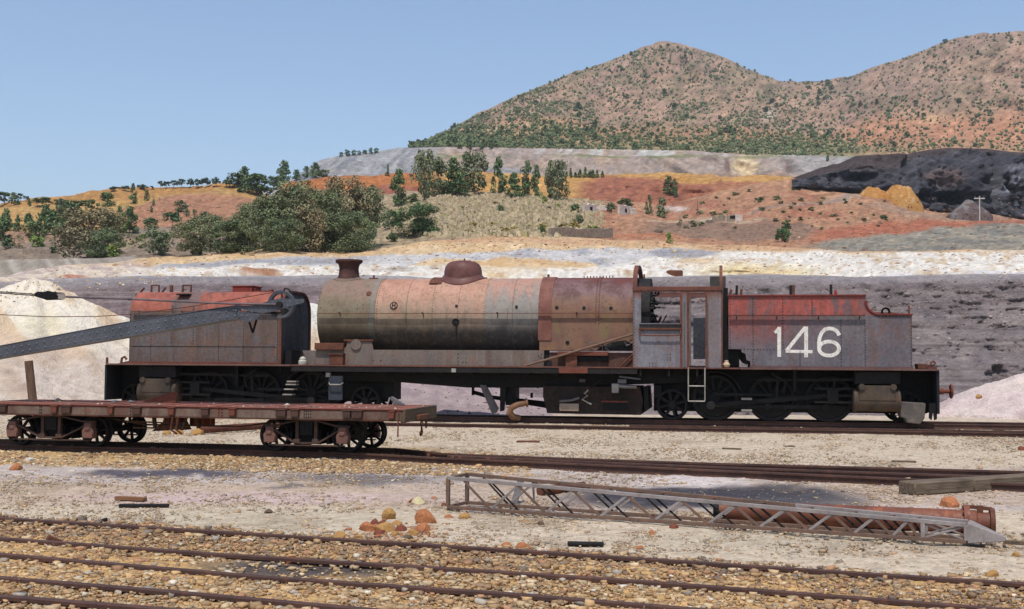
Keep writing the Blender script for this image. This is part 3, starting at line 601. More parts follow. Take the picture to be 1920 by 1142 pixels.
near3 = [world_line(WF, -16, 0, -.533)[0], (655, 848.5), (830, 857.5), (1320, 880), (1700, 896.5), (2300, 924), (3400, 975)]
far3 = [world_line(WF, -16, 0, .533)[0], world_line(WF, .4, 1, .533)[0], (830, 849.2), (1320, 867), (1920, 883), (2300, 893), (3400, 922)]
rail('rail', t, near3, .10); rail('rail', t, far3, .10); rail('rail', t, [(840, 853.5), (1320, 873.5), (1800, 890), (2300, 906), (3400, 948)], .085)
sleepers(t, [near3[0], near3[2]], [far3[0], far3[2]], .10, 20, 8, .125)
t = thing('railway_track', 'rusty foreground track next to the orange rubble heap', 'railway track', group=None)
F1 = [(-300, 950.5), (0, 969.5), (500, 1001), (960, 1030.5), (1400, 1059), (1920, 1093.5), (2200, 1112)]
F2 = [(-300, 986.5), (0, 1006.5), (400, 1037), (960, 1071), (1200, 1088.5), (1600, 1119), (2100, 1157)]
F3 = [(-300, 1017), (0, 1038), (500, 1079.5), (960, 1112), (1500, 1156), (2000, 1198)]
F4 = [(-300, 1056), (0, 1080), (290, 1105), (800, 1149), (1400, 1203)]
F5 = [(-300, 1089), (0, 1114), (400, 1147), (900, 1190)]
rail('rail', t, F1, .042); rail('rail', t, F2, .042)
t = thing('railway_track', 'rusty track nearest the camera along the bottom of the view', 'railway track')
rail('rail', t, F3, .042); rail('rail', t, F4, .042)
t = thing('railway_track', 'lone rusty rail cutting across the bottom left corner', 'rail')
rail('rail', t, F5, .05)

# ------------------------------------------------------------------ locomotive
LOCO = thing('steam_locomotive', 'long derelict articulated steam locomotive in faded red, pink and grey marked 146', 'locomotive', tuple(LF.o), -LA)
p = LF.p; X = LF.X; Zc = LF.Z
NE = -1.2                                     # near face of tanks
def part(m, name, mat, parent=None, bevel=0.0, ang=38, kind=None): return m.build(name, mat, parent or LOCO, bevel, ang, kind)
# --- boiler
bx = lambda px, py=590: p(px, py, 0)[0]
bxn = lambda px, py=590: p(px, py, -.88)[0]
zt = Zc(523, 860); zc = Zc(597, 860); BR = zt-zc
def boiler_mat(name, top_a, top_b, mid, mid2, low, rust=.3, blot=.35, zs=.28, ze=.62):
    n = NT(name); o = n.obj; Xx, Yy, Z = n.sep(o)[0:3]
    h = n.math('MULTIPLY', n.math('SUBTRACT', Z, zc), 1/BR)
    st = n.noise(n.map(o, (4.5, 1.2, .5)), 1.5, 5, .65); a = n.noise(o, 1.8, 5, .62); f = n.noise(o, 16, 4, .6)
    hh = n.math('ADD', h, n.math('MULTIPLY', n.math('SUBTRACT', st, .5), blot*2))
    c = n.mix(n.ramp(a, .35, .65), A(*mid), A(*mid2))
    c = n.mix(n.ramp(n.math('ADD', h, n.math('MULTIPLY', n.math('SUBTRACT', n.noise(n.map(o, (1.2, 1, 1)), 1.6, 5, .6), .5), .5)), .02, -.42), c, A(*low))  # low: underside darkened, soot together with shade painted into the colour
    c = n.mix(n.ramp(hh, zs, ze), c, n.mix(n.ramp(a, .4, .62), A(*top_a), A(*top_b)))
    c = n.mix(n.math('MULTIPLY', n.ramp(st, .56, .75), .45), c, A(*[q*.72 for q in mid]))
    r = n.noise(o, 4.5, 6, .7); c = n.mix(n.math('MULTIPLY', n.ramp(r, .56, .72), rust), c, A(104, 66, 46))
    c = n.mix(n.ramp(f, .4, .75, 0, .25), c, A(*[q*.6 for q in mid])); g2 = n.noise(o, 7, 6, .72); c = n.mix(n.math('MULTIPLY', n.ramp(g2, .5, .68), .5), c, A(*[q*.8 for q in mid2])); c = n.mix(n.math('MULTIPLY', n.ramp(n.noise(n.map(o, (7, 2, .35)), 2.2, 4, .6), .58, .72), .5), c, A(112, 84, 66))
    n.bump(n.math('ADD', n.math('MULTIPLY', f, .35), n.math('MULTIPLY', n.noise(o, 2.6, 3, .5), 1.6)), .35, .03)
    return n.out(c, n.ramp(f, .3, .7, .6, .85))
def ring(name, x0, x1, r, mat, dr=0.0, a0=0, a1=2*math.pi):
    m = MB().lathe([(r-.02, x0), (r+dr, x0), (r+dr, x1), (r-.02, x1)], (0, 0, zc), 'x', 64); return part(m, name, mat, ang=50)
sx = [bxn(q) for q in (597, 705, 813, 910, 1013, 1035, 1121, 1192, 1203, 1222)]
sm = MB().lathe([(.05, sx[0]-.06), (BR*.86, sx[0]-.05), (BR*.97, sx[0]-.01), (BR+.008, sx[0]+.05), (BR+.008, sx[1]), (BR-.03, sx[1])], (0, 0, zc), 'x', 64)
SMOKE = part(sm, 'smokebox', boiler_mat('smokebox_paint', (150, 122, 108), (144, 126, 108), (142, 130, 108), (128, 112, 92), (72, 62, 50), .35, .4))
dm = MB().lathe([(.02, sx[0]-.17), (.3, sx[0]-.15), (BR*.68, sx[0]-.09), (BR*.68, sx[0]-.05)], (0, 0, zc), 'x', 40); part(dm, 'smokebox_door', M_DARK, SMOKE)
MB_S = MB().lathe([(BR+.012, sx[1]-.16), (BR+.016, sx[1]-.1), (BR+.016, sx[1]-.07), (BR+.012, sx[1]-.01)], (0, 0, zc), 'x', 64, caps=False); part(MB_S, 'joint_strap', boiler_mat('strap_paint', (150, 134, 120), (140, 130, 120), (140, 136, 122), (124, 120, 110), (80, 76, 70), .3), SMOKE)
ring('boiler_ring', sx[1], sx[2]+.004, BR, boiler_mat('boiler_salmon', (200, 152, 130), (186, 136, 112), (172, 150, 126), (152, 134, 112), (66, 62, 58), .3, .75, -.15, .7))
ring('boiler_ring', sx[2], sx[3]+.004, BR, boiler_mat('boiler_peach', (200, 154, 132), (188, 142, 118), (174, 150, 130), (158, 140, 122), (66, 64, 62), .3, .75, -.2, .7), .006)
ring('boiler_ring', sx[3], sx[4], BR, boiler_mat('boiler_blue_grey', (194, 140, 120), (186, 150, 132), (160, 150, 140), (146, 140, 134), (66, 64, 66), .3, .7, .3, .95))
# cladding seams, circumferential
for i, q in enumerate((763, 860, 962)):
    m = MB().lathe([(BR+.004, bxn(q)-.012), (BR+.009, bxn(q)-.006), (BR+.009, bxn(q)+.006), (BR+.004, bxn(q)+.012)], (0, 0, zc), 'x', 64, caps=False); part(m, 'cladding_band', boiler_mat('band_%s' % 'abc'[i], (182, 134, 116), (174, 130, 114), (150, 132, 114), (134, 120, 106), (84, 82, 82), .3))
# firebox: round top, straight sides
FR = BR+.02
def firebox_mat():
    def ex(n, c): return c
    n = NT('firebox_rust'); o = n.obj; Z = n.sep(o)[2]; h = n.math('MULTIPLY', n.math('SUBTRACT', Z, zc), 1/BR); a = n.noise(o, 2.2, 5, .65); b = n.noise(n.map(o, (1, 1, .6)), 3.3, 5, .65); f = n.noise(o, 15, 4, .6)
    hh = n.math('ADD', h, n.math('MULTIPLY', n.math('SUBTRACT', a, .5), .7))
    c = n.mix(n.ramp(a, .35, .65), A(138, 104, 84), A(122, 90, 80)); c = n.mix(n.ramp(b, .5, .68, 0, .75), c, A(128, 112, 74)); c = n.mix(n.ramp(b, .5, .3, 0, .6), c, A(150, 108, 68))
    c = n.mix(n.ramp(hh, .3, .62), c, n.mix(n.ramp(b, .4, .6), A(128, 100, 100), A(104, 74, 72))); c = n.mix(n.ramp(hh, .75, 1.05), c, A(112, 62, 54))
    r = n.noise(o, 6, 6, .7); c = n.mix(n.math('MULTIPLY', n.ramp(r, .52, .7), .6), c, A(92, 56, 42)); n.bump(n.math('ADD', f, n.math('MULTIPLY', a, 2.)), .2, .012); return n.out(c, n.ramp(f, .3, .7, .55, .85))
MF = firebox_mat()
def fire_sec(x0, x1, r, zlow, m=None, rw=None):
    rw = rw or r; pts = [(rw*math.cos(t), zc+r*math.sin(t)) for t in [math.pi*k/28 for k in range(29)]]; pts = [(rw, zlow)]+pts+[(-rw, zlow)]
    return (m or MB()).prismx(pts, x0, x1)
zfl = Zc(657, 1100, -.9)
FIRE = part(fire_sec(sx[4], sx[7], FR-.012, zfl), 'firebox', MF, ang=50)
part(fire_sec(sx[4]-.03, sx[5], FR+.012, zc-.55), 'firebox_band', m_iron('band_rust', (142, 96, 84), (120, 76, 66), (104, 60, 44), .5, 3), FIRE)
part(fire_sec(sx[6]-.02, sx[6]+.02, FR, zc-.7), 'seam_strap', MF, FIRE)
BACK = part(fire_sec(sx[7]-.05, bx(1222), FR*.96, Zc(660, 1200, -.5)), 'backhead', M_DARK)
m = MB(); rnd = random.Random(3)
for k in range(26):
    yy = rnd.uniform(-.75, .6); zz = zc+rnd.uniform(-.7, .75); xx = bx(1222); m.tube([(xx-.02, yy, zz), (xx+rnd.uniform(.04, .16), yy, zz), (xx+rnd.uniform(.05, .18), yy+rnd.uniform(-.1, .1), zz+rnd.uniform(-.15, .1))], rnd.uniform(.015, .04), 6)
for yy, zz in ((-.35, .25), (.1, .35), (.3, -.1)): m.lathe([(.03, 0), (.11, .01), (.11, .06), (.03, .07)], (bx(1222), yy, zc+zz), 'x', 16)
part(m, 'backhead_fittings', M_BLACK)
# washout plugs, holes, bolts on the boiler side: points on the shell
def shell(px, py, r=None):
    r = r or BR; q = rays(px, py); o = CAM-LF.o; ox, oy, oz = o@LF.ex, o@LF.ey, o[2]-zc; dx, dy, dz = q@LF.ex, q@LF.ey, q[2]
    a = dy*dy+dz*dz; b = 2*(oy*dy+oz*dz); c = oy*oy+oz*oz-r*r; t = (-b-math.sqrt(max(0, b*b-4*a*c)))/(2*a); return Vector((ox+dx*t, oy+dy*t, oz+dz*t+zc))
def radial(pt): return Vector((0, pt.y, pt.z-zc)).normalized()
def disc(m, px, py, rad, h=.012, r=None, n=16):
    c = shell(px, py, r); o = radial(c); e = Vector((1, 0, 0)); g = o.cross(e)
    v = [c+(e*math.cos(t)+g*math.sin(t))*rad-o*.03 for t in [2*math.pi*k/n for k in range(n)]]+[c+(e*math.cos(t)+g*math.sin(t))*rad*.92+o*h for t in [2*math.pi*k/n for k in range(n)]]
    m.add(v, [tuple(range(n, 2*n))]+[(i, (i+1) % n, n+(i+1) % n, n+i) for i in range(n)]); return c, o, g
m = MB(); disc(m, 692, 551, .075, .02); part(m, 'washout_plug', M_RUST)
m = MB(); c, o, g = disc(m, 738.5, 573, .085, .012)
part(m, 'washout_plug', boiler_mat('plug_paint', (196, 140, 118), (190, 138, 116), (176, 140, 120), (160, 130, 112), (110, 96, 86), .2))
m = MB(); e = Vector((1, 0, 0)); ringp = [c+(e*math.cos(t)+g*math.sin(t))*.088+o*.012 for t in [2*math.pi*k/20 for k in range(20)]]; m.tube(ringp, .010, 5, closed=True)
for s in (-.035, .035): m.tube([c+e*s-g*.062+o*.016, c+e*s+g*.062+o*.016], .011, 5)
m.tube([c-e*.035+o*.016, c+e*.035+o*.016], .010, 5); part(m, 'plug_mark', M_BLACK)
for px, py, r in ((856, 574, .035), (968.5, 575.5, .035)): m = MB(); disc(m, px, py, r, .03); part(m, 'boiler_stud', M_DARK)
for px, py in ((1044, 577), (1095, 577.5), (1145.5, 578)): m = MB(); disc(m, px, py, .048, .006, FR-.012); part(m, 'inspection_hole', M_BLACK)
for px, py in ((1064, 642.5), (1157, 643)): m = MB(); m.lathe([(.045, 0), (.045, -.015)], (p(px, py, -FR+.01)[0], -FR+.012, p(px, py, -FR+.01)[1]), 'y', 12); part(m, 'inspection_hole', M_BLACK)
m = MB()
for px, py in ((670, 572), (670, 579), (681, 572), (681, 579), (603, 549), (601, 578), (722, 632), (1054, 568), (1083, 603), (1136, 566)): disc(m, px, py, .014, .012, None, 6)
part(m, 'bolt', M_DARK, kind='stuff')
m = MB()
for q in (708, 702, 812, 909, 1011):
    for k in range(34):
        t = R(-30+k*4.2); y, z = -math.cos(t)*(BR+.004), math.sin(t)*(BR+.004); m.bolts([(bxn(q), y, zc+z)], .010, (0, -math.cos(t), math.sin(t)))
for q in (1018, 1031, 1118, 1124):
    for k in range(30):
        t = R(-8+k*4.2); y, z = -math.cos(t)*(FR+.008), math.sin(t)*(FR+.008); m.bolts([(bxn(q), y, zc+z)], .011, (0, -math.cos(t), math.sin(t)))
part(m, 'rivet', M_RUST, kind='stuff')
# firebox torn plating at the bottom
m = MB(); zz = [Zc(q, 1150, -FR-.01) for q in (657, 650, 642, 638, 646, 657)]; m.prism(list(zip([p(q, 650, -FR-.004)[0] for q in (1118, 1128, 1146, 1172, 1188, 1188)], zz)), -FR-.006, -FR+.05); part(m, 'torn_opening', M_BLACK, FIRE)
m = MB()
for k in range(14): 
    a = (p(rnd.uniform(1110, 1186), 650, -FR-.03)[0], -FR-.03-rnd.uniform(0, .05), Zc(rnd.uniform(640, 658), 1150, -FR)); m.tube([a, (a[0]+rnd.uniform(-.2, .2), a[1]+rnd.uniform(-.05, .02), a[2]+rnd.uniform(-.12, .1))], rnd.uniform(.01, .022), 5)
part(m, 'hanging_pipework', M_GREYI, FIRE)
m = MB(); m.box(p(1013, 640, -.92)[0], p(1030, 640, -.92)[0], -.94, -.86, Zc(690, 1020, -.9), Zc(626, 1020, -.9)); part(m, 'torn_opening', M_BLACK, FIRE)
# top of firebox: stays, whistle stub
m = MB()
for q in range(1095, 1150, 6): m.lathe([(.012, 0), (.012, .05), (.004, .055)], (bx(q), 0, zt+.0), 'z', 6)
m.lathe([(.03, 0), (.03, .09), (.018, .1)], (bx(1028), 0, zt), 'z', 8); m.lathe([(.02, 0), (.02, .14)], (bx(1208), -.05, zt-.05), 'z', 6)
part(m, 'roof_stay', M_RUST, kind='stuff')
# chimney and dome
def zpx(py, px): return Zc(py, px, 0)
cxm = bx(654.5, 500); prof = [(.02, 534), ]
sc_ = lambda px: abs(bx(px, 500)-cxm)
P_ = [(.29, zpx(527, 654)-.12), (.30, zpx(522, 654)), (.265, zpx(518, 654)), (.25, zpx(510, 654)), (.245, zpx(502, 654)), (.27, zpx(496, 654)), (.335, zpx(492.5, 654)), (.345, zpx(490, 654)), (.335, zpx(487.5, 654)), (.24, zpx(487.3, 654)), (.22, zpx(492, 654)), (.2, zpx(520, 654))]
m = MB().lathe(P_, (cxm, 0, 0), 'z', 40); part(m, 'chimney', m_iron('chimney_rust', (92, 60, 54), (70, 48, 44), (108, 62, 48), .5, 4))
# saddle flange: follows the boiler shell
def saddle(name, cx, r_out, r_in, up_, mat, lift=.02):
    m = MB(); v = []; f = []; n = 40; L = [(r_out, .0), (r_out, lift), (r_out*.5+r_in*.5, lift+up_*.25), (r_in, lift+up_)]
    for r, hgt in L:
        for i in range(n):
            t = 2*math.pi*i/n; x, y = r*math.cos(t), r*math.sin(t); v.append((cx+x, y, zc+math.sqrt(max(.01, BR*BR-y*y))+hgt-.004))
    for j in range(len(L)-1):
        for i in range(n): a = j*n+i; b = j*n+(i+1) % n; f.append((a, b, b+n, a+n))
    m.add(v, f); return part(m, name, mat)
saddle('chimney_saddle', cxm, .395, .27, .05, m_iron('saddle_grey', (132, 112, 98), (118, 98, 86), (108, 66, 50), .4, 4))
m = MB().lathe([(.1, -.02), (.11, .02), (.03, .03), (.02, .09), (.03, .11)], (bx(700, 520), .05, zt), 'z', 12); m.box(bx(692), bx(708), -.02, .02, zt+.015, zt+.035); part(m, 'lubricator_stub', M_RUST)
dx = bx(868.5, 505); rd_ = abs(bx(903.5, 505)-dx)
D_ = [(rd_*1.06, zpx(540, 868)), (rd_*1.01, zpx(527, 868)), (rd_, zpx(518, 868)), (rd_*.99, zpx(509, 868)), (rd_*.94, zpx(501, 868)), (rd_*.83, zpx(495, 868)), (rd_*.62, zpx(491, 868)), (rd_*.34, zpx(489.2, 868)), (.01, zpx(488.8, 868))]
M_DOME = m_iron('dome_rust', (122, 82, 76), (98, 60, 56), (110, 62, 48), .5, 4, rough=.55)
m = MB().lathe(D_, (dx, 0, 0), 'z', 48, caps=False); DOME = part(m, 'dome', M_DOME)
m = MB(); v = []; f = []; n = 48
for r, k in ((rd_*.99, .11), (rd_*1.1, .045), (rd_*1.17, .03), (rd_*1.27, .035), (rd_*1.275, .015), (rd_*1.2, .0), (rd_*1.0, .06)):
    for i in range(n):
        t = 2*math.pi*i/n; x, y = r*math.cos(t), r*math.sin(t); v.append((dx+x, y, zc+math.sqrt(max(.02, BR*BR-y*y))+k))
for j in range(6):
    for i in range(n): a = j*n+i; b = j*n+(i+1) % n; f.append((a, b, b+n, a+n))
m.add(v, f); part(m, 'dome_flange', M_DOME, DOME)
m = MB().lathe([(.02, 0), (.02, .05), (.005, .06)], (dx+.03, 0, zpx(489, 868)), 'z', 8); part(m, 'dome_stud', M_RUST, DOME)
# raised cladding collar beside the dome
m = MB().lathe([(BR+.03, bx(814)), (BR+.045, bx(816)), (BR+.035, bx(830)), (BR+.002, bx(838))], (0, 0, zc), 'x', 40, False, R(55), R(125)); part(m, 'cladding_collar', M_RUST)
# boiler handrail
HY = -BR-.09; zh = Zc(587, 890, HY)
def hr(px): return p(px, 587, HY)[0]
m = MB().box(hr(596), hr(1190), HY-.022, HY+.026, zh-.014, zh); part(m, 'handrail', M_RUST)
for q in (636, 792, 932, 1081): m = MB().tube([(hr(q), HY, zh), (hr(q), -BR+.05, zh-.01)], .013, 6).lathe([(.022, -.02), (.026, 0), (.022, .02)], (hr(q), HY, zh), 'y', 8).tube([(hr(q), -BR-.012, zh), (hr(q), -BR+.03, zh-.24)], .009, 5); part(m, 'handrail_stanchion', M_DARK)
c = shell(854.5, 604); m = MB().lathe([(.03, .0), (.085, .0), (.09, -.03), (.06, -.05), (.02, -.055)], tuple(c+Vector((0, .02, 0))), 'y', 16).tube([c+Vector((.02, -.01, -.03)), c+Vector((.0, .05, -.45))], .012, 5); part(m, 'clack_valve', M_DARK)

# --- main frame
zr = lambda py, px, yl=-1.25: Zc(py, px, yl)
FT = zr(686, 860); x0, x1 = X(545, -1.25), X(1387, -1.25)
m = MB().box(x0, x1, -1.25, 1.25, FT-.035, FT); part(m, 'running_board', m_iron('board_rust', (122, 80, 66), (100, 66, 56), (128, 76, 52), .4, 3), bevel=.008)
zb = Zc(722, 860, -.62)
for s in (-1, 1):
    m = MB(); pts = [(X(600, -.62), FT-.036), (X(1330, -.62), FT-.036), (X(1330, -.62), Zc(716, 1330, -.62)), (X(1010, -.62), Zc(727, 1010, -.62)), (X(880, -.62), Zc(727, 880, -.62)), (X(740, -.62), Zc(716, 740, -.62)), (X(600, -.62), Zc(712, 600, -.62))]
    m.prism(pts, s*.62-.02, s*.62+.02); part(m, 'frame_plate', M_BLACK, bevel=.006)
m = MB()
for q in range(630, 1330, 52): m.box(X(q, -.62), X(q, -.62)+.05, -1.2, 1.2, FT-.2, FT-.037)
part(m, 'frame_stretcher', M_BLACK)
m = MB().box(x0+.02, X(1195, -1.25), -1.235, -1.21, FT-.16, FT-.037); part(m, 'valance', M_DARK)
for q0, q1, zz_ in ((598, 740, 748), (1226, 1345, 770)): part(MB().box(X(q0, -.3), X(q1, -.3), -.34, .34, Zc(zz_, q0, -.3), FT-.21), 'inner_frame', M_BLACK)
for q0, q1 in ((604, 738),): part(MB().box(X(q0, .75), X(q1, .75), .74, .78, Zc(752, q0, .75), FT-.21), 'far_valance', M_BLACK)
# small white clips along the board edge
for q in (851,): part(MB().box(X(q-4, -1.26), X(q+4, -1.26), -1.27, -1.236, zr(698, q), zr(691, q)), 'clip', M_WORN)
part(MB().box(X(1048, -1.26), X(1102, -1.26), -1.275, -1.236, zr(700, 1075), zr(690, 1075)), 'patch_plate', M_RUSTR, bevel=.006)
# side plating between board and boiler
M_SIDE = m_iron('side_grey_rust', (134, 120, 110), (118, 108, 104), (124, 74, 50), .5, 2, .45, (108, 66, 46))
yS = -1.0; Zs = lambda py, px: Zc(py, px, yS); Xs = lambda q: X(q, yS)
m = MB().prism([(Xs(592), FT), (Xs(1020), FT), (Xs(1020), Zs(657, 1020)), (Xs(700), Zs(656, 700)), (Xs(697), Zs(641, 697)), (Xs(652), Zs(641, 652)), (Xs(648), Zs(652, 648)), (Xs(592), Zs(652, 592))], yS, yS+.03); SIDE = part(m, 'side_plate', M_SIDE, bevel=.005)
m = MB().box(Xs(592), Xs(646), yS-.1, .6, Zs(656, 600), Zs(643, 600)); part(m, 'steam_chest_cover', M_RUST, bevel=.01)
m = MB().box(Xs(645), Xs(700), yS-.03, yS+.06, Zs(640, 670), Zs(636.5, 670)); m.bolts([(Xs(q), yS-.03, Zs(638, q)) for q in range(648, 699, 7)], .012); part(m, 'angle_bar', M_RUST)
m = MB().lathe([(.13, 0), (.13, -.04)], (Xs(668), yS, Zs(646, 668)), 'y', 24, True, 0, 2*math.pi); part(m, 'valve_disc', M_SIDE, SIDE)
m = MB().box(Xs(621), Xs(647), yS-.16, yS-.002, FT, Zs(665, 634)); part(m, 'step_box', M_RUST, bevel=.008); m = MB().box(Xs(620), Xs(648), yS-.19, yS+.01, Zs(665, 634), Zs(662.5, 634)); part(m, 'step_tread', M_RUST)
m = MB().box(Xs(565), Xs(592), yS+.1, yS+.15, FT, Zs(657, 580)); part(m, 'side_plate', M_SIDE)
m = MB().bolts([(Xs(q), yS, Zs(r_, q)) for q, r_ in ((859, 664), (859, 671), (859, 677), (859, 683), (868, 679), (874, 679), (700, 676), (714, 676), (1016, 664), (1022, 668), (1014, 670), (1020, 675), (1026, 670), (1010, 667))], .016); part(m, 'bolt', M_DARK, kind='stuff')
# lower firebox clutter
m = MB().box(p(1020, 660, -.95)[0], p(1190, 660, -.95)[0], -.93, -.6, FT, Zc(661, 1100, -.95)); part(m, 'firebox_skirt', m_iron('skirt_rust', (112, 78, 66), (96, 66, 56), (126, 74, 46), .6, 2.5, .4, (60, 48, 42)), bevel=.008)
m = MB().box(p(1045, 665, -1.05)[0], p(1140, 665, -1.05)[0], -1.08, -.92, Zc(667, 1090, -1.05), Zc(659, 1090, -1.05)); part(m, 'ledge', M_RUSTR, bevel=.008)
m = MB().box(p(1078, 680, -1.05)[0], p(1141, 680, -1.05)[0], -.99, -.935, Zc(678, 1110, -1.05), Zc(667.5, 1110, -1.05)); part(m, 'dark_slot', M_BLACK)
m = MB().box(p(1060, 680, -1.05)[0], p(1082, 680, -1.05)[0], -1.05, -.935, FT, Zc(667.5, 1070, -1.05)); part(m, 'bracket', M_RUST, bevel=.006)
m = MB().tube([(p(984, 689, -1.12)[0], -1.12, FT+.01), (p(1060, 664, -1.12)[0], -1.12, Zc(664.5, 1060, -1.12)), (p(1188, 626, -1.12)[0], -1.12, Zc(626, 1188, -1.12))], .028, 8); part(m, 'reach_rod', m_iron('rod_brown', (138, 110, 92), (120, 92, 78), (110, 66, 46), .5, 4))
m = MB().tube([(p(1163, 690, -1.0)[0], -1.0, FT+.01), (p(1187, 664, -1.0)[0], -1.0, Zc(664, 1187, -1.0))], .022, 8); part(m, 'stay_rod', M_RUST)
m = MB().box(p(1026, 688, -1.1)[0], p(1034, 688, -1.1)[0], -1.12, -1.06, FT, Zc(676, 1030, -1.1)); part(m, 'bracket', M_DARK)

# --- cab
CY = -1.22; zcab = lambda py, px=1250, yl=CY: Zc(py, px, yl); xc = lambda q, yl=CY, py=600: p(q, py, yl)[0]
M_CAB = m_iron('cab_blue_grey', (140, 138, 144), (122, 118, 126), (132, 84, 50), .35, 2, .35, (128, 84, 54), (zcab(556), .12, (132, 88, 80), (118, 82, 76), .25))
M_CABR = m_iron('cab_frame_rust', (126, 80, 66), (104, 66, 58), (132, 74, 46), .5, 3)
cz0 = FT+.002; ct = zcab(541)
def cabside(yy, mat_side, nm):
    w0, w1, wz0, wz1 = xc(1202), xc(1275), zcab(606), zcab(547)
    m = MB()
    t0, t1 = yy-.012, yy+.012
    m.box(xc(1188), xc(1291), t0, t1, cz0, wz0); m.box(xc(1188), w0, t0, t1, wz0, ct); m.box(w1, xc(1291), t0, t1, wz0, ct); m.box(w0, w1, t0, t1, wz1, ct)
    part(m, nm, mat_side)
    m = MB(); m.box(xc(1325), xc(1352), t0, t1, cz0, ct); m.box(xc(1291), xc(1325), t0, t1, zcab(548), ct); part(m, nm, mat_side)
cabside(CY, M_CAB, 'cab_side'); cabside(-CY, M_CAB, 'cab_side')
m = MB().box(xc(1186), xc(1354), CY-.035, CY-.013, zcab(545), zcab(537.5)); m.bolts([(xc(q), CY-.035, zcab(541.5)) for q in range(1192, 1350, 5)], .012); part(m, 'cab_top_angle', M_CABR, bevel=.004)
part(MB().box(xc(1186), xc(1354), -CY+.013, -CY+.035, zcab(545), zcab(537.5)), 'cab_top_angle', M_CABR)
for q in (1277, 1290): part(MB().box(xc(q-2), xc(q+2.5), CY-.03, CY-.013, zcab(690), zcab(547)), 'door_post', M_CABR if q == 1277 else M_RUST)
part(MB().box(xc(1322.5), xc(1326.5), CY-.03, CY-.013, cz0, zcab(547)), 'door_post', M_CABR)
for q, a_, b_ in ((1283.5, 566, 690), (1327.5, 567, 690)): m = MB().tube([(xc(q), CY-.02, zcab(a_)), (xc(q), CY-.08, zcab(a_+2)), (xc(q), CY-.08, zcab(b_-2)), (xc(q), CY-.02, zcab(b_))], .013, 6); part(m, 'cab_handrail', M_GREYI)
part(MB().box(xc(1199), xc(1278), CY-.07, CY-.013, zcab(611.5), zcab(608)), 'window_sill', M_DARK); part(MB().box(xc(1198), xc(1279), CY-.06, CY-.013, zcab(618), zcab(615)), 'window_sill', M_RUST)
m = MB().tube([(xc(1200), CY-.014, zcab(620)), (xc(1200), CY-.1, zcab(621)), (xc(1202), CY-.1, zcab(628)), (xc(1210), CY-.1, zcab(629)), (xc(1266), CY-.1, zcab(629)), (xc(1275), CY-.1, zcab(628)), (xc(1277), CY-.1, zcab(621)), (xc(1277), CY-.014, zcab(620))], .018, 6); part(m, 'grab_bar', M_CABR)
part(MB().box(xc(1200), xc(1278), CY-.014, CY-.0125, zcab(620), zcab(619)), 'sill_strip', M_RUST)
m = MB()
for q in (1188.5, 1290): m.bolts([(xc(q+1), CY-.0125, zcab(r_)) for r_ in range(552, 690, 6)], .011)
m.bolts([(xc(q), CY-.0125, zcab(r_)) for q in range(1218, 1236, 6) for r_ in (682, 687)]+[(xc(q), CY-.0125, zcab(r_)) for q in (1251, 1257) for r_ in (664, 670, 675)]+[(xc(q), CY-.0125, zcab(641)) for q in (1206, 1235)], .013); part(m, 'rivet', M_DARK, kind='stuff')
# hoops of the stripped roof, front and rear
def hoop(px, ztop, w, depth, mat, name, foot):
    x = xc(px); n = 24; zz0 = zcab(552); m = MB(); v = []; f = []
    for i in range(n+1):
        t = math.pi*i/n; y = -1.22*math.cos(t); sh = abs(math.sin(t))**.55; z = zz0+(ztop-zz0)*sh
        yi = y*(1-w/1.22); zi = zz0+(ztop-w-zz0)*sh
        v += [(x-depth/2, y, z), (x+depth/2, y, z), (x+depth/2, yi, zi), (x-depth/2, yi, zi)]
    for i in range(n):
        for j in range(4): f.append((i*4+j, i*4+(j+1) % 4, (i+1)*4+(j+1) % 4, (i+1)*4+j))
    m.add(v, f)
    for s in (-1, 1): m.box(x-depth/2, x+depth/2, s*1.22-(.0 if s < 0 else w), s*1.22+(w if s < 0 else 0), foot, zz0)
    return part(m, name, mat)
hoop(1190.5, Zc(497, 1192, 0)-.02, .09, .10, M_CABR, 'roof_hoop', cz0); hoop(1352, Zc(497, 1352, 0)-.02, .07, .07, M_CABR, 'roof_hoop', cz0)
# interior: far side lower panel, floor, rear bulkhead remains
part(MB().box(xc(1296), xc(1330), .95, .98, zcab(673), zcab(590)), 'cab_partition', m_iron('dark_slate_panel', (74, 78, 86), (62, 66, 74), (120, 112, 96), .3, 1.4))
part(MB().box(xc(1186), xc(1354), -1.2, 1.2, FT+.001, FT+.03), 'cab_floor', M_DARK)
M_OLIVE = m_iron('olive_grey_iron', (84, 82, 76), (70, 68, 64), (90, 66, 50), .3, 2)
m = MB().box(p(1331, 560, -.2)[0], p(1361, 560, -.2)[0], -.2, .55, Zc(672, 1340, 0), Zc(518, 1340, -.2)); part(m, 'bunker_front_box', M_OLIVE, bevel=.01)
part(MB().box(p(1357, 600, -.9)[0], p(1365, 600, -.9)[0], -.9, .9, FT+.03, Zc(540, 1360, -.9)), 'rear_bulkhead', M_BLACK)
m = MB().tube([(xc(1216), -.3, zcab(574)), (xc(1244), -.45, zcab(574.5))], .014, 6); part(m, 'regulator_handle', M_DARK)
m = MB().tube([(xc(1236), -.5, zcab(612)), (xc(1243), -.5, zcab(596)), (xc(1247), -.45, zcab(588)), (xc(1241), -.5, zcab(600))], .018, 6).tube([(xc(1228), -.3, zcab(608)), (xc(1236), -.35, zcab(592))], .03, 6); part(m, 'cab_lever', M_DARK)
m = MB().tube([(xc(1313), .2, zcab(559)), (xc(1328), .2, zcab(559))], .012, 6); part(m, 'cab_rod', M_RUST)
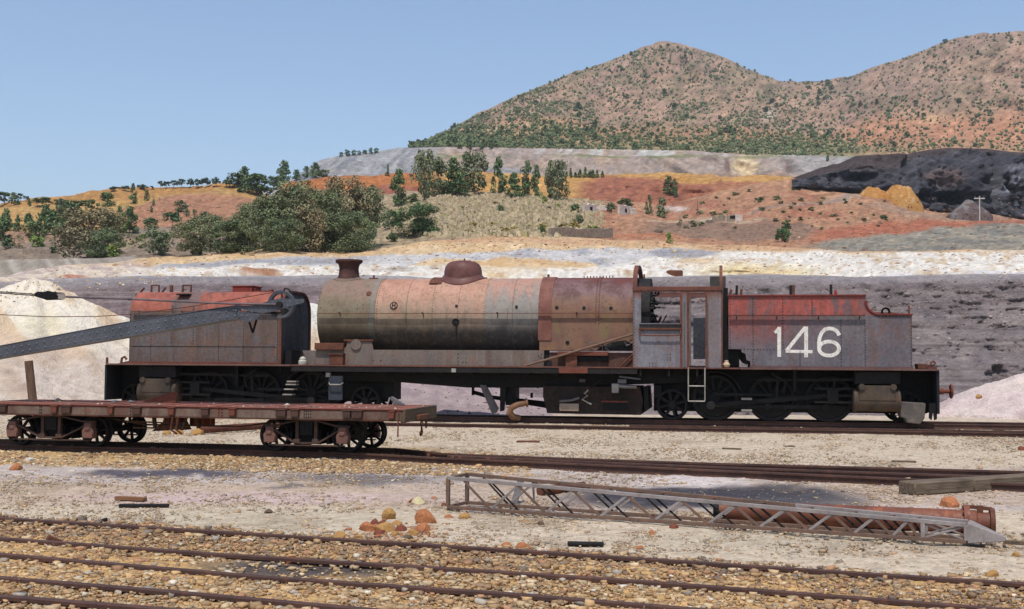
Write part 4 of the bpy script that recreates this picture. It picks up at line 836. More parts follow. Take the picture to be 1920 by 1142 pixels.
# ladder
m = MB(); ly = -1.28
for q in (1290.5, 1321.5): m.tube([(xc(q, ly), ly, FT+.0), (xc(q, ly), ly, Zc(752, q, ly))], .016, 6)
for r_ in (724, 752.5): m.tube([(xc(1290.5, ly), ly, Zc(r_, 1306, ly)), (xc(1321.5, ly), ly, Zc(r_, 1306, ly))], .018, 6)
part(m, 'ladder', M_WORN)
# under the cab: hanger bar, injector
m = MB().tube([(xc(1160, ly, 710), -1.1, Zc(706, 1160, -1.1)), (xc(1200, ly, 710), -1.1, Zc(711, 1200, -1.1))], .022, 6); part(m, 'pipe', M_GREYI)
m = MB().box(xc(1147, -1.1, 725), xc(1160, -1.1, 725), -1.12, -.9, Zc(737, 1153, -1.1), Zc(719, 1153, -1.1)).box(xc(1158, -1.1, 715), xc(1174, -1.1, 715), -1.1, -.95, Zc(719, 1165, -1.1), Zc(711, 1165, -1.1)).tube([(xc(1160, -1, 725), -1.05, Zc(724, 1160, -1.05)), (xc(1194, -1, 725), -1.05, Zc(726, 1190, -1.05))], .05, 10); part(m, 'injector', M_GREYI, bevel=.008)
part(MB().box(xc(1083, -1.1, 714), xc(1094, -1.1, 714), -.72, -.64, Zc(717, 1088, -1.), Zc(711, 1088, -1.)), 'clip', M_GREYI)
# ashpan
M_ASH = m_iron('ashpan_rust', (62, 48, 42), (48, 40, 38), (96, 62, 42), .5, 2)
ya = -.75; xa = lambda q: p(q, 750, ya)[0]; za = lambda py, q=1110: Zc(py, q, ya)
m = MB().prism([(xa(1018), za(724)), (xa(1200), za(724)), (xa(1206), za(750)), (xa(1202), za(777)), (xa(1026), za(776)), (xa(1018), za(745))], ya, -ya); ASH = part(m, 'ashpan', M_ASH, bevel=.012)
part(MB().box(xa(1131), xa(1178), ya-.015, ya-.002, za(769), za(754)), 'ashpan_door', M_BLACK, ASH); part(MB().box(xa(1128), xa(1178), ya-.05, ya-.016, za(754), za(751)), 'ashpan_ledge', M_RUSTR, ASH)
m = MB().box(xa(1050), xa(1086), ya-.1, ya-.003, za(771), za(757)); part(m, 'ashpan_hatch', m_iron('pale_hatch', (178, 160, 142), (156, 134, 116), (130, 88, 60), .5, 4), ASH, .008); m = MB().tube([(xa(1050), ya-.08, za(753)), (xa(1072), ya-.08, za(751)), (xa(1087), ya-.08, za(746))], .03, 8); part(m, 'pipe', M_GREYI, ASH)
m = MB().tube([(xa(1127), ya-.12, za(711)), (xa(1098), ya-.12, za(736)), (xa(1090), ya-.12, za(745))], .02, 6); part(m, 'damper_rod', M_DARK); m = MB().tube([(xa(1104), ya-.13, za(731)), (xa(1097), ya-.13, za(738)), (xa(1103), ya-.13, za(741)), (xa(1093), ya-.13, za(749)), (xa(1110), ya-.13, za(758))], .024, 6); part(m, 'damper_link', M_WORN)
part(MB().prism([(xa(1207), za(724)), (xa(1214), za(724)), (xa(1217), za(766)), (xa(1208), za(772))], ya, .7), 'ashpan_end', M_BLACK); part(MB().box(xa(1226), xa(1240), -.6, .6, za(745), za(722)), 'frame_block', M_BLACK)
# pivot support, slanting beam and elbow pipe ahead of the ashpan
yb = -.7; xb = lambda q: p(q, 750, yb)[0]; zb_ = lambda py, q=920: Zc(py, q, yb)
m = MB().prism([(xb(899), zb_(722)), (xb(911), zb_(722)), (xb(935), zb_(766)), (xb(930), zb_(775)), (xb(922), zb_(775))], yb, yb+.06); part(m, 'support_leg', M_GREYI, bevel=.008)
m = MB().prism([(xb(936), zb_(722)), (xb(948), zb_(722)), (xb(944), zb_(770)), (xb(936), zb_(772))], yb+.1, yb+.16); part(m, 'support_leg', M_DARK)
m = MB().prism([(xb(868), zb_(734)), (xb(905), zb_(744)), (xb(1018), zb_(755)), (xb(1018), zb_(768)), (xb(900), zb_(750)), (xb(868), zb_(741))], .3, .42); m.box(xb(868), xb(872), .3, .4, zb_(744), zb_(722)).box(xb(982), xb(986), .3, .4, zb_(748), zb_(738)); part(m, 'slanting_beam', M_BLACK)
m = MB().box(xb(945), xb(958), -.5, .5, zb_(760), zb_(722)); part(m, 'frame_block', M_BLACK)
m = MB().tube([(xb(989), yb-.15, zb_(754)), (xb(972), yb-.2, zb_(758)), (xb(961), yb-.2, zb_(764)), (xb(958), yb-.18, zb_(773)), (xb(964), yb-.1, zb_(781)), (xb(974), yb, zb_(783))], [.07, .07, .075, .085, .08, .07], 12); m.tube([(xb(988), yb-.15, zb_(754)), (xb(991), yb-.14, zb_(753.5))], .11, 14); part(m, 'elbow_pipe', m_iron('brassy_rust', (150, 112, 84), (128, 92, 66), (110, 70, 48), .4, 5))
part(MB().tube([(xb(1000), 0, zb_(722)), (xb(1000), 0, zb_(729))], .02, 6), 'drain_stub', M_BLACK)
# steps and slabs seen under the front of the boiler unit
m = MB()
for i, (q0, q1, yy) in enumerate(((540, 557, 714.5), (538, 557, 720), (535, 553, 729), (532, 550, 739))): m.box(X(q0, -1.2), X(q1, -1.2), -1.25, -1.0, Zc(yy+2, 545, -1.2), Zc(yy-.3, 545, -1.2))
part(m, 'footstep', M_WORN); m = MB().box(X(617, -1.2), X(643, -1.2), -1.2, -1.17, Zc(750, 630, -1.2), Zc(705, 630, -1.2)); part(m, 'step_plate', m_iron('step_blue', (62, 66, 76), (52, 56, 64), (80, 60, 50), .3, 3)); m = MB().tube([(X(617, -1.25), -1.21, Zc(718, 630, -1.25)), (X(620, -1.25), -1.3, Zc(721, 630, -1.25)), (X(640, -1.25), -1.3, Zc(721, 630, -1.25)), (X(643, -1.25), -1.21, Zc(718, 630, -1.25))], .016, 6); part(m, 'step_tread', M_WORN)
part(MB().box(X(612, -1.2), X(620, -1.2), -1.22, -1.1, Zc(707, 616, -1.2), Zc(699, 616, -1.2)), 'clip', M_GREYI)
# --- tanks
M_RIV = m_iron('rivet_rust', (84, 60, 52), (64, 48, 44), (70, 46, 38), .4, 3)
def rivet_rows(m, px_rows, py_rows, yl, step=.075, rad=.011):
    for q, a, b in px_rows:
        x = X(q, yl, 640); z0, z1 = sorted((Zc(a, q, yl), Zc(b, q, yl))); k = int((z1-z0)/step)+1
        m.bolts([(x, yl-.001, z0+(z1-z0)*i/max(1, k)) for i in range(k+1)], rad)
    for r_, a, b in py_rows:
        x_0, x_1 = X(a, yl, r_), X(b, yl, r_); z = Zc(r_, (a+b)/2, yl); k = int((x_1-x_0)/step)
        m.bolts([(x_0+(x_1-x_0)*i/k, yl-.001, z) for i in range(k+1)], rad)
NF = -1.03; NW = 1.03
fz = lambda py, q=380: Zc(py, q, NF)
f0, f1 = X(242, NF), X(524, NF)
ztop = Zc(547, 380, -.55); zsh = fz(589); zbot = FT+.002
prof = [(-NW, zbot), (-NW, zsh)]+[(-NW+.62*(1-math.cos(t)), zsh+(ztop-zsh)*math.sin(t)) for t in [math.pi/2*k/10 for k in range(1, 11)]]
prof = prof+[(-y, z) for y, z in prof[::-1]]
def ftank_extra(n, c):
    Xx, Yy, Z = n.sep(n.obj)[0:3]; xa_, xb_2 = X(318, NF), X(367, NF)
    t = n.math('MULTIPLY', n.ramp(Xx, xa_-.03, xa_+.03), n.ramp(Xx, xb_2+.03, xb_2-.03)); a = n.noise(n.obj, 2.5, 4, .6)
    return n.mix(n.math('MULTIPLY', t, n.ramp(n.math('ADD', a, n.math('MULTIPLY', Z, 0)), .35, .6, .45, .95)), c, n.mix(n.ramp(a, .4, .6), A(124, 96, 84), A(112, 104, 104)))
M_FT = m_iron('front_tank_paint', (112, 94, 86), (108, 102, 104), (118, 72, 50), .5, 1.6, .6, (92, 72, 60), (fz(583), .035, (184, 104, 86), (160, 90, 76), .12), extra=ftank_extra)
m = MB().prismx(prof, f0, f1); FTK = part(m, 'front_tank', M_FT, bevel=.008)
m = MB(); rivet_rows(m, [(243.5, 590, 680), (283, 625, 680), (322, 575, 648), (362, 575, 650), (410, 610, 680), (456, 610, 680), (520, 590, 680)], [(680, 244, 521)], NF, .075, .015); part(m, 'rivet', M_RIV, FTK, kind='stuff')
part(MB().box(X(246, NF, 650), X(518, NF, 650), -NW-.0035, -NW+.005, fz(650.8), fz(649.4)), 'plate_seam', M_DARK, FTK); part(MB().box(f0-.01, f1+.01, -NW-.06, -NW, zbot, zbot+.05), 'base_angle', M_RUSTR, FTK)
hy = -NW-.09; zz = Zc(583.5, 400, hy); m = MB().box(X(246, hy), X(520, hy), hy-.012, hy+.045, zz-.007, zz+.007); part(m, 'handrail', M_RUST)
for q in (256, 338, 420, 505): m = MB().tube([(X(q, hy), hy, Zc(583.5, q, hy)), (X(q, hy), -NW+.01, Zc(583.5, q, hy)-.01)], .012, 6); part(m, 'handrail_stanchion', M_DARK)
part(MB().box(f1+.001, f1+.05, -NW, -NW+.06, FT-.2, zsh), 'tank_end_post', M_BLACK)
# stripped tank end: slate panel inside a rusty flange
m = MB().prismx([(y*.93, zbot+.15+(z-zbot-.15)*.97 if z > zbot+.1 else zbot+.1) for y, z in prof], f1+.001, f1+.02); part(m, 'tank_end_panel', m_iron('cowl_slate', (92, 94, 98), (74, 76, 78), (112, 96, 78), .4, 2), FTK)
m = MB(); E_ = [Vector((f1+.03, y, z)) for y, z in prof]
for a, c in zip(E_[:-1], E_[1:]): m.bar(a, c, .07, .05)
part(m, 'end_flange', M_RUST, FTK)
part(MB().box(X(532, -1), X(544, -1), -.9, .9, Zc(690, 540, -.9), Zc(657, 540, -.9)), 'pivot_block', M_BLACK)
# fittings on the tank top
def ubar(q0, q1, pyt, nm='lifting_handle', yy=-.3):
    a, b = p(q0, 545, yy)[0], p(q1, 545, yy)[0]; z1 = Zc(pyt, q0, yy); z0 = ztop-.06
    return part(MB().tube([(a, yy, z0), (a, yy, z1), (b, yy, z1), (b, yy, z0)], .028, 6), nm, M_RUST)
ubar(284, 298, 535); ubar(343, 358, 535)
m = MB().box(p(319, 540, -.3)[0], p(324, 540, -.3)[0], -.33, -.27, ztop-.05, Zc(535, 320, -.3)); part(m, 'tank_stub', M_RUST)
m = MB().tube([(p(263, 540, -.3)[0], -.3, ztop), (p(271, 540, -.3)[0], -.3, Zc(540, 271, -.3))], .025, 6).tube([(p(304, 540, -.3)[0], -.3, ztop), (p(311, 540, -.3)[0], -.3, Zc(539, 311, -.3))], .025, 6); part(m, 'tank_stub', M_RUST)
m = MB().box(p(436, 540, -.35)[0], p(473, 540, -.35)[0], -.35, .25, ztop-.03, Zc(536, 455, -.35)).box(p(434, 540, -.36)[0], p(475, 540, -.36)[0], -.37, .27, Zc(537.5, 455, -.35), Zc(535.5, 455, -.35)).box(p(473, 540, -.35)[0], p(477, 540, -.35)[0], -.3, -.2, ztop-.02, Zc(540, 475, -.35)); part(m, 'filler_hatch', m_iron('hatch_red', (142, 62, 52), (118, 54, 46), (100, 54, 42), .4, 3), bevel=.008)
m = MB().box(p(339, 550, -.7)[0], p(361, 550, -.7)[0], -.95, -.75, Zc(553, 350, -.8)-.01, Zc(551, 350, -.8)); part(m, 'tank_slot', M_BLACK)
m = MB().box(p(475, 548, -.4)[0], p(496, 548, -.4)[0], -.4, -.1, ztop, ztop+.03).box(p(501, 545, -.4)[0], p(508, 545, -.4)[0], -.35, -.2, ztop, ztop+.06); part(m, 'tank_strap', M_RUSTR)

# rear tank with the number
rz_ = lambda py, q=1520: Zc(py, q, NE); rx = lambda q, py=620: X(q, NE, py)
zn = rz_(591); xn = [rx(q) for q in (1366, 1407, 1622, 1640, 1710)]
out = [(xn[0], rz_(655)), (xn[0], rz_(554)), (xn[2], rz_(554)), (xn[2]+.01, rz_(566))]+[(xn[2]+.012+(xn[3]-xn[2]+.06)*math.sin(t), zn+(rz_(568)-zn)*(1-math.sin(t))**1.0*(1 if k else 1)) for k, t in enumerate([math.pi/2*j/8 for j in range(0, 0)])]
arc = [(xn[2]+.02+.30*(1-math.cos(t)), zn+.30*(1-math.sin(t))) for t in [math.pi/2*k/8 for k in range(9)]]
out = [(xn[0], rz_(655)), (xn[0], rz_(554)), (xn[2], rz_(554)), (xn[2]+.02, rz_(554)-.1)]+arc+[(xn[4], zn), (xn[4], FT+.002), (xn[1], FT+.002), (xn[1]-.01, rz_(678)), (xn[1]-.09, rz_(676)), (xn[1]-.11, rz_(664)), (xn[1]-.2, rz_(661)), (xn[1]-.21, rz_(655.5))]
def rt_extra(n, c):
    Xx, Yy, Z = n.sep(n.obj)[0:3]; a = n.noise(n.obj, 1.5, 5, .65); b = n.noise(n.map(n.obj, (2, 2, .6)), 2.2, 4, .6)
    left = n.ramp(n.math('ADD', Xx, n.math('MULTIPLY', n.math('SUBTRACT', a, .5), 2.6)), rx(1560), rx(1440)); hi = n.ramp(n.math('ADD', Z, n.math('MULTIPLY', n.math('SUBTRACT', b, .5), .8)), rz_(665), rz_(610))
    c = n.mix(n.math('MULTIPLY', n.math('MULTIPLY', left, hi), .85), c, n.mix(n.ramp(b, .4, .65), A(156, 84, 78), A(136, 92, 90)))
    far = n.math('MULTIPLY', n.ramp(Xx, rx(1622), rx(1634)), n.ramp(b, .4, .65)); c = n.mix(n.math('MULTIPLY', far, .6), c, A(118, 92, 84))
    up_ = n.ramp(Z, rz_(592.5), rz_(590)); return n.mix(up_, c, n.mix(n.ramp(b, .48, .6), n.mix(n.ramp(a, .4, .6), A(188, 96, 84), A(164, 86, 76)), A(130, 98, 98)))
M_RT = m_iron('rear_tank_paint', (124, 118, 122), (106, 102, 110), (112, 68, 54), .4, 1.6, .3, (112, 88, 84), extra=rt_extra)
m = MB().prism(out, -1.2, -1.17); RTK = part(m, 'rear_tank', M_RT)
m = MB().prism([(a, b) for a, b in out], 1.17, 1.2); part(m, 'far_plate', M_RT, RTK)
for b6 in ((xn[2]-.03, xn[2]+.02, -1.168, 1.168, zn-.05, rz_(554)-.02), (xn[4]-.03, xn[4], -1.168, 1.168, FT+.01, zn-.002), (xn[0], xn[0]+.03, -1.168, 1.168, rz_(655), rz_(554)-.01)): part(MB().box(*b6), 'end_plate', M_RT, RTK)
m = MB().box(xn[2]+.02, xn[4]-.03, -1.168, 1.168, zn-.03, zn-.003).box(xn[0]+.03, xn[2]-.03, -1.168, 1.168, rz_(575), rz_(574)); part(m, 'tank_top', m_iron('tank_top_red', (140, 66, 56), (118, 60, 52), (98, 58, 44), .5, 3), RTK)
M_RIM = m_iron('rim_red', (134, 60, 54), (112, 54, 50), (92, 52, 42), .4, 3)
for b6 in ((xn[0]-.02, xn[2]+.03, -1.24, -1.13, rz_(555.5), rz_(552.5)), (xn[2]+.32, xn[4]+.02, -1.24, -1.13, zn-.001, zn+.035), (xn[0]-.02, xn[2]+.03, 1.13, 1.24, rz_(555.5), rz_(552.5))): part(MB().box(*b6), 'rim_angle', M_RIM, RTK, .006)
part(MB().tube([(a, -1.2, b+.01) for a, b in arc], .035, 6), 'rim_angle', M_RIM, RTK)
# sloping coal back plate showing over the rim
m = MB().box(rx(1570), rx(1614), .3, 1.1, rz_(553), rz_(549)).prism([(rx(1646), zn+.03), (rx(1655), zn+.13), (rx(1704), zn+.12), (rx(1709), zn+.03)], .4, 1.1); part(m, 'bunker_plate', M_RUSTR, RTK)
m = MB().lathe([(.1, -.03), (.1, .03), (.06, .03), (.06, -.03)], (rx(1668), -.6, zn+.1), 'y', 20, False); part(m, 'lifting_ring', M_DARK)
part(MB().box(rx(1705), rx(1708), -1.1, -1.05, zn, zn+.22), 'tank_stub', M_RUSTR)
m = MB(); Rv = [(1369, 560, 650), (1412, 560, 690), (1468, 562, 652), (1523, 562, 592), (1577, 600, 690), (1500, 655, 690), (1622, 600, 690), (1708.5, 594, 690)]
rivet_rows(m, Rv, [(690, 1410, 1708), (655, 1372, 1450), (593.5, 1648, 1708)], -1.2, .07, .015); part(m, 'rivet', M_RIV, RTK, kind='stuff')
part(MB().box(rx(1366), rx(1622), -1.2035, -1.195, rz_(592.2), rz_(590.8)), 'plate_seam', M_DARK, RTK)
part(MB().box(xn[1]-.02, xn[4]+.02, -1.26, -1.202, FT+.002, FT+.05), 'base_angle', m_iron('angle_mauve', (116, 88, 86), (100, 78, 78), (110, 66, 50), .4, 3), RTK)
hy = -1.29; zz = Zc(592, 1500, hy); m = MB().box(X(1368, hy), X(1624, hy), hy-.012, hy+.045, zz-.007, zz+.007); part(m, 'handrail', M_RUST)
for q in (1381, 1457, 1535, 1612): m = MB().tube([(X(q, hy), hy, zz+.01), (X(q, hy), hy, zz-.05), (X(q, hy), -1.19, zz-.07)], .014, 6); part(m, 'handrail_stanchion', M_DARK)
for q0, q1, t_ in ((1367, 1372, 541), (1381, 1382.5, 533), (1389.5, 1391, 540), (1484, 1485, 533), (1489.5, 1490, 533), (1561, 1561, 532)): m = MB().bar((rx(q0), -.9, rz_(556)), (rx(q1), -.9, rz_(t_)), .035, .06); part(m, 'tank_stake', M_DARK if q0 in (1381, 1484, 1561) else M_RUST)
m = MB().prism([(rx(1566), rz_(553)), (rx(1568), rz_(543)), (rx(1571), rz_(542)), (rx(1574), rz_(553))], -.9, -.86); part(m, 'tank_stub', m_iron('bright_red', (190, 60, 54), (170, 54, 50), (120, 56, 46), .2, 3))
# painted number, a few mm of paint film proud of the plate
def stroke(m, pts, w, yl=-1.2045, closed=False):
    P = [Vector((a, 0, b)) for a, b in pts]; n = len(P); L = []; Rr = []
    for i in range(n):
        d = (P[(i+1) % n]-P[i-1]) if closed else (P[min(i+1, n-1)]-P[max(i-1, 0)]); d.normalize(); e = Vector((-d.z, 0, d.x))*w/2; L.append(P[i]+e); Rr.append(P[i]-e)
    v = [(q.x, yl, q.z) for q in L]+[(q.x, yl, q.z) for q in Rr]+[(q.x, -1.2005, q.z) for q in L]+[(q.x, -1.2005, q.z) for q in Rr]
    f = []
    for i in range(n if closed else n-1):
        j = (i+1) % n; f += [(i, n+i, n+j, j), (2*n+i, 2*n+j, 3*n+j, 3*n+i), (i, j, 2*n+j, 2*n+i), (n+i, 3*n+i, 3*n+j, n+j)]
    if not closed: f += [(0, 2*n, 3*n, n), (n-1, 2*n-1, 4*n-1, 3*n-1)]
    m.add(v, f)
def num_mat():
    n = NT('number_paint'); a = n.noise(n.obj, 5, 5, .65); f = n.noise(n.obj, 26, 4, .6); c = n.mix(n.ramp(a, .35, .7), A(252, 246, 236), A(222, 214, 206)); c = n.mix(n.ramp(f, .54, .7, 0, .55), c, A(138, 116, 114)); c = n.mix(n.math('MULTIPLY', n.ramp(n.noise(n.map(n.obj, (9, 9, .8)), 1.6, 5, .65), .52, .7), .35), c, A(150, 128, 122)); return n.out(c, .7)
M_NUM = num_mat(); N = lambda a, b: (rx(a, b), rz_(b, a)); w_ = abs(rx(1507)-rx(1499.6))
m = MB(); stroke(m, [N(1461, 613), N(1461, 669.5)], w_*.95); stroke(m, [N(1452.5, 624), N(1459, 617.5)], w_*.8, -1.2042); part(m, 'numeral', M_NUM, RTK)
m = MB(); stroke(m, [N(1511.5, 612.5), N(1511.5, 670)], w_*.95); stroke(m, [N(1510, 613.5), N(1474.5, 658)], w_*.9, -1.2042); stroke(m, [N(1473, 658.5), N(1523.5, 659.5)], w_*.8, -1.2038); part(m, 'numeral', M_NUM, RTK)
m = MB(); stroke(m, [N(1554.5+18.6*math.cos(t), 653.6-13.2*math.sin(t)) for t in [2*math.pi*k/36 for k in range(36)]], w_*.95, closed=True)
stroke(m, [N(*q) for q in ((1536, 654), (1535.5, 643), (1537, 632), (1541, 623.5), (1547, 617.5), (1554.5, 615.8), (1562, 616.8), (1568, 620), (1571.5, 624), (1573.5, 629))], w_*.95, -1.2042); part(m, 'numeral', M_NUM, RTK)

# --- footplates, beams and running gear of the two engine units
def fplate(q0, q1, nm): return part(MB().box(X(q0, -1.27), X(q1, -1.27), -1.27, 1.27, FT-.04, FT-.001), nm, m_iron(nm+'_rust', (122, 92, 82), (98, 74, 70), (118, 72, 52), .4, 3), bevel=.008)
fplate(198, 544, 'front_footplate'); fplate(1388, 1761, 'rear_footplate')
zrail = 0.0
def beam(q, nm, lo):
    x = X(q, -1.2); m = MB().box(x-.03, x+.03, -1.22, 1.22, lo, FT-.041); return part(m, nm, m_iron(nm+'_black', (34, 36, 42), (26, 27, 32), (58, 44, 40), .25, 2), bevel=.008)
beam(200, 'buffer_beam', .32); beam(1758, 'buffer_beam', .25)
for q0, q1 in ((203, 640), (1290, 1755)):
    for s in (-1, 1): part(MB().prism([(X(a, -.42), b) for a, b in ([(q0, FT-.042), (q1, FT-.042), (q1, .34), (q1-20, .22), (q0+90, .2), (q0+20, .34)])], s*.42-.03, s*.42+.03), 'frame_plate', M_BLACK)
# short valance plates that shade the gear

def wheel(xw, r, spokes, nm, yy=-.533, cw=False, mat=None):
    mat = mat or M_BLACK; sgn = -1 if yy < 0 else 1; c = (xw, yy, r)
    m = MB().lathe([(r*.84, -.05), (r*.985, -.055), (r, -.045), (r, .045), (r+.022, .05), (r+.022, .07), (r*.84, .07), (r*.84, -.05)], c, 'y', 40, False)
    W_ = part(m, nm, mat)
    m = MB().lathe([(.03, -.085), (r*.24, -.08), (r*.27, .06), (.03, .06)], c, 'y', 20); part(m, 'hub', mat, W_)
    m = MB()
    for k in range(spokes):
        t = 2*math.pi*(k+.3)/spokes; d = Vector((math.cos(t), 0, math.sin(t))); m.bar(Vector(c)+d*r*.2, Vector(c)+d*r*.86, .045, .06)
    part(m, 'spokes', mat, W_)
    if cw:
        m = MB().prism([(xw+r*.82*math.cos(t), r+r*.82*math.sin(t)) for t in [R(200+140*k/10) for k in range(11)]], yy-.05, yy+.04); part(m, 'counterweight', mat, W_)
    return W_
M_WHEEL = m_iron('wheel_black', (34, 30, 29), (24, 22, 23), (58, 44, 37), .3, 4, rough=.65)
gx = lambda q: p(q, 765, -.6)[0]
units = [dict(pony=gx(1700), cyl=gx(1640), drv=[gx(1555), gx(1447), gx(1341)], trail=gx(1260), s=1), dict(pony=gx(251), cyl=gx(309), drv=[gx(390), gx(487), gx(583)], trail=gx(684), s=-1)]
M_CYL = m_iron('cylinder_rust', (98, 82, 68), (76, 68, 62), (100, 68, 48), .5, 2.2, .6, (48, 42, 40), z2=None)
for u in units:
    s = u['s']
    for yy in (-.533, .533):
        wheel(u['pony'], .36, 8, 'carrying_wheel', yy, mat=M_WHEEL); wheel(u['trail'], .36, 8, 'carrying_wheel', yy, mat=M_WHEEL)
        for d in u['drv']: wheel(d, .535, 12, 'driving_wheel', yy, True, M_WHEEL)
        ys = yy-.2 if yy < 0 else yy+.2
        cr = .15; pins = [(d-s*.10, .535-.19) for d in u['drv']]
        m = MB().bar((pins[0][0], ys, pins[0][1]), (pins[2][0], ys, pins[2][1]), .04, .09)
        for q in pins: m.lathe([(.085, -.06), (.085, .06)], (q[0], ys, q[1]), 'y', 14)
        part(m, 'coupling_rod', M_DARK)
        yc = yy-.34 if yy < 0 else yy+.34; zcyl = .62
        xh = u['cyl']-s*.95; m = MB().bar((pins[2][0], yc+(.06 if yy < 0 else -.06), pins[2][1]+.02), (xh, yc+(.06 if yy < 0 else -.06), zcyl), .04, .10).lathe([(.1, -.05), (.1, .05)], (pins[2][0], yc, pins[2][1]+.02), 'y', 14); part(m, 'connecting_rod', M_DARK)
        m = MB().box(min(u['cyl']-s*.35, u['cyl']-s*1.35), max(u['cyl']-s*.35, u['cyl']-s*1.35), yc-.04, yc+.04, zcyl+.13, zcyl+.18).box(min(u['cyl']-s*.35, u['cyl']-s*1.35), max(u['cyl']-s*.35, u['cyl']-s*1.35), yc-.04, yc+.04, zcyl-.17, zcyl-.12).box(xh-.12, xh+.12, yc-.06, yc+.06, zcyl-.12, zcyl+.13); part(m, 'crosshead_guide', M_DARK)
        m = MB().tube([(xh, yc, zcyl), (u['cyl']-s*.3, yc, zcyl)], .03, 8); part(m, 'piston_rod', M_DARK)
        # cylinder: flat-topped barrel with covers, steam chest above
        m = MB().lathe([(.20, -.52), (.27, -.5), (.27, -.44), (.25, -.43), (.25, .43), (.27, .44), (.27, .5), (.2, .52)], (u['cyl'], yc, zcyl-.1), 'x', 28)
        m.box(u['cyl']-.40, u['cyl']+.40, yc-.262, yc+.262, zcyl-.1, zcyl+.24); part(m, 'cylinder', M_CYL, bevel=.012)
        m = MB().box(u['cyl']-.48, u['cyl']+.50, yc-.2, yc+.26, zcyl+.27, FT-.06); part(m, 'steam_chest', M_DARK, bevel=.01)
        for q in (-.34, .34): part(MB().lathe([(.07, -.03), (.07, .03)], (u['cyl']+q, yc-.27, zcyl+.21), 'y', 12), 'cylinder_lug', M_CYL)
        # valve gear: link, radius rod, hangers
        gxm = u['drv'][1]; m = MB().bar((gxm-s*.35, yc+.05, .95), (u['cyl']-s*.4, yc+.05, .98), .035, .06).bar((gxm+s*.1, yc+.05, .55), (gxm+s*.14, yc+.05, 1.12), .05, .06).bar((gxm-s*.02, yc+.04, .62), (u['drv'][2], yc+.04, .62), .03, .05).bar((xh, yc+.05, .55), (xh+s*.05, yc+.05, .95), .04, .05).tube([(gxm+s*.0, yc, 1.12), (gxm+s*.3, yc, .92), (gxm+s*.24, yc, .66)], .03, 6); part(m, 'valve_gear', M_DARK)
        m = MB().box(gxm+s*.5-.04, gxm+s*.5+.04, yc-.03, yc+.3, .7, FT-.045); part(m, 'motion_bracket', M_BLACK)
    for d in u['drv']+[u['pony'], u['trail']]: part(MB().tube([(d, -.6, .36 if d in (u['pony'], u['trail']) else .535), (d, .6, .36 if d in (u['pony'], u['trail']) else .535)], .07, 10), 'axle', M_BLACK)
# worn bright bits on the rods, splasher arc behind the trailing driver
for q, r_ in ((1400, 748), (1400, 769.5)): m = MB().box(p(q-10, r_, -.9)[0], p(q+10, r_, -.9)[0], -.905, -.885, Zc(r_+2, q, -.9), Zc(r_-2, q, -.9)); part(m, 'bare_metal_patch', M_WORN)
for d in (units[0]['drv'][2], units[1]['drv'][2]):
    m = MB(); k = 20; v = []; f = []
    for i in range(k+1):
        t = R(20+140*i/k); x, z = d+.62*math.cos(t), .535+.62*math.sin(t); v += [(x, -.86, z), (x, -.4, z), (d+.59*math.cos(t), -.4, .535+.59*math.sin(t)), (d+.59*math.cos(t), -.86, .535+.59*math.sin(t))]
    for i in range(k):
        for j in range(4): f.append((i*4+j, i*4+(j+1) % 4, (i+1)*4+(j+1) % 4, (i+1)*4+j))
    m.add(v, f); part(m, 'splasher', M_DARK)
# rear sand box hanging by the pony wheel, guard irons, buffer and hooks
ysb = -1.05; b_ = lambda q, r_: p(q, r_, ysb)
m = MB().prism([b_(1689, 753), b_(1736, 756), b_(1734, 784), b_(1726, 796), b_(1700, 793), b_(1698, 785), b_(1688, 782)], ysb, ysb+.4); part(m, 'hanging_box', m_iron('box_grey', (112, 104, 98), (96, 88, 84), (128, 104, 84), .4, 3), bevel=.02)
m = MB().prism([b_(1742, 756), b_(1757, 756), b_(1756, 786), b_(1751, 788), b_(1749, 772), b_(1746, 788), b_(1741, 784)], -1.1, -1.06); part(m, 'guard_iron', M_BLACK)
xe = X(1761, 0)
m = MB().lathe([(.07, 0), (.07, .16), (.05, .16), (.05, .3), (.16, .31), (.17, .33), (.15, .36), (.02, .37)], (xe-.08, 0, .72), 'x', 24); part(m, 'buffer', M_RUSTR)
m = MB().box(X(1719, -1), X(1738, -1), -1.1, -.7, FT, FT+.12); part(m, 'tool_box', M_RUST, bevel=.01)
m = MB().tube([(X(1742, -1), -1.0, FT), (X(1745, -1), -1.0, FT+.14), (X(1750, -1), -1.0, FT+.18), (X(1754, -1), -1.0, FT+.12)], .025, 6).box(X(1738, -1), X(1756, -1), -1.05, -.9, FT, FT+.05); part(m, 'lamp_bracket', M_RUSTR)
m = MB().tube([(X(228, -1), -1.0, FT), (X(229, -1), -1.0, FT+.13), (X(234, -1), -1.0, FT+.17), (X(238, -1), -1.0, FT+.1)], .03, 6); part(m, 'lamp_bracket', M_RUSTR)
part(MB().box(X(200, -1.1), X(203, -1.1), -1.13, -1.08, FT, FT+.15), 'tank_stub', M_RUSTR)
part(MB().prism([(X(214, -1), FT), (X(240, -1), FT+.08), (X(240, -1), FT)], -.8, .6), 'sloping_plate', M_RUST)
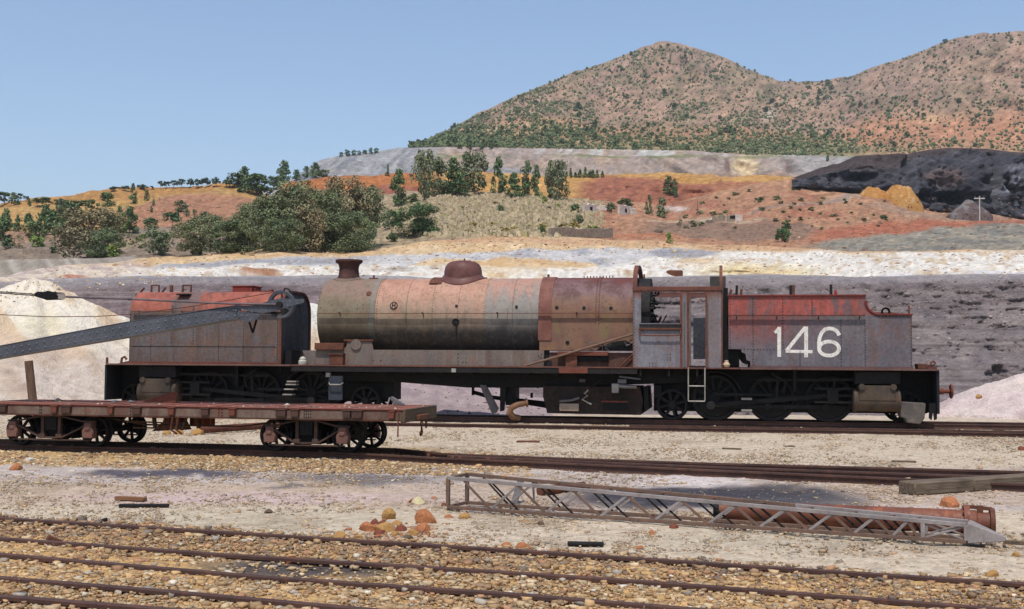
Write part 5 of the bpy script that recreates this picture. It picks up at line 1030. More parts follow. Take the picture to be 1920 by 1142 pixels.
# pale jars and a stone left on the footplates
for q, r0_, r1_, yy in ((1358, 692, 681, -1.1), (1358, 664, 657, -.5)):
    z0 = FT if r0_ > 680 else Zc(664, 1358, -.5); h = Zc(r1_, q, yy)-Zc(r0_, q, yy)
    if r0_ > 680:
        P0 = LF.o+LF.ex*X(1362, yy)+LF.ey*yy
        s_ = thing('pot', 'small cream insulator pot standing on the footplate behind the cab', 'insulator', (P0[0], P0[1], P0[2]+FT), -LA); MB().lathe([(.05, 0), (.075, .02), (.085, .07), (.06, .11), (.045, .13), (.05, .16), (.02, .17)], (0, 0, 0), 'z', 16).build('body', m_stone('cream_glaze', (214, 190, 160), (180, 150, 120)), s_)
m = MB().box(X(1352, -.9), X(1386, -.9), -.95, -.2, FT+.001, Zc(656, 1370, -.9)); part(m, 'dark_casing', M_BLACK)
m = MB().prism([N(1384, 655), N(1408, 655), N(1407, 676), N(1402, 684), N(1393, 681), N(1386, 672)], -.6, -.57); part(m, 'torn_sheet', M_GREYI)

# ------------------------------------------------------------------ flat wagon
wz = WF.o[2]; WAG = thing('flat_wagon', 'low rusty red flat wagon on spoked bogie wheels in front of the locomotive', 'railway wagon', tuple(WF.o), -WA)
wp = WF.p; WN = -.84; wx_ = lambda q, py=770, yl=WN: wp(q, py, yl)[0]; wzz = lambda py, q, yl=WN: wp(q, py, yl)[1]
zd = wzz(767, 700); zs0 = zd-.165; xw0, xw1 = wx_(-60), wx_(757)
M_SILL = m_iron('sill_rust', (118, 96, 84), (136, 116, 102), (108, 58, 44), .8, 2.6, .5, (92, 56, 44), (zd-.035, .012, (140, 62, 48), (120, 56, 44), .02))
M_DECK = m_iron('deck_rust', (160, 92, 72), (130, 94, 80), (142, 78, 56), .6, 1.5, bump=.5)
for s in (-1, 1): part(MB().box(xw0, xw1-.02, s*.84-.03, s*.84+.03, zs0, zd-.02), 'side_sill', M_SILL, WAG, .006); 
for s in (-1, 1): part(MB().box(xw0-.01, xw1-.001, s*.84-.045, s*.84+.045, zd-.019, zd), 'sill_flange', M_RUSTR, WAG, .006); part(MB().box(xw0-.01, xw1-.021, s*.84-.045, s*.84+.045, zs0-.014, zs0-.001), 'sill_flange', M_RUST, WAG)
M_END = m_iron('end_olive_rust', (96, 86, 66), (112, 84, 66), (104, 54, 42), .6, 3)
for x in (xw1, xw0): part(MB().box(x-.04, x+.03, -.87, .87, zs0-.03, zd+.002), 'end_beam', M_END, WAG, .006)
# deck: boards across, worn and uneven
nb = 52; bw = (xw1-xw0-.06)/nb; rnd = random.Random(12)
for i in range(nb):
    a = xw0+.03+i*bw; e = rnd.uniform(0, .012); m = MB().box(a+.004, a+bw-.004, -.79, .79, zd-.06, zd-.012+e); o = part(m, 'deck_board', M_DECK, WAG)
m = MB(); m.bolts([(xw1+.03, y, z) for y in np.arange(-.8, .81, .1) for z in (zd-.02,)], .012, (1, 0, 0)); m.bolts([(xw1+.03, y, zs0+.02) for y in np.arange(-.8, .81, .1)], .012, (1, 0, 0))
for q in (77, 80, 247, 252, 412, 418, 572, 576, 580, 584): m.bolts([(wx_(q), -.871, zs0+k) for k in (.03, .075, .12)], .012)
part(m, 'rivet', M_DARK, WAG, kind='stuff')
# stake pockets and brackets on the sill
M_AXD = m_iron('pocket_rust', (96, 68, 58), (78, 58, 52), (96, 54, 42), .6, 3)
for q, a in ((8, .16), (106, .1), (128, .16), (212, .07), (260, .14), (325, .1), (388, .12), (439, .1), (530, .16), (556, .12), (653, .12), (672, .16), (737, .08)):
    m = MB().box(wx_(q)-a/2, wx_(q)+a/2, -.93, -.871, zs0+.03, zd-.03).box(wx_(q)-a/2-.01, wx_(q)+a/2+.01, -.94, -.871, zd-.035, zd-.02); part(m, 'stake_pocket', M_RUSTR if a < .11 else M_AXD, WAG, .006)
for q in (328, 338): part(MB().tube([(wx_(q), -.9, zs0), (wx_(q)-.06, -.85, zs0-.2), (wx_(q)+.02, -.8, zs0-.27)], .018, 6), 'hanger', M_RUST, WAG)
m = MB()
for s in (-.45, .45): m.box(xw0+.03, xw1-.04, s-.05, s+.05, zs0-.02, zd-.062)
part(m, 'centre_sill', M_BLACK, WAG)
M_BOG = m_iron('bogie_rust', (92, 70, 60), (74, 60, 54), (108, 64, 46), .5, 3); M_AXB = m_iron('axlebox_rust', (136, 98, 86), (116, 84, 76), (124, 70, 48), .5, 4)
def bogie(q0, q1):
    xa0, xb0 = wp(q0, 815, -.533)[0], wp(q1, 815, -.533)[0]; r = .245; xm = (xa0+xb0)/2
    for xx in (xa0, xb0):
        for yy in (-.533, .533):
            c = (xx, yy, r); m = MB().lathe([(r*.82, -.045), (r*.98, -.05), (r, -.04), (r, .04), (r+.02, .045), (r+.02, .062), (r*.82, .062), (r*.82, -.045)], c, 'y', 36, False); wl = part(m, 'wheel', M_WHEEL, WAG)
            m = MB().lathe([(.02, -.06), (.06, -.055), (.065, .05), (.02, .05)], c, 'y', 14)
            for k in range(8): t = 2*math.pi*(k+.2)/8; m.plate(Vector((xx+.05*math.cos(t), yy, r+.05*math.sin(t))), Vector((xx+r*.86*math.cos(t), yy, r+r*.86*math.sin(t))), .03, .05)
            part(m, 'spokes', M_WHEEL, wl)
        m = MB().tube([(xx, -.7, r), (xx, .7, r)], .045, 10); part(m, 'axle', M_BLACK, WAG)
    for yy in (-.72, .72):
        for xx in (xa0, xb0):
            m = MB().prism([(xx-.09, r-.1), (xx+.09, r-.1), (xx+.1, r+.02), (xx+.07, r+.07), (xx+.06, r+.15), (xx-.06, r+.15), (xx-.07, r+.07), (xx-.1, r+.02)], yy-.07, yy+.07).box(xx-.045, xx+.045, yy-.085, yy+.085, r+.02, r+.09); part(m, 'axle_box', M_AXB, WAG, .012)
        m = MB().plate((xa0-.1, yy, r+.16), (xa0+.12, yy, r+.165), .025, .07).plate((xa0+.1, yy, r+.165), (xm-.16, yy, r+.24), .025, .07).plate((xm-.17, yy, r+.24), (xm+.17, yy, r+.24), .025, .07).plate((xm+.16, yy, r+.24), (xb0-.1, yy, r+.165), .025, .07).plate((xb0-.12, yy, r+.165), (xb0+.1, yy, r+.16), .025, .07); part(m, 'top_arch_bar', M_BOG, WAG)
        m = MB().plate((xa0+.06, yy, r+.1), (xm-.18, yy, r-.1), .025, .07).plate((xm-.19, yy, r-.1), (xm+.19, yy, r-.1), .025, .07).plate((xm+.18, yy, r-.1), (xb0-.06, yy, r+.1), .025, .07); part(m, 'lower_arch_bar', M_BOG, WAG)
        m = MB().plate((xa0-.02, yy, r-.135), (xb0+.02, yy, r-.135), .02, .06); part(m, 'tie_bar', M_BOG, WAG)
        for s in (-.15, .15): m = MB().box(xm+s-.025, xm+s+.025, yy-.03, yy+.03, r-.1, r+.24).box(xm+s-.05, xm+s+.05, yy-.045, yy+.045, r-.1, r-.04); part(m, 'bogie_column', M_BOG, WAG)
    m = MB().box(xm-.1, xm+.1, -.75, .75, r+.02, zs0-.022); part(m, 'bolster', M_BLACK, WAG)
    part(MB().box(xm-.2, xm+.2, -.66, .66, r-.12, r+.1), 'spring_plank', M_BLACK, WAG)
    for s in (-1, 1): part(MB().box(xm+s*.3-.02, xm+s*.3+.02, -.62, .62, r-.12, r+.06), 'brake_beam', M_BLACK, WAG); part(MB().box(min(xm+s*.3, xm+s*.62), max(xm+s*.3, xm+s*.62), -.3, .3, r-.05, zs0-.022), 'bogie_frame', M_BLACK, WAG)
bogie(40, 180); bogie(517, 652)
m = MB().tube([(wx_(165), -.4, zs0-.05), (wx_(245), -.4, zs0-.16), (wx_(430), -.4, zs0-.16), (wx_(520), -.4, zs0-.05)], .016, 6); part(m, 'truss_rod', M_BOG, WAG)
for q in (262, 345): part(MB().bar((wx_(q), -.4, zs0-.02), (wx_(q)+.03, -.4, zs0-.2), .05, .05), 'queen_post', M_BOG, WAG)
m = MB().prism([(wx_(275), zs0-.03), (wx_(305), zs0-.03), (wx_(318), zs0-.24), (wx_(270), zs0-.24)], -.3, -.1)
for k in range(4): m.box(wx_(276)+k*.075, wx_(276)+k*.075+.03, -.32, -.3, zs0-.22, zs0-.03)
part(m, 'brake_box', m_iron('brake_orange_rust', (150, 100, 80), (136, 84, 64), (170, 120, 90), .4, 6), WAG, .006)
part(MB().box(wx_(305), wx_(352), .05, .1, zs0-.2, zs0-.02), 'brake_plate', M_RUSTR, WAG); part(MB().prism([(wx_(228), zs0-.3), (wx_(258), zs0-.08), (wx_(266), zs0-.08), (wx_(262), zs0-.28)], .1, .14), 'brake_plate', M_RUSTR, WAG)
m = MB().tube([(wx_(220), -.6, zs0-.1), (wx_(340), -.6, zs0-.12)], .012, 5).tube([(wx_(235), -.6, zs0-.2), (wx_(330), -.6, zs0-.19)], .012, 5).bar((wx_(318), -.6, zs0), (wx_(328), -.6, zs0-.22), .03, .04).bar((wx_(337), -.6, zs0), (wx_(328), -.6, zs0-.22), .03, .04); part(m, 'brake_rigging', M_BOG, WAG)
# coupling gear at the end
xe = xw1+.03
m = MB().box(xe, xe+.06, -.3, .25, zs0-.02, zs0+.06); part(m, 'draw_plate', M_RUST, WAG, .008)
def chain(m, x, y, z, n, s=.03, r=.009):
    for k in range(n):
        pts = [(x+(.02*math.cos(t) if k % 2 else 0), y+(0 if k % 2 else .02*math.cos(t)), z-k*s*1.55+s*math.sin(t)) for t in [2*math.pi*j/10 for j in range(10)]]; m.tube(pts, r, 5, closed=True)
m = MB(); chain(m, xe+.04, -.13, zs0-.03, 3); m.tube([(xe+.04, -.13, zs0-.15), (xe+.04, -.11, zs0-.2), (xe+.04, -.13, zs0-.24), (xe+.04, -.17, zs0-.25), (xe+.04, -.195, zs0-.22), (xe+.04, -.19, zs0-.19)], [.016, .02, .022, .022, .018, .01], 8); part(m, 'coupling_hook', M_RUST, WAG)
m = MB(); chain(m, xe+.04, .12, zs0-.02, 1); m.tube([(xe+.04, .12+.028*math.cos(t), zs0-.1+.06*math.sin(t)) for t in [2*math.pi*j/16 for j in range(16)]], .01, 6, closed=True); part(m, 'coupling_link', M_RUST, WAG)
m = MB().tube([(xw1-.06, -.9, zd-.02), (xw1-.07, -.9, zs0-.24)], .011, 6); part(m, 'hanging_rod', M_RUST, WAG)
# loose things lying on the deck
def deck_debris():
    g = np.random.default_rng(31); V = []; F = []; C = []; nv = 0; pal = ((150, 92, 70), (176, 150, 128), (110, 78, 64), (204, 190, 170), (132, 112, 98))
    base = np.array([(1, 0, 0), (-.6, .8, 0), (-.6, -.8, 0), (.1, 0, .8), (.1, .1, -.4)]); ff = np.array([(0, 1, 3), (1, 2, 3), (2, 0, 3), (1, 0, 4), (2, 1, 4), (0, 2, 4)])
    for k in range(900):
        x, y = g.uniform(xw0+.1, xw1-.1), g.uniform(-.82, .78)
        if fbm(x*1.1, y*1.5, 33) < -.05: continue
        s = g.lognormal(math.log(.014), .5); P = WF.o+WF.ex*x+WF.ey*y; P[2] += zd-.008; t = g.uniform(0, 6.28); v = base*s*np.array([g.uniform(.7, 1.8), g.uniform(.7, 1.4), g.uniform(.5, 1.0)]); v = np.stack([v[:, 0]*math.cos(t)-v[:, 1]*math.sin(t), v[:, 0]*math.sin(t)+v[:, 1]*math.cos(t), v[:, 2]], 1)+P
        V.append(v); F.append(ff+nv); nv += 5; C.append(np.repeat(lin(np.array(pal[g.integers(5)]))[None]*.7, 5, 0))
    nt = NT('deck_grit'); o = mesh_np('deck_debris', np.concatenate(V), np.concatenate(F), nt.out(nt.attr('Col'), .95), None, np.concatenate(C)); o['kind'] = 'stuff'
deck_debris()
def rock(name, label, pos, size, mat, seed, cat='rock', group=None, flat=.7, rz=None):
    r = random.Random(seed); bm = __import__('bmesh').new(); B = __import__('bmesh').ops; B.create_icosphere(bm, subdivisions=2, radius=1)
    pl_ = [Vector((r.uniform(-1, 1), r.uniform(-1, 1), r.uniform(-.8, 1))).normalized() for _ in range(9)]; dd = [r.uniform(.55, .9) for _ in pl_]
    for v in bm.verts:
        for n_, d_ in zip(pl_, dd):
            k = v.co.dot(n_)
            if k > d_: v.co -= n_*(k-d_)
        v.co += Vector((r.uniform(-.05, .05), r.uniform(-.05, .05), r.uniform(-.05, .05)))
    me = bpy.data.meshes.new(name); bm.to_mesh(me); bm.free(); me.materials.append(mat)
    o = link(bpy.data.objects.new(name, me)); o.scale = (size, size*.85, size*flat); o.location = (pos[0], pos[1], pos[2]+size*flat*.45); o.rotation_euler = (r.uniform(-.2, .2), r.uniform(-.2, .2), r.uniform(0, 6) if rz is None else rz)
    return tag(o, label, cat, group)
def wworld(q, py, yl, z): x = wp(q, py, yl)[0]; P = WF.o+WF.ex*x+WF.ey*yl; return (P[0], P[1], P[2]+z)
M_PALE = m_stone('pale_stone', (226, 216, 200), (196, 182, 164)); M_ORST = m_stone('orange_stone', (204, 140, 92), (176, 106, 74)); M_OCST = m_stone('ochre_stone', (204, 160, 98), (176, 128, 78)); M_BRST = m_stone('brown_stone', (128, 104, 82), (96, 82, 70)); M_RDST = m_stone('red_stone', (150, 84, 62), (120, 70, 56)); M_CRST = m_stone('cream_stone', (232, 220, 176), (208, 190, 140))
rock('rock', 'white stone lying on the flat wagon deck nearest the locomotive\'s black front beam', wworld(214, 742, .4, zd-.01), .07, M_PALE, 1, flat=.4)
rock('rock', 'white stone on the flat wagon deck beside the red triangular plate', wworld(246, 742, .4, zd-.01), .07, M_PALE, 2, flat=.4)
t = thing('triangular_plate', 'red rusty triangular steel plate lying tilted on the wagon deck', 'steel plate', wworld(300, 742, .35, zd-.008), -WA)
MB().prism([(-.36, 0), (.30, .0), (.32, .16), (.26, .2)], -.02, .02).build('plate', M_RUSTR, t, .006); MB().prism([(-.36, 0), (.30, 0), (.30, .015), (-.36, .015)], -.12, .14).build('base_plate', M_RUST, t)
t = thing('steel_wedge', 'grey bent steel wedge standing on the far right end of the wagon deck', 'scrap iron', wworld(742, 752, .55, zd-.004), -WA)
MB().prism([(-.1, .12), (-.06, .15), (.14, .03), (.15, .0), (.02, 0)], -.04, .04).build('bent_plate', M_GREYI, t, .006); MB().bar((-.14, 0, .0), (-.1, 0, .13), .03, .02).bar((-.04, 0, 0), (.0, 0, .1), .02, .02).build('bracket', M_WORN, t)

# ------------------------------------------------------------------ rail crane: jib over the wagon, body out to the left on the same track
CR = thing('rail_crane', 'dark grey riveted crane jib with spoked pulley wheel reaching in from the left', 'crane', tuple(WF.o), -WA)
def cp(q, r_, yl=-.1): x, z = wp(q, r_, yl); return Vector((x, yl, z))
jl = [cp(-700, 768), cp(-700, 795)]
def on(q, pts): return pl(q, pts)
topL = [(-700, 767.), (0, 650), (242, 604.5), (420, 578), (455, 572)]; botL = [(-700, 800.), (0, 671), (242, 631), (420, 601), (452, 597)]
def jibside(yl, nm):
    qs = [-700, -350, 0, 120, 242, 330, 420, 452]
    m = MB(); pts = [tuple(cp(q, on(q, topL), yl)) for q in qs]+[tuple(cp(q, on(q, botL), yl)) for q in qs[::-1]]
    m.prism([(a[0], a[2]) for a in pts], yl-.006, yl+.006); return part(m, nm, M_JIB, CR)
jibside(-.22, 'jib_plate'); jibside(.12, 'jib_plate')
m = MB(); 
for f_ in (topL, botL):
    for q0, q1 in zip((-700, 0, 242), (0, 242, 450)):
        a, b = cp(q0, on(q0, f_)), cp(q1, on(q1, f_)); m.bar(a+Vector((0, .05, 0)), b+Vector((0, .05, 0)), .33, .012)
part(m, 'jib_flange', M_JIB, CR)
m = MB(); yl = -.226
for q in np.arange(-300, 446, 14.2):
    h0, h1 = on(q, topL), on(q, botL); m.bolts([tuple(cp(q, h0+(h1-h0)*.28, yl)), tuple(cp(q+2, h0+(h1-h0)*.72, yl))], .015, h=.016)
m.bolts([tuple(cp(q, r_, yl-.012)) for q, r_ in ((456, 580), (463, 583), (473, 585), (454, 591), (464, 592), (443, 582), (469, 600), (483, 590), (492, 579), (500, 583), (490, 574), (512, 568), (530, 566), (545, 565), (556, 565.5), (558, 569), (540, 572))], .016, h=.016)
part(m, 'rivet', m_iron('rivet_grey', (150, 150, 156), (124, 124, 130), (80, 64, 56), .2, 4, rough=.45), CR, kind='stuff')  # rivets paler than the jib plates, caught light put into their colour
def pp(pts, yl): return [(cp(q, r_, yl)[0], cp(q, r_, yl)[2]) for q, r_ in pts]
for yl in (-.238, .135):
    m = MB().prism(pp([(448, 580), (452, 584), (486, 588), (488, 592), (472, 604), (462, 604), (448, 595), (445, 588)], yl), yl-.005, yl+.005); part(m, 'gusset_plate', M_JIB, CR)
    m = MB().prism(pp([(430, 575), (480, 572), (512, 562), (524, 560), (568, 560.5), (571, 563), (569, 568), (545, 574), (515, 584), (492, 588), (470, 584)], yl-.006), yl-.012, yl-.0055 if yl < 0 else yl-.0052); part(m, 'head_plate', M_JIB, CR)
m = MB().box(cp(455, 585)[0], cp(520, 575)[0], -.2, .1, cp(490, 588)[2], cp(490, 585)[2]); part(m, 'head_spacer', M_BLACK, CR)
m = MB().bar(cp(467, 603, -.05), cp(474, 624, -.05), .02, .03).bar(cp(481, 600, -.05), cp(474, 624, -.05), .02, .03); part(m, 'rope_guide', M_DARK, CR)
sc = cp(528, 571, -.05); sr = abs(cp(552, 571, -.05)[0]-sc[0])
m = MB().lathe([(sr*.82, -.04), (sr*1.02, -.05), (sr*1.02, -.03), (sr*.93, 0), (sr*1.02, .03), (sr*1.02, .05), (sr*.82, .04), (sr*.82, -.04)], tuple(sc), 'y', 40, False); SH = part(m, 'sheave', M_JIB, CR)
m = MB().lathe([(.02, -.06), (.05, -.06), (.05, .06), (.02, .06)], tuple(sc), 'y', 16)
for k in range(6): t = 2*math.pi*(k+.5)/6; d = Vector((math.cos(t), 0, math.sin(t))); m.plate(sc+d*.04, sc+d*sr*.85, .022, .03)
part(m, 'spokes', M_JIB, SH)
m = MB().tube([cp(531, 548, .05), cp(534, 541, .05), cp(541, 542, .05), cp(548, 550, .05)], .014, 6); part(m, 'rope_keeper', M_BLACK, CR)
m = MB().lathe([(.05, -.03), (.05, .03)], tuple(cp(524, 571, -.27)), 'y', 14).lathe([(.03, -.03), (.03, .03)], tuple(cp(531, 586, -.26)), 'y', 12); part(m, 'head_pin', M_DARK, CR)
m = MB().tube([cp(242, 560, -.27), cp(242, 560.5, -.27), cp(330, 565, -.27), cp(430, 569.5, -.27), cp(524, 571, -.27)], .016, 8).lathe([(.024, -.04), (.032, 0), (.024, .04)], tuple(cp(243, 560, -.27)), 'x', 10).tube([cp(124, 556.5, -.27), cp(242, 560.5, -.27)], .018, 8); part(m, 'tie_rod', m_iron('rod_steel', (126, 112, 116), (104, 92, 94), (104, 72, 58), .3, 4, rough=.45), CR)
m = MB()
for dy in (-.03, .03):
    v = pp([(64, 551), (70, 547), (84, 547), (90, 545), (98, 547), (120, 549), (122, 556), (118, 562), (88, 563), (80, 560), (66, 556)], -.27+dy*2); m.prism(v, -.27+dy*2-.008, -.27+dy*2+.008)
part(m, 'pulley_block', M_BLACK, CR); part(MB().prism(pp([(107, 551), (121, 549.5), (124, 556), (120, 562), (109, 560), (110, 556)], -.34), -.352, -.34), 'block_end', m_iron('block_pale', (170, 160, 150), (110, 100, 98), (120, 84, 64), .3, 6), CR)
m = MB().tube([cp(-700, 537, -.27), cp(0, 547, -.27), cp(68, 552, -.27)], .010, 6).tube([cp(-700, 541, -.2), cp(0, 549.5, -.2), cp(68, 554.5, -.2)], .010, 6); part(m, 'wire_rope', M_DARK, CR)
m = MB().tube([cp(-700, 572, -.05), cp(0, 590, -.05), cp(90, 594, -.05), cp(180, 593.5, -.05), cp(242, 589.5, -.05), cp(350, 576, -.05), cp(440, 561, -.05), cp(516, 547.5, -.05)], .007, 5); part(m, 'wire_rope', M_RUST, CR)
m = MB().tube([cp(561, 573, -.2), cp(564, 592, -.2), cp(565, 624, -.2)], .013, 6).lathe([(.01, .03), (.022, .02), (.022, -.02), (.01, -.03)], tuple(cp(564.5, 626, -.2)), 'z', 10); chain(m, *cp(564.5, 634, -.2), 4, .026, .009); m.tube([cp(565, 656, -.2), cp(567, 662, -.2), cp(565, 668, -.2), cp(562, 667, -.2)], [.014, .016, .016, .01], 6); part(m, 'hook_chain', M_BLACK, CR)
# crane truck and house standing beyond the left edge
xb = cp(-700, 790)[0]
m = MB().box(xb-2.2, xb+.6, -.8, .8, .45, .62); part(m, 'crane_frame', M_DARK, CR, .01)
m = MB().box(xb-2.0, xb-.2, -.7, .7, .75, 2.3).box(xb-2.1, xb-.1, -.8, .8, 2.3, 2.36); part(m, 'crane_house', M_RUSTR, CR, .02)
m = MB().lathe([(.5, 0), (.5, .13)], (xb-.6, 0, .62), 'z', 24); part(m, 'turntable', M_DARK, CR); m = MB().bar((xb-.25, -.1, .8), (xb-.25, -.1, 3.1), .1, .1).bar((xb-.25, .05, .8), (xb-.25, .05, 3.1), .1, .1).bar((xb-.3, -.05, .8), (xb+.05, -.05, cp(-700, 783)[2]), .2, .2); part(m, 'mast', M_JIB, CR)
for dx_ in (-1.7, 0):
    for yy in (-.533, .533): part(MB().lathe([(.02, -.05), (.24, -.05), (.24, .05), (.26, .06), (.02, .06)], (xb+dx_, yy, .24), 'y', 24), 'wheel', M_WHEEL, CR)
    part(MB().tube([(xb+dx_, -.6, .24), (xb+dx_, .6, .24)], .04, 8).box(xb+dx_-.08, xb+dx_+.08, -.75, -.6, .2, .46).box(xb+dx_-.08, xb+dx_+.08, .6, .75, .2, .46), 'axle', M_DARK, CR)
# white insulator standing on the front of the boiler frame, rusty pot beside it
P0 = LF.o+LF.ex*X(568, -1.0)+LF.ey*-1.0
t = thing('insulator', 'white porcelain insulator standing on the running board under the crane hook', 'insulator', (P0[0], P0[1], P0[2]+FT)); MB().lathe([(.1, 0), (.11, .04), (.1, .1), (.075, .12), (.085, .15), (.05, .18), (.04, .2)], (0, 0, 0), 'z', 18).build('body', m_stone('porcelain', (206, 204, 190), (176, 172, 156), 5), t); MB().lathe([(.035, .2), (.04, .26), (.02, .28)], (0, 0, 0), 'z', 12).build('cap', M_RUST, t)

# ------------------------------------------------------------------ things lying in the yard
g0, g1 = on_ground(840, 953, .03), on_ground(1812, 1018.5, .03); dv = g1-g0; TA = -math.atan2(dv[1], dv[0]); TF = Frame(g0, TA); L_ = float(np.linalg.norm(dv[:2]))
TR = thing('lattice_jib', 'long tapering lattice jib of grey brown steel lying on the gravel with pyramid tip', 'steel lattice', tuple(g0), -TA)
M_LAT = m_iron('lattice_rust', (132, 104, 88), (112, 92, 82), (124, 74, 50), .4, 3); M_LATG = m_iron('lattice_grey', (168, 158, 154), (144, 134, 130), (118, 84, 66), .35, 3)
h0 = TF.p(840, 896, 0)[1]; h1 = TF.p(1812, 984.5, 0)[1]; W0, W1 = .42, .22
hh = lambda x: h0+(h1-h0)*x/L_; ww = lambda x: W0+(W1-W0)*x/L_
def lat(nm, a, b, w, t_, mat):
    if 'lacing' in nm and nm[0] != 't': w, t_ = t_, w
    return part(MB().bar(a, b, w, t_), nm, mat, TR, .003)
for yy in (0, 1):
    lat('chord', (0, yy*W0, .012), (L_, yy*W1, .012), .036, .032, M_LAT); lat('chord', (0, yy*W0, h0), (L_*.7, yy*ww(L_*.7), hh(L_*.7)), .038, .034, M_LAT if yy else M_LATG); lat('chord', (L_*.7, yy*ww(L_*.7), hh(L_*.7)), (L_, yy*W1, h1), .038, .034, M_LATG)
    for x in (0, L_*.93, L_): lat('upright', (x, yy*ww(x), .02), (x, yy*ww(x), hh(x)), .036, .036, M_LAT if x == 0 else M_LATG)
for x in (0, L_): 
    for z in (.015, hh(x)): lat('cross_bar', (x, 0, z), (x, ww(x), z), .03, .03, M_LAT)
nx = 19; xs = [.18+(L_*.93-.22)*(1-(1-i/nx)**1.35)/1 for i in range(nx+1)]
for yy in (0, 1):
    for i in range(nx):
        a, b = xs[i], xs[i+1]; k0, k1 = ww(a)*yy, ww(b)*yy; off = .01 if yy else -.01
        if i % 2 == 0: lat('lacing_bar', (a, k0+off, hh(a)-.01), (b, k1+off, .02), .02 if yy else .026, .008, M_DARK if yy else M_LAT)
        else: lat('lacing_bar', (a, k0+off, .02), (b, k1+off, hh(b)-.01), .026, .008, M_LATG)
        if yy == 0 and i % 2 == 1: lat('lacing_bar', (a, k0+.012, hh(a)-.01), (b, k1+.012, .02), .02, .006, M_DARK)
for i in range(0, nx, 2): lat('top_lacing', (xs[i], 0, hh(xs[i])), (xs[i+1], ww(xs[i+1]), hh(xs[i+1])), .02, .006, M_LAT)
for yy in (0, 1):
    x0_, x1_ = L_*.93, L_; lat('lacing_bar', (x0_, yy*W1, .02), (x1_, yy*W1, h1-.01), .018, .006, M_LATG); lat('lacing_bar', (x0_, yy*W1+.01, h1-.01), (x1_, yy*W1+.01, .02), .018, .006, M_LATG)
tip = TF.p(1886, 1009, W1/2); m = MB().add([(L_+.01, -.02, 0), (L_+.01, W1+.02, 0), (L_+.01, W1+.02, h1+.02), (L_+.01, -.02, h1+.02), (tip[0], W1/2+.02, .02), (tip[0], W1/2-.02, .02), (tip[0], W1/2-.02, .06), (tip[0], W1/2+.02, .06)], [(0, 1, 2, 3), (0, 3, 6, 5), (1, 4, 7, 2), (3, 2, 7, 6), (0, 5, 4, 1), (5, 6, 7, 4)]); part(m, 'tip_cone', M_LATG, TR, .006)
part(MB().box(tip[0]-.02, tip[0]+.2, W1/2-.02, W1/2+.02, .0, .03), 'tip_pin', M_BRST, TR)
# big flanged pipe behind the lattice
a0 = on_ground(1350, 979, 0); a1 = on_ground(1856, 1002, 0); dv = a1-a0; PA = math.atan2(dv[1], dv[0]); PL = float(np.linalg.norm(dv[:2])); pr = .105
PI_ = thing('flanged_pipe', 'thick rusty flanged pipe lying behind the lattice jib', 'pipe', (a0[0], a0[1], 0), PA)
M_PIPE = m_iron('pipe_rust', (138, 84, 64), (112, 70, 58), (160, 92, 54), .5, 2.5, rough=.6)
MB().lathe([(pr*.7, 0), (pr*.92, 0), (pr*.92, .2), (pr, .22), (pr, PL-.12), (pr*.85, PL-.1), (pr*.85, PL)], (0, 0, pr+.0), 'x', 28).build('barrel', M_PIPE, PI_)
MB().lathe([(pr*.5, -.06), (pr*.75, -.055), (pr*.78, .0), (pr*.3, .0)], (0, 0, pr), 'x', 20).build('broken_end', M_BLACK, PI_)
m = MB().lathe([(pr, -.02), (pr*1.45, -.02), (pr*1.45, .03), (pr, .03)], (PL-.2, 0, pr), 'x', 28); m.bolts([(PL-.22, pr*1.25*math.cos(t), pr+pr*1.25*math.sin(t)) for t in [2*math.pi*k/8 for k in range(8)]], .018, (-1, 0, 0)); m.build('flange', M_PIPE, PI_)
MB().lathe([(pr*.9, -.02), (pr*1.25, -.02), (pr*1.25, .02), (pr*.9, .02)], (PL+.02, 0, pr), 'x', 24).bar((PL-.2, 0, pr*2.3), (PL+.02, 0, pr*2.15), .04, .03).bar((PL-.08, 0, pr*1.8), (PL-.08, 0, pr*2.4), .05, .05).build('end_flange', M_RUST, PI_)
# squared timber by the right edge
b0 = on_ground(1716, 930, 0); b1 = on_ground(2080, 904, 0); dv = b1-b0; BA = math.atan2(dv[1], dv[0])
t = thing('timber_baulk', 'squared weathered timber baulk lying beside the rails at the right edge', 'timber', (b0[0], b0[1], 0), BA); bl = float(np.linalg.norm(dv[:2]))
MB().box(0, bl*.28, 0, .26, 0, .15).build('beam', M_WOOD, t, .015); MB().box(bl*.28+.004, bl, .002, .258, .0, .148).build('beam', M_WOOD, t, .015)
# small rusty pipe behind the lattice, left
b0 = on_ground(1012, 929, 0); b1 = on_ground(1118, 917, 0); dv = b1-b0
t = thing('iron_pipe', 'short rusty pipe end lying behind the left part of the lattice jib', 'pipe', (b0[0], b0[1], 0), math.atan2(dv[1], dv[0])); MB().lathe([(.04, 0), (.055, 0), (.055, .75), (.04, .75)], (0, 0, .05), 'x', 16).build('barrel', M_RUST, t)
b0 = on_ground(985, 948, 0)
t = thing('steel_bracket', 'grey bent steel bracket lying inside the left end of the lattice jib', 'scrap iron', (b0[0], b0[1]+.2, 0), .2); MB().bar((-.12, 0, 0), (-.02, .1, .26), .08, .012).bar((.1, 0, 0), (.1, .06, .22), .06, .012).bar((-.04, .1, .26), (.12, .06, .22), .05, .012).build('bent_plate', M_GREYI, t)
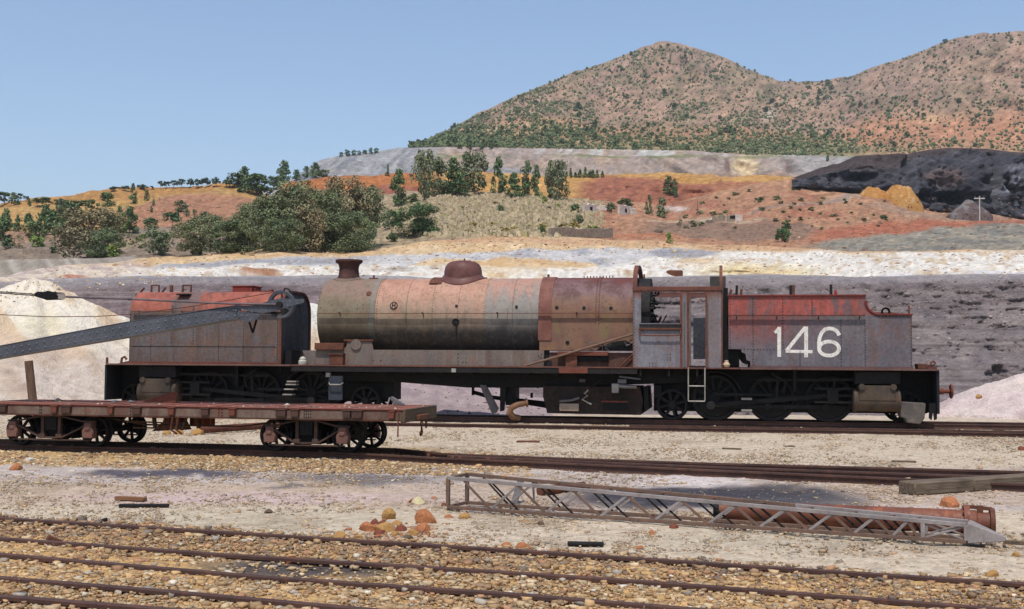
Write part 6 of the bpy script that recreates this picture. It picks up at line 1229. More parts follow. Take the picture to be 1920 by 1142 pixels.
# rail chairs / keys beside the wagon track
for i, (x, y) in enumerate(((803, 861), (848, 866), (862, 866), (915, 869), (968, 872), (1024, 875))):
    P0 = on_ground(x, y+2, 0); o = MB().box(-.05, .05, -.04, .04, 0, .05).box(-.02, .02, -.025, .025, .05, .095).lathe([(.03, -.02), (.03, .02)], (0, 0, .075), 'y', 10).build('rail_chair', M_RUST, None, .006); o.location = (P0[0], P0[1], 0); o.rotation_euler = (0, 0, random.uniform(-.4, .2)); tag(o, '%s from the left of the rusty chairs beside the wagon rail' % ('first', 'second', 'third', 'fourth', 'fifth', 'last')[i], 'rail chair', 'loose rail chairs right of the wagon')
def slab(name, lab, px, py, ln, wd, th, mat, rz, cat='scrap iron', ry=0.0):
    P0 = on_ground(px, py, 0); o = MB().box(-ln/2, ln/2, -wd/2, wd/2, 0, th).build(name, mat, None, .006); o.location = (P0[0], P0[1], .004); o.rotation_euler = (0, ry, rz); return tag(o, lab, cat)
slab('iron_plate', 'flat brown iron plate on the gravel between locomotive and wagon tracks', 990, 830, .42, .2, .03, M_RUST, -.1)
slab('plank', 'thin dark plank on the gravel right of centre below the locomotive\'s rear wheels', 1372, 843, .34, .06, .025, M_WOOD, -.5, 'plank')
slab('plank', 'pale plank beside the rail below the locomotive number', 1480, 838, .2, .07, .02, M_WOOD, .1, 'plank')
slab('plank', 'thin dark plank on sand near the right edge above the timber baulk', 1695, 867, .36, .05, .025, M_WOOD, -.25, 'plank')
slab('iron_plate', 'dark flat scrap lying in the gravel below the middle of the lattice jib', 1098, 1023, .3, .09, .025, M_DARK, -.1)
slab('plank', 'split brown plank lying left in the yard, upper of two', 245, 939, .36, .08, .04, m_wood('brown_plank', (150, 108, 76), (120, 84, 62)), -.3, 'plank')
slab('plank', 'charred dark plank lying left in the yard, lower of two', 270, 952, .5, .06, .035, M_DARK, .06, 'plank')
slab('iron_wedge', 'small dark iron wedge standing beside the first foreground rail, left', 190, 981, .12, .06, .03, M_DARK, .3, 'scrap iron', -.3)
slab('iron_wedge', 'dark rusty iron wedge tilted on the second foreground rail, far left', 98, 1019, .12, .06, .05, M_RUST, .5, 'scrap iron', .5)
P0 = on_ground(70, 740, 0)
# leaning post in front of the white heap
P0 = at_depth(np.array(70.), np.array(745.), np.array(24.5)); o = MB().lathe([(.09, 0), (.085, 1.55)], (0, 0, 0), 'z', 12).build('wooden_post', m_wood('brown_post', (124, 96, 78), (88, 66, 56), (9, 9, 1))); o.rotation_euler = (0, -.13, 0); o.location = (P0[0], P0[1], -.1); tag(o, 'leaning brown wooden post in front of the white spoil heap', 'post')
o = MB().lathe([(.075, 0), (.075, 3.0)], (0, 0, .09), 'x', 16).build('iron_pipe', M_RUST); q0, q1 = on_ground(372, 815, 0), on_ground(470, 808, 0); o.location = tuple(q0); o.rotation_euler = (0, 0, math.atan2(q1[1]-q0[1], q1[0]-q0[0])); tag(o, 'long brown pipe on the ground seen beneath the flat wagon', 'pipe')
# rocks
RK = [(785, 945, 26, M_CRST, 'big cream boulder lying just left of the lattice jib'), (773, 943, 14, M_RDST, 'small reddish stone touching the left side of the cream boulder'), (813, 936, 12, M_ORST, 'orange stone between the cream boulder and the lattice jib'), (832, 948, 12, M_RDST, 'red brown stone at the foot of the lattice jib end'),
 (503, 963, 16, M_BRST, 'dark brown stone alone on the pale dirt left of centre'), (655, 968, 8, M_BRST, 'tiny dark stone on the pale dirt left of the orange rubble'), (640, 1011, 27, M_OCST, 'ochre boulder left of the orange rubble, beside the rail'), (672, 1012, 18, M_OCST, 'flat ochre stone right of the ochre boulder by the rail'), (870, 974, 22, M_OCST, 'brown ochre stone in front of the lattice jib\'s left end'), (842, 972, 18, M_ORST, 'flat orange stone left of the brown ochre stone at the jib'),
 (730, 975, 24, M_OCST, 'ochre stone on top of the orange rubble'), (692, 997, 30, M_ORST, 'orange red block at the left of the rubble heap'), (703, 985, 18, M_RDST, 'red brown stone at the back left of the rubble heap'), (722, 999, 28, M_OCST, 'square yellowish block in the middle of the rubble heap'), (718, 988, 20, M_RDST, 'dark red stone behind the yellowish block in the rubble'), (752, 997, 20, M_RDST, 'brown stone in the trough of the rubble heap'), (745, 986, 16, M_OCST, 'small ochre stone behind the middle of the rubble heap'), (799, 983, 30, M_ORST, 'large orange block at the upper right of the rubble heap'), (790, 998, 26, M_ORST, 'orange block at the lower right of the rubble heap'), (773, 1004, 18, M_OCST, 'yellow stone at the lower right front of the rubble heap'), (765, 1013, 20, M_BRST, 'brown stone below the rubble heap beside the rail'), (712, 1004, 20, M_RDST, 'dark stone at the front of the rubble heap'), (740, 1006, 14, M_OCST, 'pale small stone at the front of the rubble heap'), (760, 1022, 12, M_ORST, 'small red stone at the rail below the rubble heap'),
 (950, 1028, 22, M_ORST, 'orange stone beside the first foreground rail, left of a pair'), (980, 1030, 26, M_ORST, 'orange stone beside the first foreground rail, right of a pair'), (845, 1022, 22, M_PALE, 'whitish stone above the first foreground rail near the middle'), (1222, 1003, 18, M_ORST, 'orange stone in front of the middle of the lattice jib'), (1264, 992, 20, M_RDST, 'reddish stone under the lattice jib right of the middle'), (1200, 1030, 14, M_ORST, 'small orange stone above the foreground rail right of the middle'), (1860, 1082, 26, M_OCST, 'ochre stone beside the foreground rail at the right'), (1780, 950, 40, M_ORST, 'flat orange slab behind the end of the flanged pipe'), (1905, 1044, 16, M_OCST, 'ochre stone near the right edge below the jib tip'), (985, 979, 10, M_OCST, 'small yellow stone in front of the lattice jib'), (1014, 984, 13, M_BRST, 'dark brown stone in front of the lattice jib'), (1615, 1033, 12, M_BRST, 'dark stone in front of the right half of the lattice jib'),
 (843, 1081, 16, M_PALE, 'white stone between the foreground tracks near the middle'), (805, 1078, 22, M_OCST, 'ochre stone between the foreground tracks left of the white one'), (240, 1017, 20, M_OCST, 'pale ochre stone lying between foreground rails at the left'), (545, 1057, 26, M_RDST, 'dark red stone at the edge of the black oily patch'), (153, 1057, 18, M_OCST, 'ochre stone against the third foreground rail, left'), (370, 816, 22, M_OCST, 'ochre stone on the ground under the middle of the wagon, right of three'), (335, 815, 20, M_OCST, 'ochre stone on the ground under the middle of the wagon, middle of three'), (312, 815, 16, M_OCST, 'ochre stone on the ground under the middle of the wagon, left of three'), (1918, 845, 18, M_RDST, 'red stone on the sand at the right edge'), (1835, 745, 14, M_OCST, 'ochre stone on the pink spoil heap at the right'), (30, 882, 24, M_ORST, 'orange brown stone in the gravel at the left edge'), (55, 866, 18, M_PALE, 'white stone in the gravel at the left, under the wagon')]
for i, (x, y, s, mt, lab) in enumerate(RK):
    if y < 760: P0 = drop(x, y); sz = 14*34/2200/2
    else: P0 = on_ground(x, y-1, 0.0); sz = s*P0[1]/2200/2*(1.5 if 680 < x < 812 and 965 < y < 1012 else 1.2)
    rock('rock', lab, (P0[0], P0[1], P0[2]-sz*.25+(.04 if (x, y) in ((730, 975), (799, 983)) else 0)), sz, mt, 100+i, flat=.8 if s > 12 else .6)
A = _A
# ------------------------------------------------------------------ plants
def m_leaf(name, a, b, dry=None):
    n = NT(name); r = n.n('ShaderNodeObjectInfo').outputs['Random']; c = n.attr('Col'); s = n.noise(n.pos, .5, 3, .6)
    base = n.mix(n.ramp(s, .35, .65), A(*a), A(*b)); base = n.mix(n.math('MULTIPLY', r, .45), base, A(*(dry or b)))
    x = n.mix(1.0, base, c, 'MULTIPLY'); n.b.inputs['Specular IOR Level'].default_value = .1; return n.out(x, .8)
L_EUC = m_leaf('eucalyptus_leaf', (114, 124, 92), (96, 108, 80), (126, 126, 98))
L_PINE = m_leaf('pine_needles', (96, 116, 78), (78, 98, 68), (110, 122, 80))
L_DARK = m_leaf('dark_leaf', (90, 114, 76), (76, 98, 70), (100, 120, 80))
L_BRIGHT = m_leaf('bright_leaf', (134, 152, 82), (112, 134, 76), (146, 154, 90))
L_BROWN = m_leaf('dry_leaf', (140, 130, 102), (120, 116, 92), (150, 134, 106))
L_BLUE = m_leaf('far_dark_leaf', (90, 106, 96), (78, 94, 84), (98, 112, 90))
M_BARK = m_wood('bark', (128, 112, 96), (92, 78, 66), (9, 9, 1))
def crown_arrays(kind, seed, n, leaf):
    g = np.random.default_rng(seed)
    def ell(k, zlo, zhi, rad):
        z = g.uniform(zlo, zhi, k); t = g.uniform(0, 2*np.pi, k); r = np.sqrt(g.uniform(.1, 1, k))*rad(z); return np.stack([r*np.cos(t), r*np.sin(t), z], 1)
    if kind == 'euc': C = ell(34, .1, .9, lambda z: .43*np.sin(np.clip(z*.86+.12, 0, 1)*np.pi)**.6); cr = g.uniform(.09, .17, len(C))
    elif kind == 'broom': C = ell(46, .06, .9, lambda z: .46*np.clip(.55+z*1.1, 0, 1)*np.clip((1.02-z)*2.2, 0, 1)**.5); cr = g.uniform(.08, .16, len(C))
    elif kind == 'pine': C = ell(36, .1, .95, lambda z: .46*np.clip(1.03-z, 0, 1)**.7); cr = g.uniform(.07, .13, len(C))
    elif kind == 'column': C = ell(24, .08, .95, lambda z: .4*np.clip((1.02-z)*1.8, 0, 1)**.6); cr = g.uniform(.08, .14, len(C))
    elif kind == 'umbrella': C = ell(20, .4, .92, lambda z: .46*np.sin(np.clip((z-.35)/.62, 0, 1)*np.pi)**.6); cr = g.uniform(.08, .15, len(C))
    else: C = ell(24, .12, .86, lambda z: .40*np.sin(np.clip(z*.9+.08, 0, 1)*np.pi)**.5); cr = g.uniform(.10, .17, len(C))
    C[0] = (0, 0, .9 if kind in ('pine', 'column') else .82)
    k = g.integers(0, len(C), n); d = g.normal(size=(n, 3)); d /= np.linalg.norm(d, axis=1)[:, None]; rr = g.uniform(.35, 1, n)**.5
    sc = np.array([1.0, 1.0, .8]); P = C[k]+d*(cr[k]*rr)[:, None]*sc*1.25; P[:, 2] = np.clip(P[:, 2], .02, 1.0)
    nrm = d*.7+g.normal(size=(n, 3))*.5+np.array([0, 0, .55]); nrm /= np.linalg.norm(nrm, axis=1)[:, None]
    a = np.cross(nrm, g.normal(size=(n, 3))); a /= np.linalg.norm(a, axis=1)[:, None]; b = np.cross(nrm, a); s = leaf*g.uniform(.6, 1.4, n)[:, None]
    V = np.stack([P-a*s*.5-b*s*.3, P+a*s*.6-b*s*.5, P+a*s*.4+b*s*.6, P-a*s*.5+b*s*.4], 1).reshape(-1, 3); F = np.arange(4*n).reshape(n, 4)
    tint = np.repeat(g.uniform(.72, 1.25, len(C))[k]*g.uniform(.75, 1.25, n), 4); cols = np.stack([tint*g.uniform(.95, 1.08), tint, tint*.95], 1)
    return V, F, cols, C
CR_M = {}
def crown_mesh(kind, var, mat, n, leaf):
    key = (kind, var, mat.name, n)
    if key not in CR_M:
        V, F, c, C = crown_arrays(kind, hash((kind, var)) % 9973 if False else sum(map(ord, kind))*7+var*131, n, leaf)
        o = mesh_np('crown', V, F, mat, None, c, False); me = o.data; bpy.data.objects.remove(o)
        m = MB(); top = .72 if kind != 'round' else .5; m.tube([(0, 0, -.06), (.01, 0, .12), (.0, .01, top*.6), (0, 0, top)], [.03, .022, .015, .006], 6)
        for q in C[1:9]:
            z0 = max(.08, q[2]*.55); m.tube([(0, 0, z0), tuple(q*np.array([.55, .55, 1])-np.array([0, 0, .05])), tuple(q)], [.011, .008, .003], 4)
        t = m.build('trunk', M_BARK); tm = t.data; bpy.data.objects.remove(t); CR_M[key] = (me, tm)
    return CR_M[key]
def tree(name, label, kind, px, by, ty, w, mat, n=900, leaf=.045, group=None, cat=None, var=None, trunk=True):
    P0 = drop(px, by)
    if P0 is None: return
    d = P0[1]; h = 1.1*(by-ty)*d/2200; wd = (w*(1.32 if n >= 350 else 1.1))*d/2200; var = var if var is not None else random.randint(0, 3)
    me, tm = crown_mesh(kind, var, mat, n, leaf)
    t = thing(name, label, cat or ('shrub' if 'shrub' in name or 'bush' in name else 'tree'), tuple(P0-np.array([0, 0, h*.015])), random.uniform(0, 6.28), group); t.scale = (wd, wd, h)
    link(bpy.data.objects.new('crown', me), t)
    if trunk: link(bpy.data.objects.new('trunk', tm), t)
    return t
GR = 'eucalyptus grove above the smokebox'
big = dict(n=9000, leaf=.021)
T_ = [ # name, label, kind, px, base, top, width, material, leaves
 ('eucalyptus_tree', 'wide olive brown bushy tree above the left end of the wagon, by the streaked wall', 'broom', 165, 484, 394, 116, L_BROWN, big),
 ('eucalyptus_tree', 'bushy green tree growing into the right side of the wide brown tree at left', 'broom', 195, 483, 430, 60, L_EUC, big),
 ('eucalyptus_shrub', 'grey green double stemmed shrub between the wide brown tree and the grove, left stem', 'euc', 288, 478, 432, 34, L_EUC, dict(n=1200, leaf=.05)),
 ('eucalyptus_shrub', 'grey green double stemmed shrub between the wide brown tree and the grove, right stem', 'euc', 308, 479, 436, 30, L_EUC, dict(n=1200, leaf=.05)),
 ('eucalyptus_tree', 'low rounded grey green tree left of the lamp post', 'broom', 375, 478, 404, 80, L_EUC, big),
 ('eucalyptus_tree', 'low rounded tree directly left of the lamp post', 'broom', 440, 474, 412, 74, L_EUC, big),
 ('eucalyptus_tree', 'tree at the left end of the tall grove, right of the lamp post', 'broom', 505, 470, 372, 76, L_EUC, big),
 ('eucalyptus_tree', 'broad dark crowned tree left of the middle of the tall grove', 'euc', 545, 468, 348, 92, L_EUC, big),
 ('eucalyptus_tree', 'olive tree in the middle of the tall grove above the chimney\'s left side', 'euc', 592, 468, 356, 84, L_EUC, big),
 ('eucalyptus_tree', 'tall thin topped brownish tree right of the grove\'s middle', 'broom', 648, 468, 336, 82, L_BROWN, big),
 ('eucalyptus_tree', 'leafy tree at the right front of the tall grove', 'euc', 685, 466, 352, 66, L_EUC, big),
 ('eucalyptus_tree', 'low tree at the foot of the tall grove above the chimney', 'broom', 620, 471, 408, 70, L_EUC, big),
 ('acacia_tree', 'wide dark green tree with low crown right of the tall grove', 'round', 782, 444, 383, 84, L_DARK, big),
 ('acacia_tree', 'dark green bush between the tall grove and the wide dark green tree', 'round', 735, 428, 396, 42, L_DARK, dict(n=1400, leaf=.05)),
 ('round_shrub', 'small round dark bush below and left of the wide dark green tree', 'round', 735, 453, 436, 18, L_DARK, dict(n=500, leaf=.09)),
 ('pine_tree', 'solitary dark conical tree on the orange terrace edge', 'column', 750, 389, 322, 34, L_PINE, dict(n=1600, leaf=.045)),
 ('round_shrub', 'small dark bush right of the solitary conical tree', 'round', 774, 384, 364, 22, L_PINE, dict(n=600, leaf=.08)),
 ('eucalyptus_tree', 'tall slender tree at the left end of the hilltop row', 'euc', 795, 378, 284, 36, L_EUC, dict(n=2200, leaf=.04)),
 ('eucalyptus_tree', 'tall leafy tree second from the left in the hilltop row', 'column', 822, 368, 300, 44, L_EUC, dict(n=2200, leaf=.04)),
 ('eucalyptus_tree', 'leafy tree third from the left in the hilltop row', 'pine', 850, 364, 300, 40, L_PINE, dict(n=2200, leaf=.04)),
 ('eucalyptus_tree', 'tall broad tree above the steam dome in the hilltop row', 'euc', 888, 363, 288, 50, L_EUC, dict(n=2200, leaf=.04)),
 ('round_shrub', 'round green bush below the hilltop row, left of the dome', 'round', 855, 366, 337, 40, L_DARK, dict(n=1400, leaf=.055)),
 ('pine_tree', 'narrow dark tree with rounded top right of the broad hilltop tree', 'column', 935, 363, 299, 28, L_PINE, dict(n=1400, leaf=.05)),
 ('pine_tree', 'dark low tree between the narrow rounded tree and the cypress pair', 'pine', 965, 371, 326, 34, L_PINE, dict(n=1200, leaf=.05)),
 ('cypress_tree', 'slim pointed tree, left of a pair above the boiler\'s right end', 'column', 987, 368, 306, 22, L_PINE, dict(n=1100, leaf=.055)),
 ('cypress_tree', 'slim pointed tree, right of a pair above the boiler\'s right end', 'column', 1007, 370, 314, 20, L_PINE, dict(n=1100, leaf=.055)),
 ('eucalyptus_tree', 'tall tree at the right end of the hilltop row, left stem', 'column', 1034, 373, 306, 24, L_EUC, dict(n=1400, leaf=.05)),
 ('eucalyptus_tree', 'tall broad tree at the right end of the hilltop row, right stem', 'euc', 1048, 376, 304, 34, L_EUC, dict(n=1800, leaf=.045)),
 ('round_shrub', 'small bright green bush below the right end of the hilltop row', 'round', 1020, 381, 367, 14, L_BRIGHT, dict(n=300, leaf=.11)),
 ('round_shrub', 'tiny bright bush in the dry grass right of the small bright green bush', 'round', 1046, 391, 381, 10, L_BRIGHT, dict(n=200, leaf=.14)),
 ('round_shrub', 'dark bush on the dry grass slope below the narrow rounded tree', 'round', 939, 398, 384, 13, L_DARK, dict(n=300, leaf=.11)),
 ('round_shrub', 'dark round bush beside the ruined wall, right of the dry grass', 'round', 1078, 398, 382, 15, L_DARK, dict(n=400, leaf=.1)),
 ('pale_shrub', 'pale grey bush below the ruined white wall', 'round', 1085, 421, 402, 16, L_EUC, dict(n=400, leaf=.1)),
 ('round_shrub', 'grey green bush left of the ruined house', 'round', 1147, 397, 380, 17, L_EUC, dict(n=500, leaf=.09)),
 ('round_shrub', 'dark green tree crown rising behind the ruined house', 'round', 1171, 392, 373, 28, L_DARK, dict(n=600, leaf=.09)),
 ('eucalyptus_tree', 'thin grey tree on red soil right of the ruined house, left of two', 'column', 1217, 402, 368, 14, L_EUC, dict(n=500, leaf=.08)),
 ('eucalyptus_tree', 'thin grey tree on red soil right of the ruined house, right of two', 'column', 1242, 408, 372, 20, L_EUC, dict(n=600, leaf=.08)),
 ('pine_tree', 'dense green pine on the red cliff face', 'pine', 1254, 366, 332, 26, L_PINE, dict(n=800, leaf=.06)),
 ('pine_tree', 'slim pine touching the dense green pine on the red cliff', 'column', 1266, 370, 338, 11, L_PINE, dict(n=500, leaf=.08)),
 ('round_shrub', 'bright green bush in front of the long low stone wall', 'round', 1112, 443, 424, 31, L_BRIGHT, dict(n=900, leaf=.07)),
 ('round_shrub', 'bright yellow green small bush on the red mound', 'round', 1255, 456, 436, 14, L_BRIGHT, dict(n=300, leaf=.11)),
 ('round_shrub', 'dark round bush on the reddish bank at the right', 'round', 1466, 454, 427, 25, L_DARK, dict(n=900, leaf=.07)),
 ('round_shrub', 'mid green bush just above the dark round bush at the right', 'round', 1475, 429, 412, 16, L_PINE, dict(n=400, leaf=.1)),
 ('round_shrub', 'small green bush left of the bright bush, at the end of the dry grass', 'round', 1017, 438, 423, 13, L_PINE, dict(n=300, leaf=.11)),
 ('eucalyptus_tree', 'olive tree filling the gap above the lamp post at the grove\'s left edge', 'broom', 462, 470, 384, 66, L_EUC, big),
 ('eucalyptus_tree', 'grey green low tree at the grove\'s left foot right of the lamp post', 'broom', 528, 472, 412, 70, L_EUC, big),
 ('eucalyptus_tree', 'brown tinged tree between the dark crowned and the olive tree', 'euc', 570, 472, 376, 70, L_BROWN, big),
 ('eucalyptus_tree', 'grey green tree between the olive and the tall brownish tree', 'euc', 622, 468, 362, 66, L_EUC, big),
 ('eucalyptus_tree', 'low leafy tree at the right foot of the tall grove', 'broom', 668, 472, 400, 66, L_EUC, big),
 ('pine_tree', 'dense green pine left of the tall thin foliaged pine on the yellow slope', 'pine', 98, 440, 396, 34, L_PINE, dict(n=1400, leaf=.05)),
 ('pine_tree', 'bushy pine low on the yellow slope above the bright green bush', 'round', 68, 446, 414, 34, L_PINE, dict(n=1200, leaf=.055)),
 ('pine_tree', 'green pine behind the right side of the wide brown tree', 'pine', 205, 440, 402, 34, L_PINE, dict(n=1200, leaf=.055)),
 ('pine_tree', 'dark bushy pine low at the left edge', 'round', 2, 452, 410, 36, L_PINE, dict(n=1400, leaf=.05)),
 # skyline group left of the quarry
 ('pine_tree', 'tallest skyline pine between the ochre hills and the grey quarry', 'pine', 502, 350, 297, 30, L_PINE, dict(n=1400, leaf=.05)),
 ('pine_tree', 'pointed skyline pine right of the tallest skyline pine', 'pine', 531, 348, 303, 27, L_PINE, dict(n=1200, leaf=.05)),
 ('pine_tree', 'dark wide pine at the foot of the tallest skyline pine', 'round', 482, 366, 325, 62, L_PINE, dict(n=2000, leaf=.045)),
 ('pine_tree', 'skyline pine left of the tallest skyline pine', 'pine', 458, 352, 314, 30, L_PINE, dict(n=1000, leaf=.055)),
 ('pine_tree', 'bushy dark pine under the left skyline pines', 'round', 448, 352, 326, 40, L_PINE, dict(n=1400, leaf=.05)),
 ('pine_tree', 'low pine on the skyline between the pointed pine and the quarry', 'pine', 556, 338, 319, 20, L_PINE, dict(n=700, leaf=.065)),
 ('pine_tree', 'pine on the skyline at the left foot of the grey quarry face', 'pine', 592, 334, 306, 24, L_PINE, dict(n=900, leaf=.06)),
 ('pine_tree', 'narrow pine on the skyline just left of the grey quarry face', 'column', 574, 334, 312, 14, L_PINE, dict(n=500, leaf=.08)),
 ('pine_tree', 'low round pine in front of the grey quarry face\'s left foot', 'round', 606, 332, 318, 22, L_PINE, dict(n=700, leaf=.07)),
 ('pine_tree', 'dark pine behind the wide skyline bush above the orange terrace', 'round', 520, 352, 330, 34, L_PINE, dict(n=900, leaf=.06)),
 # left hillside pines
 ('pine_tree', 'dark pine at the left edge of the skyline', 'umbrella', 8, 386, 362, 30, L_PINE, dict(n=900, leaf=.06)),
 ('pine_tree', 'second dark pine from the left edge of the skyline', 'pine', 26, 385, 362, 22, L_PINE, dict(n=800, leaf=.06)),
 ('pine_tree', 'bluish far pine on the skyline right of the left edge pines', 'umbrella', 38, 378, 364, 14, L_BLUE, dict(n=400, leaf=.09)),
 ('pine_tree', 'small bluish far pine at the left foot of the ochre terrace', 'umbrella', 50, 378, 368, 10, L_BLUE, dict(n=300, leaf=.1)),
 ('pine_tree', 'small pine below the left foot of the ochre terrace', 'pine', 55, 387, 373, 11, L_PINE, dict(n=300, leaf=.1)),
 ('pine_tree', 'spreading green pine below the ochre terrace at left', 'umbrella', 79, 387, 371, 30, L_PINE, dict(n=900, leaf=.065)),
 ('pine_tree', 'dark pine low on the yellow slope near the left edge', 'pine', 12, 434, 394, 28, L_PINE, dict(n=1200, leaf=.055)),
 ('pine_tree', 'narrow young pine on the yellow slope, second from left', 'pine', 32, 434, 405, 14, L_PINE, dict(n=600, leaf=.075)),
 ('pine_tree', 'pine on the yellow slope, third from left', 'pine', 54, 437, 402, 26, L_PINE, dict(n=1000, leaf=.055)),
 ('pine_tree', 'tall pine on the yellow slope left of the two tallest', 'pine', 84, 436, 386, 30, L_PINE, dict(n=1400, leaf=.05)),
 ('pine_tree', 'tall thin foliaged pine on the yellow slope left of the brown tree', 'column', 112, 430, 376, 26, L_EUC, dict(n=1200, leaf=.055)),
 ('pine_tree', 'round headed pine rising above the wide brown tree', 'umbrella', 134, 420, 380, 32, L_PINE, dict(n=1200, leaf=.055)),
 ('pine_tree', 'green pine behind the left side of the wide brown tree', 'pine', 120, 446, 402, 40, L_PINE, dict(n=1400, leaf=.05)),
 ('round_shrub', 'row of low green bushes under the ochre terrace, left bush', 'round', 115, 384, 374, 26, L_PINE, dict(n=500, leaf=.09)),
 ('round_shrub', 'row of low green bushes under the ochre terrace, middle bush', 'round', 148, 386, 376, 32, L_PINE, dict(n=600, leaf=.08)),
 ('pine_tree', 'pine in front of the row of low bushes under the ochre terrace', 'umbrella', 172, 400, 376, 20, L_PINE, dict(n=700, leaf=.07)),
 ('pine_tree', 'large round pine at the right end of the bush row', 'round', 202, 388, 360, 26, L_PINE, dict(n=1000, leaf=.06)),
 ('pine_tree', 'tall pine cutting the ochre skyline', 'column', 249, 382, 347, 14, L_PINE, dict(n=700, leaf=.07)),
 ('pine_tree', 'small conical pine right of the tall pine on the ochre skyline', 'pine', 275, 377, 359, 12, L_PINE, dict(n=400, leaf=.085)),
 ('pine_tree', 'very small pine below the small conical pine', 'pine', 288, 386, 374, 8, L_PINE, dict(n=200, leaf=.12)),
 ('pine_tree', 'tiny pine on the red slope below the very small pine', 'pine', 284, 398, 387, 8, L_PINE, dict(n=200, leaf=.12)),
 ('pine_tree', 'round headed pine on a stem at the left foot of the red slope', 'round', 243, 438, 389, 28, L_PINE, dict(n=1300, leaf=.055)),
 ('pine_tree', 'slim pine left of the round headed pine at the red slope', 'column', 223, 418, 387, 11, L_PINE, dict(n=500, leaf=.08)),
 ('round_tree', 'small round dark tree on the red slope', 'round', 283, 431, 408, 22, L_DARK, dict(n=800, leaf=.07)),
 ('round_tree', 'small dark oak with visible trunk on the red slope', 'umbrella', 323, 427, 399, 26, L_DARK, dict(n=900, leaf=.07)),
 ('round_shrub', 'dark scrubby tree high on the red slope', 'round', 338, 397, 376, 22, L_EUC, dict(n=600, leaf=.08)),
 ('round_shrub', 'small dark bush right below the scrubby tree on the red slope', 'round', 351, 407, 391, 11, L_EUC, dict(n=300, leaf=.1)),
 ('round_shrub', 'tiny bush at the right on the red slope', 'round', 365, 403, 392, 9, L_EUC, dict(n=250, leaf=.11)),
 ('round_shrub', 'olive bush above the low rounded grey green tree, left of the grove', 'round', 384, 420, 396, 20, L_EUC, dict(n=600, leaf=.08)),
 ('round_shrub', 'olive bush above the low rounded tree, right one of two', 'round', 406, 424, 404, 18, L_EUC, dict(n=600, leaf=.08)),
 ('round_shrub', 'green bush on the red soil above the streaked wall, left', 'round', 15, 466, 446, 20, L_PINE, dict(n=500, leaf=.09)),
 ('round_shrub', 'bright green bush above the streaked wall', 'round', 70, 463, 443, 26, L_BRIGHT, dict(n=800, leaf=.075)),
 ('bare_shrub', 'thin brown half bare bush above the streaked wall', 'broom', 35, 466, 440, 20, L_BROWN, dict(n=300, leaf=.07)),
 ('round_shrub', 'low dark bush at the left foot of the wide brown tree', 'round', 98, 474, 463, 18, L_DARK, dict(n=400, leaf=.1)),
 ('round_shrub', 'yellowish bush at the right foot of the wide brown tree', 'round', 212, 482, 460, 22, L_BRIGHT, dict(n=500, leaf=.09)),
 ('olive_shrub', 'bush between the round headed pine and the grey shrub pair', 'round', 226, 440, 418, 26, L_BRIGHT, dict(n=600, leaf=.08)),
 ('grey_shrub', 'dark shrub on the quarry slope left of the hilltop row', 'round', 726, 330, 323, 12, L_PINE, dict(n=200, leaf=.12)),
 ('pine_tree', 'small pine standing in front of the grey quarry face', 'pine', 727, 326, 308, 7, L_PINE, dict(n=200, leaf=.12)),
 ('pine_tree', 'pine on the quarry wall above the cliff of red soil', 'pine', 1552, 303, 291, 9, L_PINE, dict(n=200, leaf=.12)),
]
for nm, lab, kind, px, by, ty, w, mat, kw in T_: tree(nm, lab, kind, px, by, ty, w, mat, **kw)
# far dark trees along the ochre skyline
ORD = 'first second third fourth fifth sixth seventh eighth ninth tenth eleventh twelfth thirteenth'.split()
for i_, (px, by, ty, w) in enumerate(((214, 358, 351, 20), (235, 357, 349, 14), (268, 355, 346, 17), (285, 354, 349, 7), (301, 353, 340, 10), (312, 352, 341, 12), (325, 352, 339, 13), (340, 351, 337, 15), (357, 351, 336, 14), (372, 351, 337, 13), (388, 350, 334, 18), (405, 350, 333, 14), (425, 350, 336, 14))):
    tree('distant_tree', '%s from the left of the dark bluish trees along the ochre skyline' % ORD[i_], 'umbrella', px, by+1, ty, w, L_BLUE, 350, .1, 'dark trees along the ochre skyline', 'tree')
for i_, px in enumerate((640, 652, 664, 673, 684, 695, 706, 862, 880, 903, 921)):
    y = pl(px, QTOP)+2; tree('distant_tree', '%s from the left of the small dark trees on the quarry\'s top edge' % ORD[i_], 'round', px, y, y-random.uniform(7, 12), random.uniform(8, 14), L_PINE, 250, .12, 'trees along the quarry edge', 'tree')
for i_, px in enumerate((1062, 1070, 1079, 1088, 1097, 1106, 1112, 1120, 1130)):
    tree('distant_tree', '%s pine from the left in the row at the foot of the quarry wall' % ORD[i_], 'pine', px, 333, 333-random.uniform(9, 20), random.uniform(8, 13), L_PINE, 250, .12, 'row of pines at the foot of the quarry wall', 'tree')
rnd = random.Random(44)
for k in range(64):
    px, by = rnd.uniform(1270, 1660), rnd.uniform(352, 432)
    if by < pl(px, VTOP)+4: continue
    s = rnd.uniform(5, 11); tree('scrub_bush', 'low dark scrub bush dotted on the red earth slope at the right', 'round', px, by, by-s*.7, s*1.3, rnd.choice((L_EUC, L_PINE, L_EUC)), 120, .17, 'scrub on the red slope', 'bush', trunk=False)
for k in range(46):
    px, by = rnd.uniform(745, 1120), rnd.uniform(366, 440)
    if by < pl(px, VTOP)+3: continue
    s = rnd.uniform(4, 8); tree('scrub_bush', 'small dry bush in the straw coloured grass slope', 'round', px, by, by-s*.7, s*1.5, rnd.choice((L_EUC, L_BROWN, L_BROWN)), 120, .17, 'scrub in the dry grass', 'bush', trunk=False)
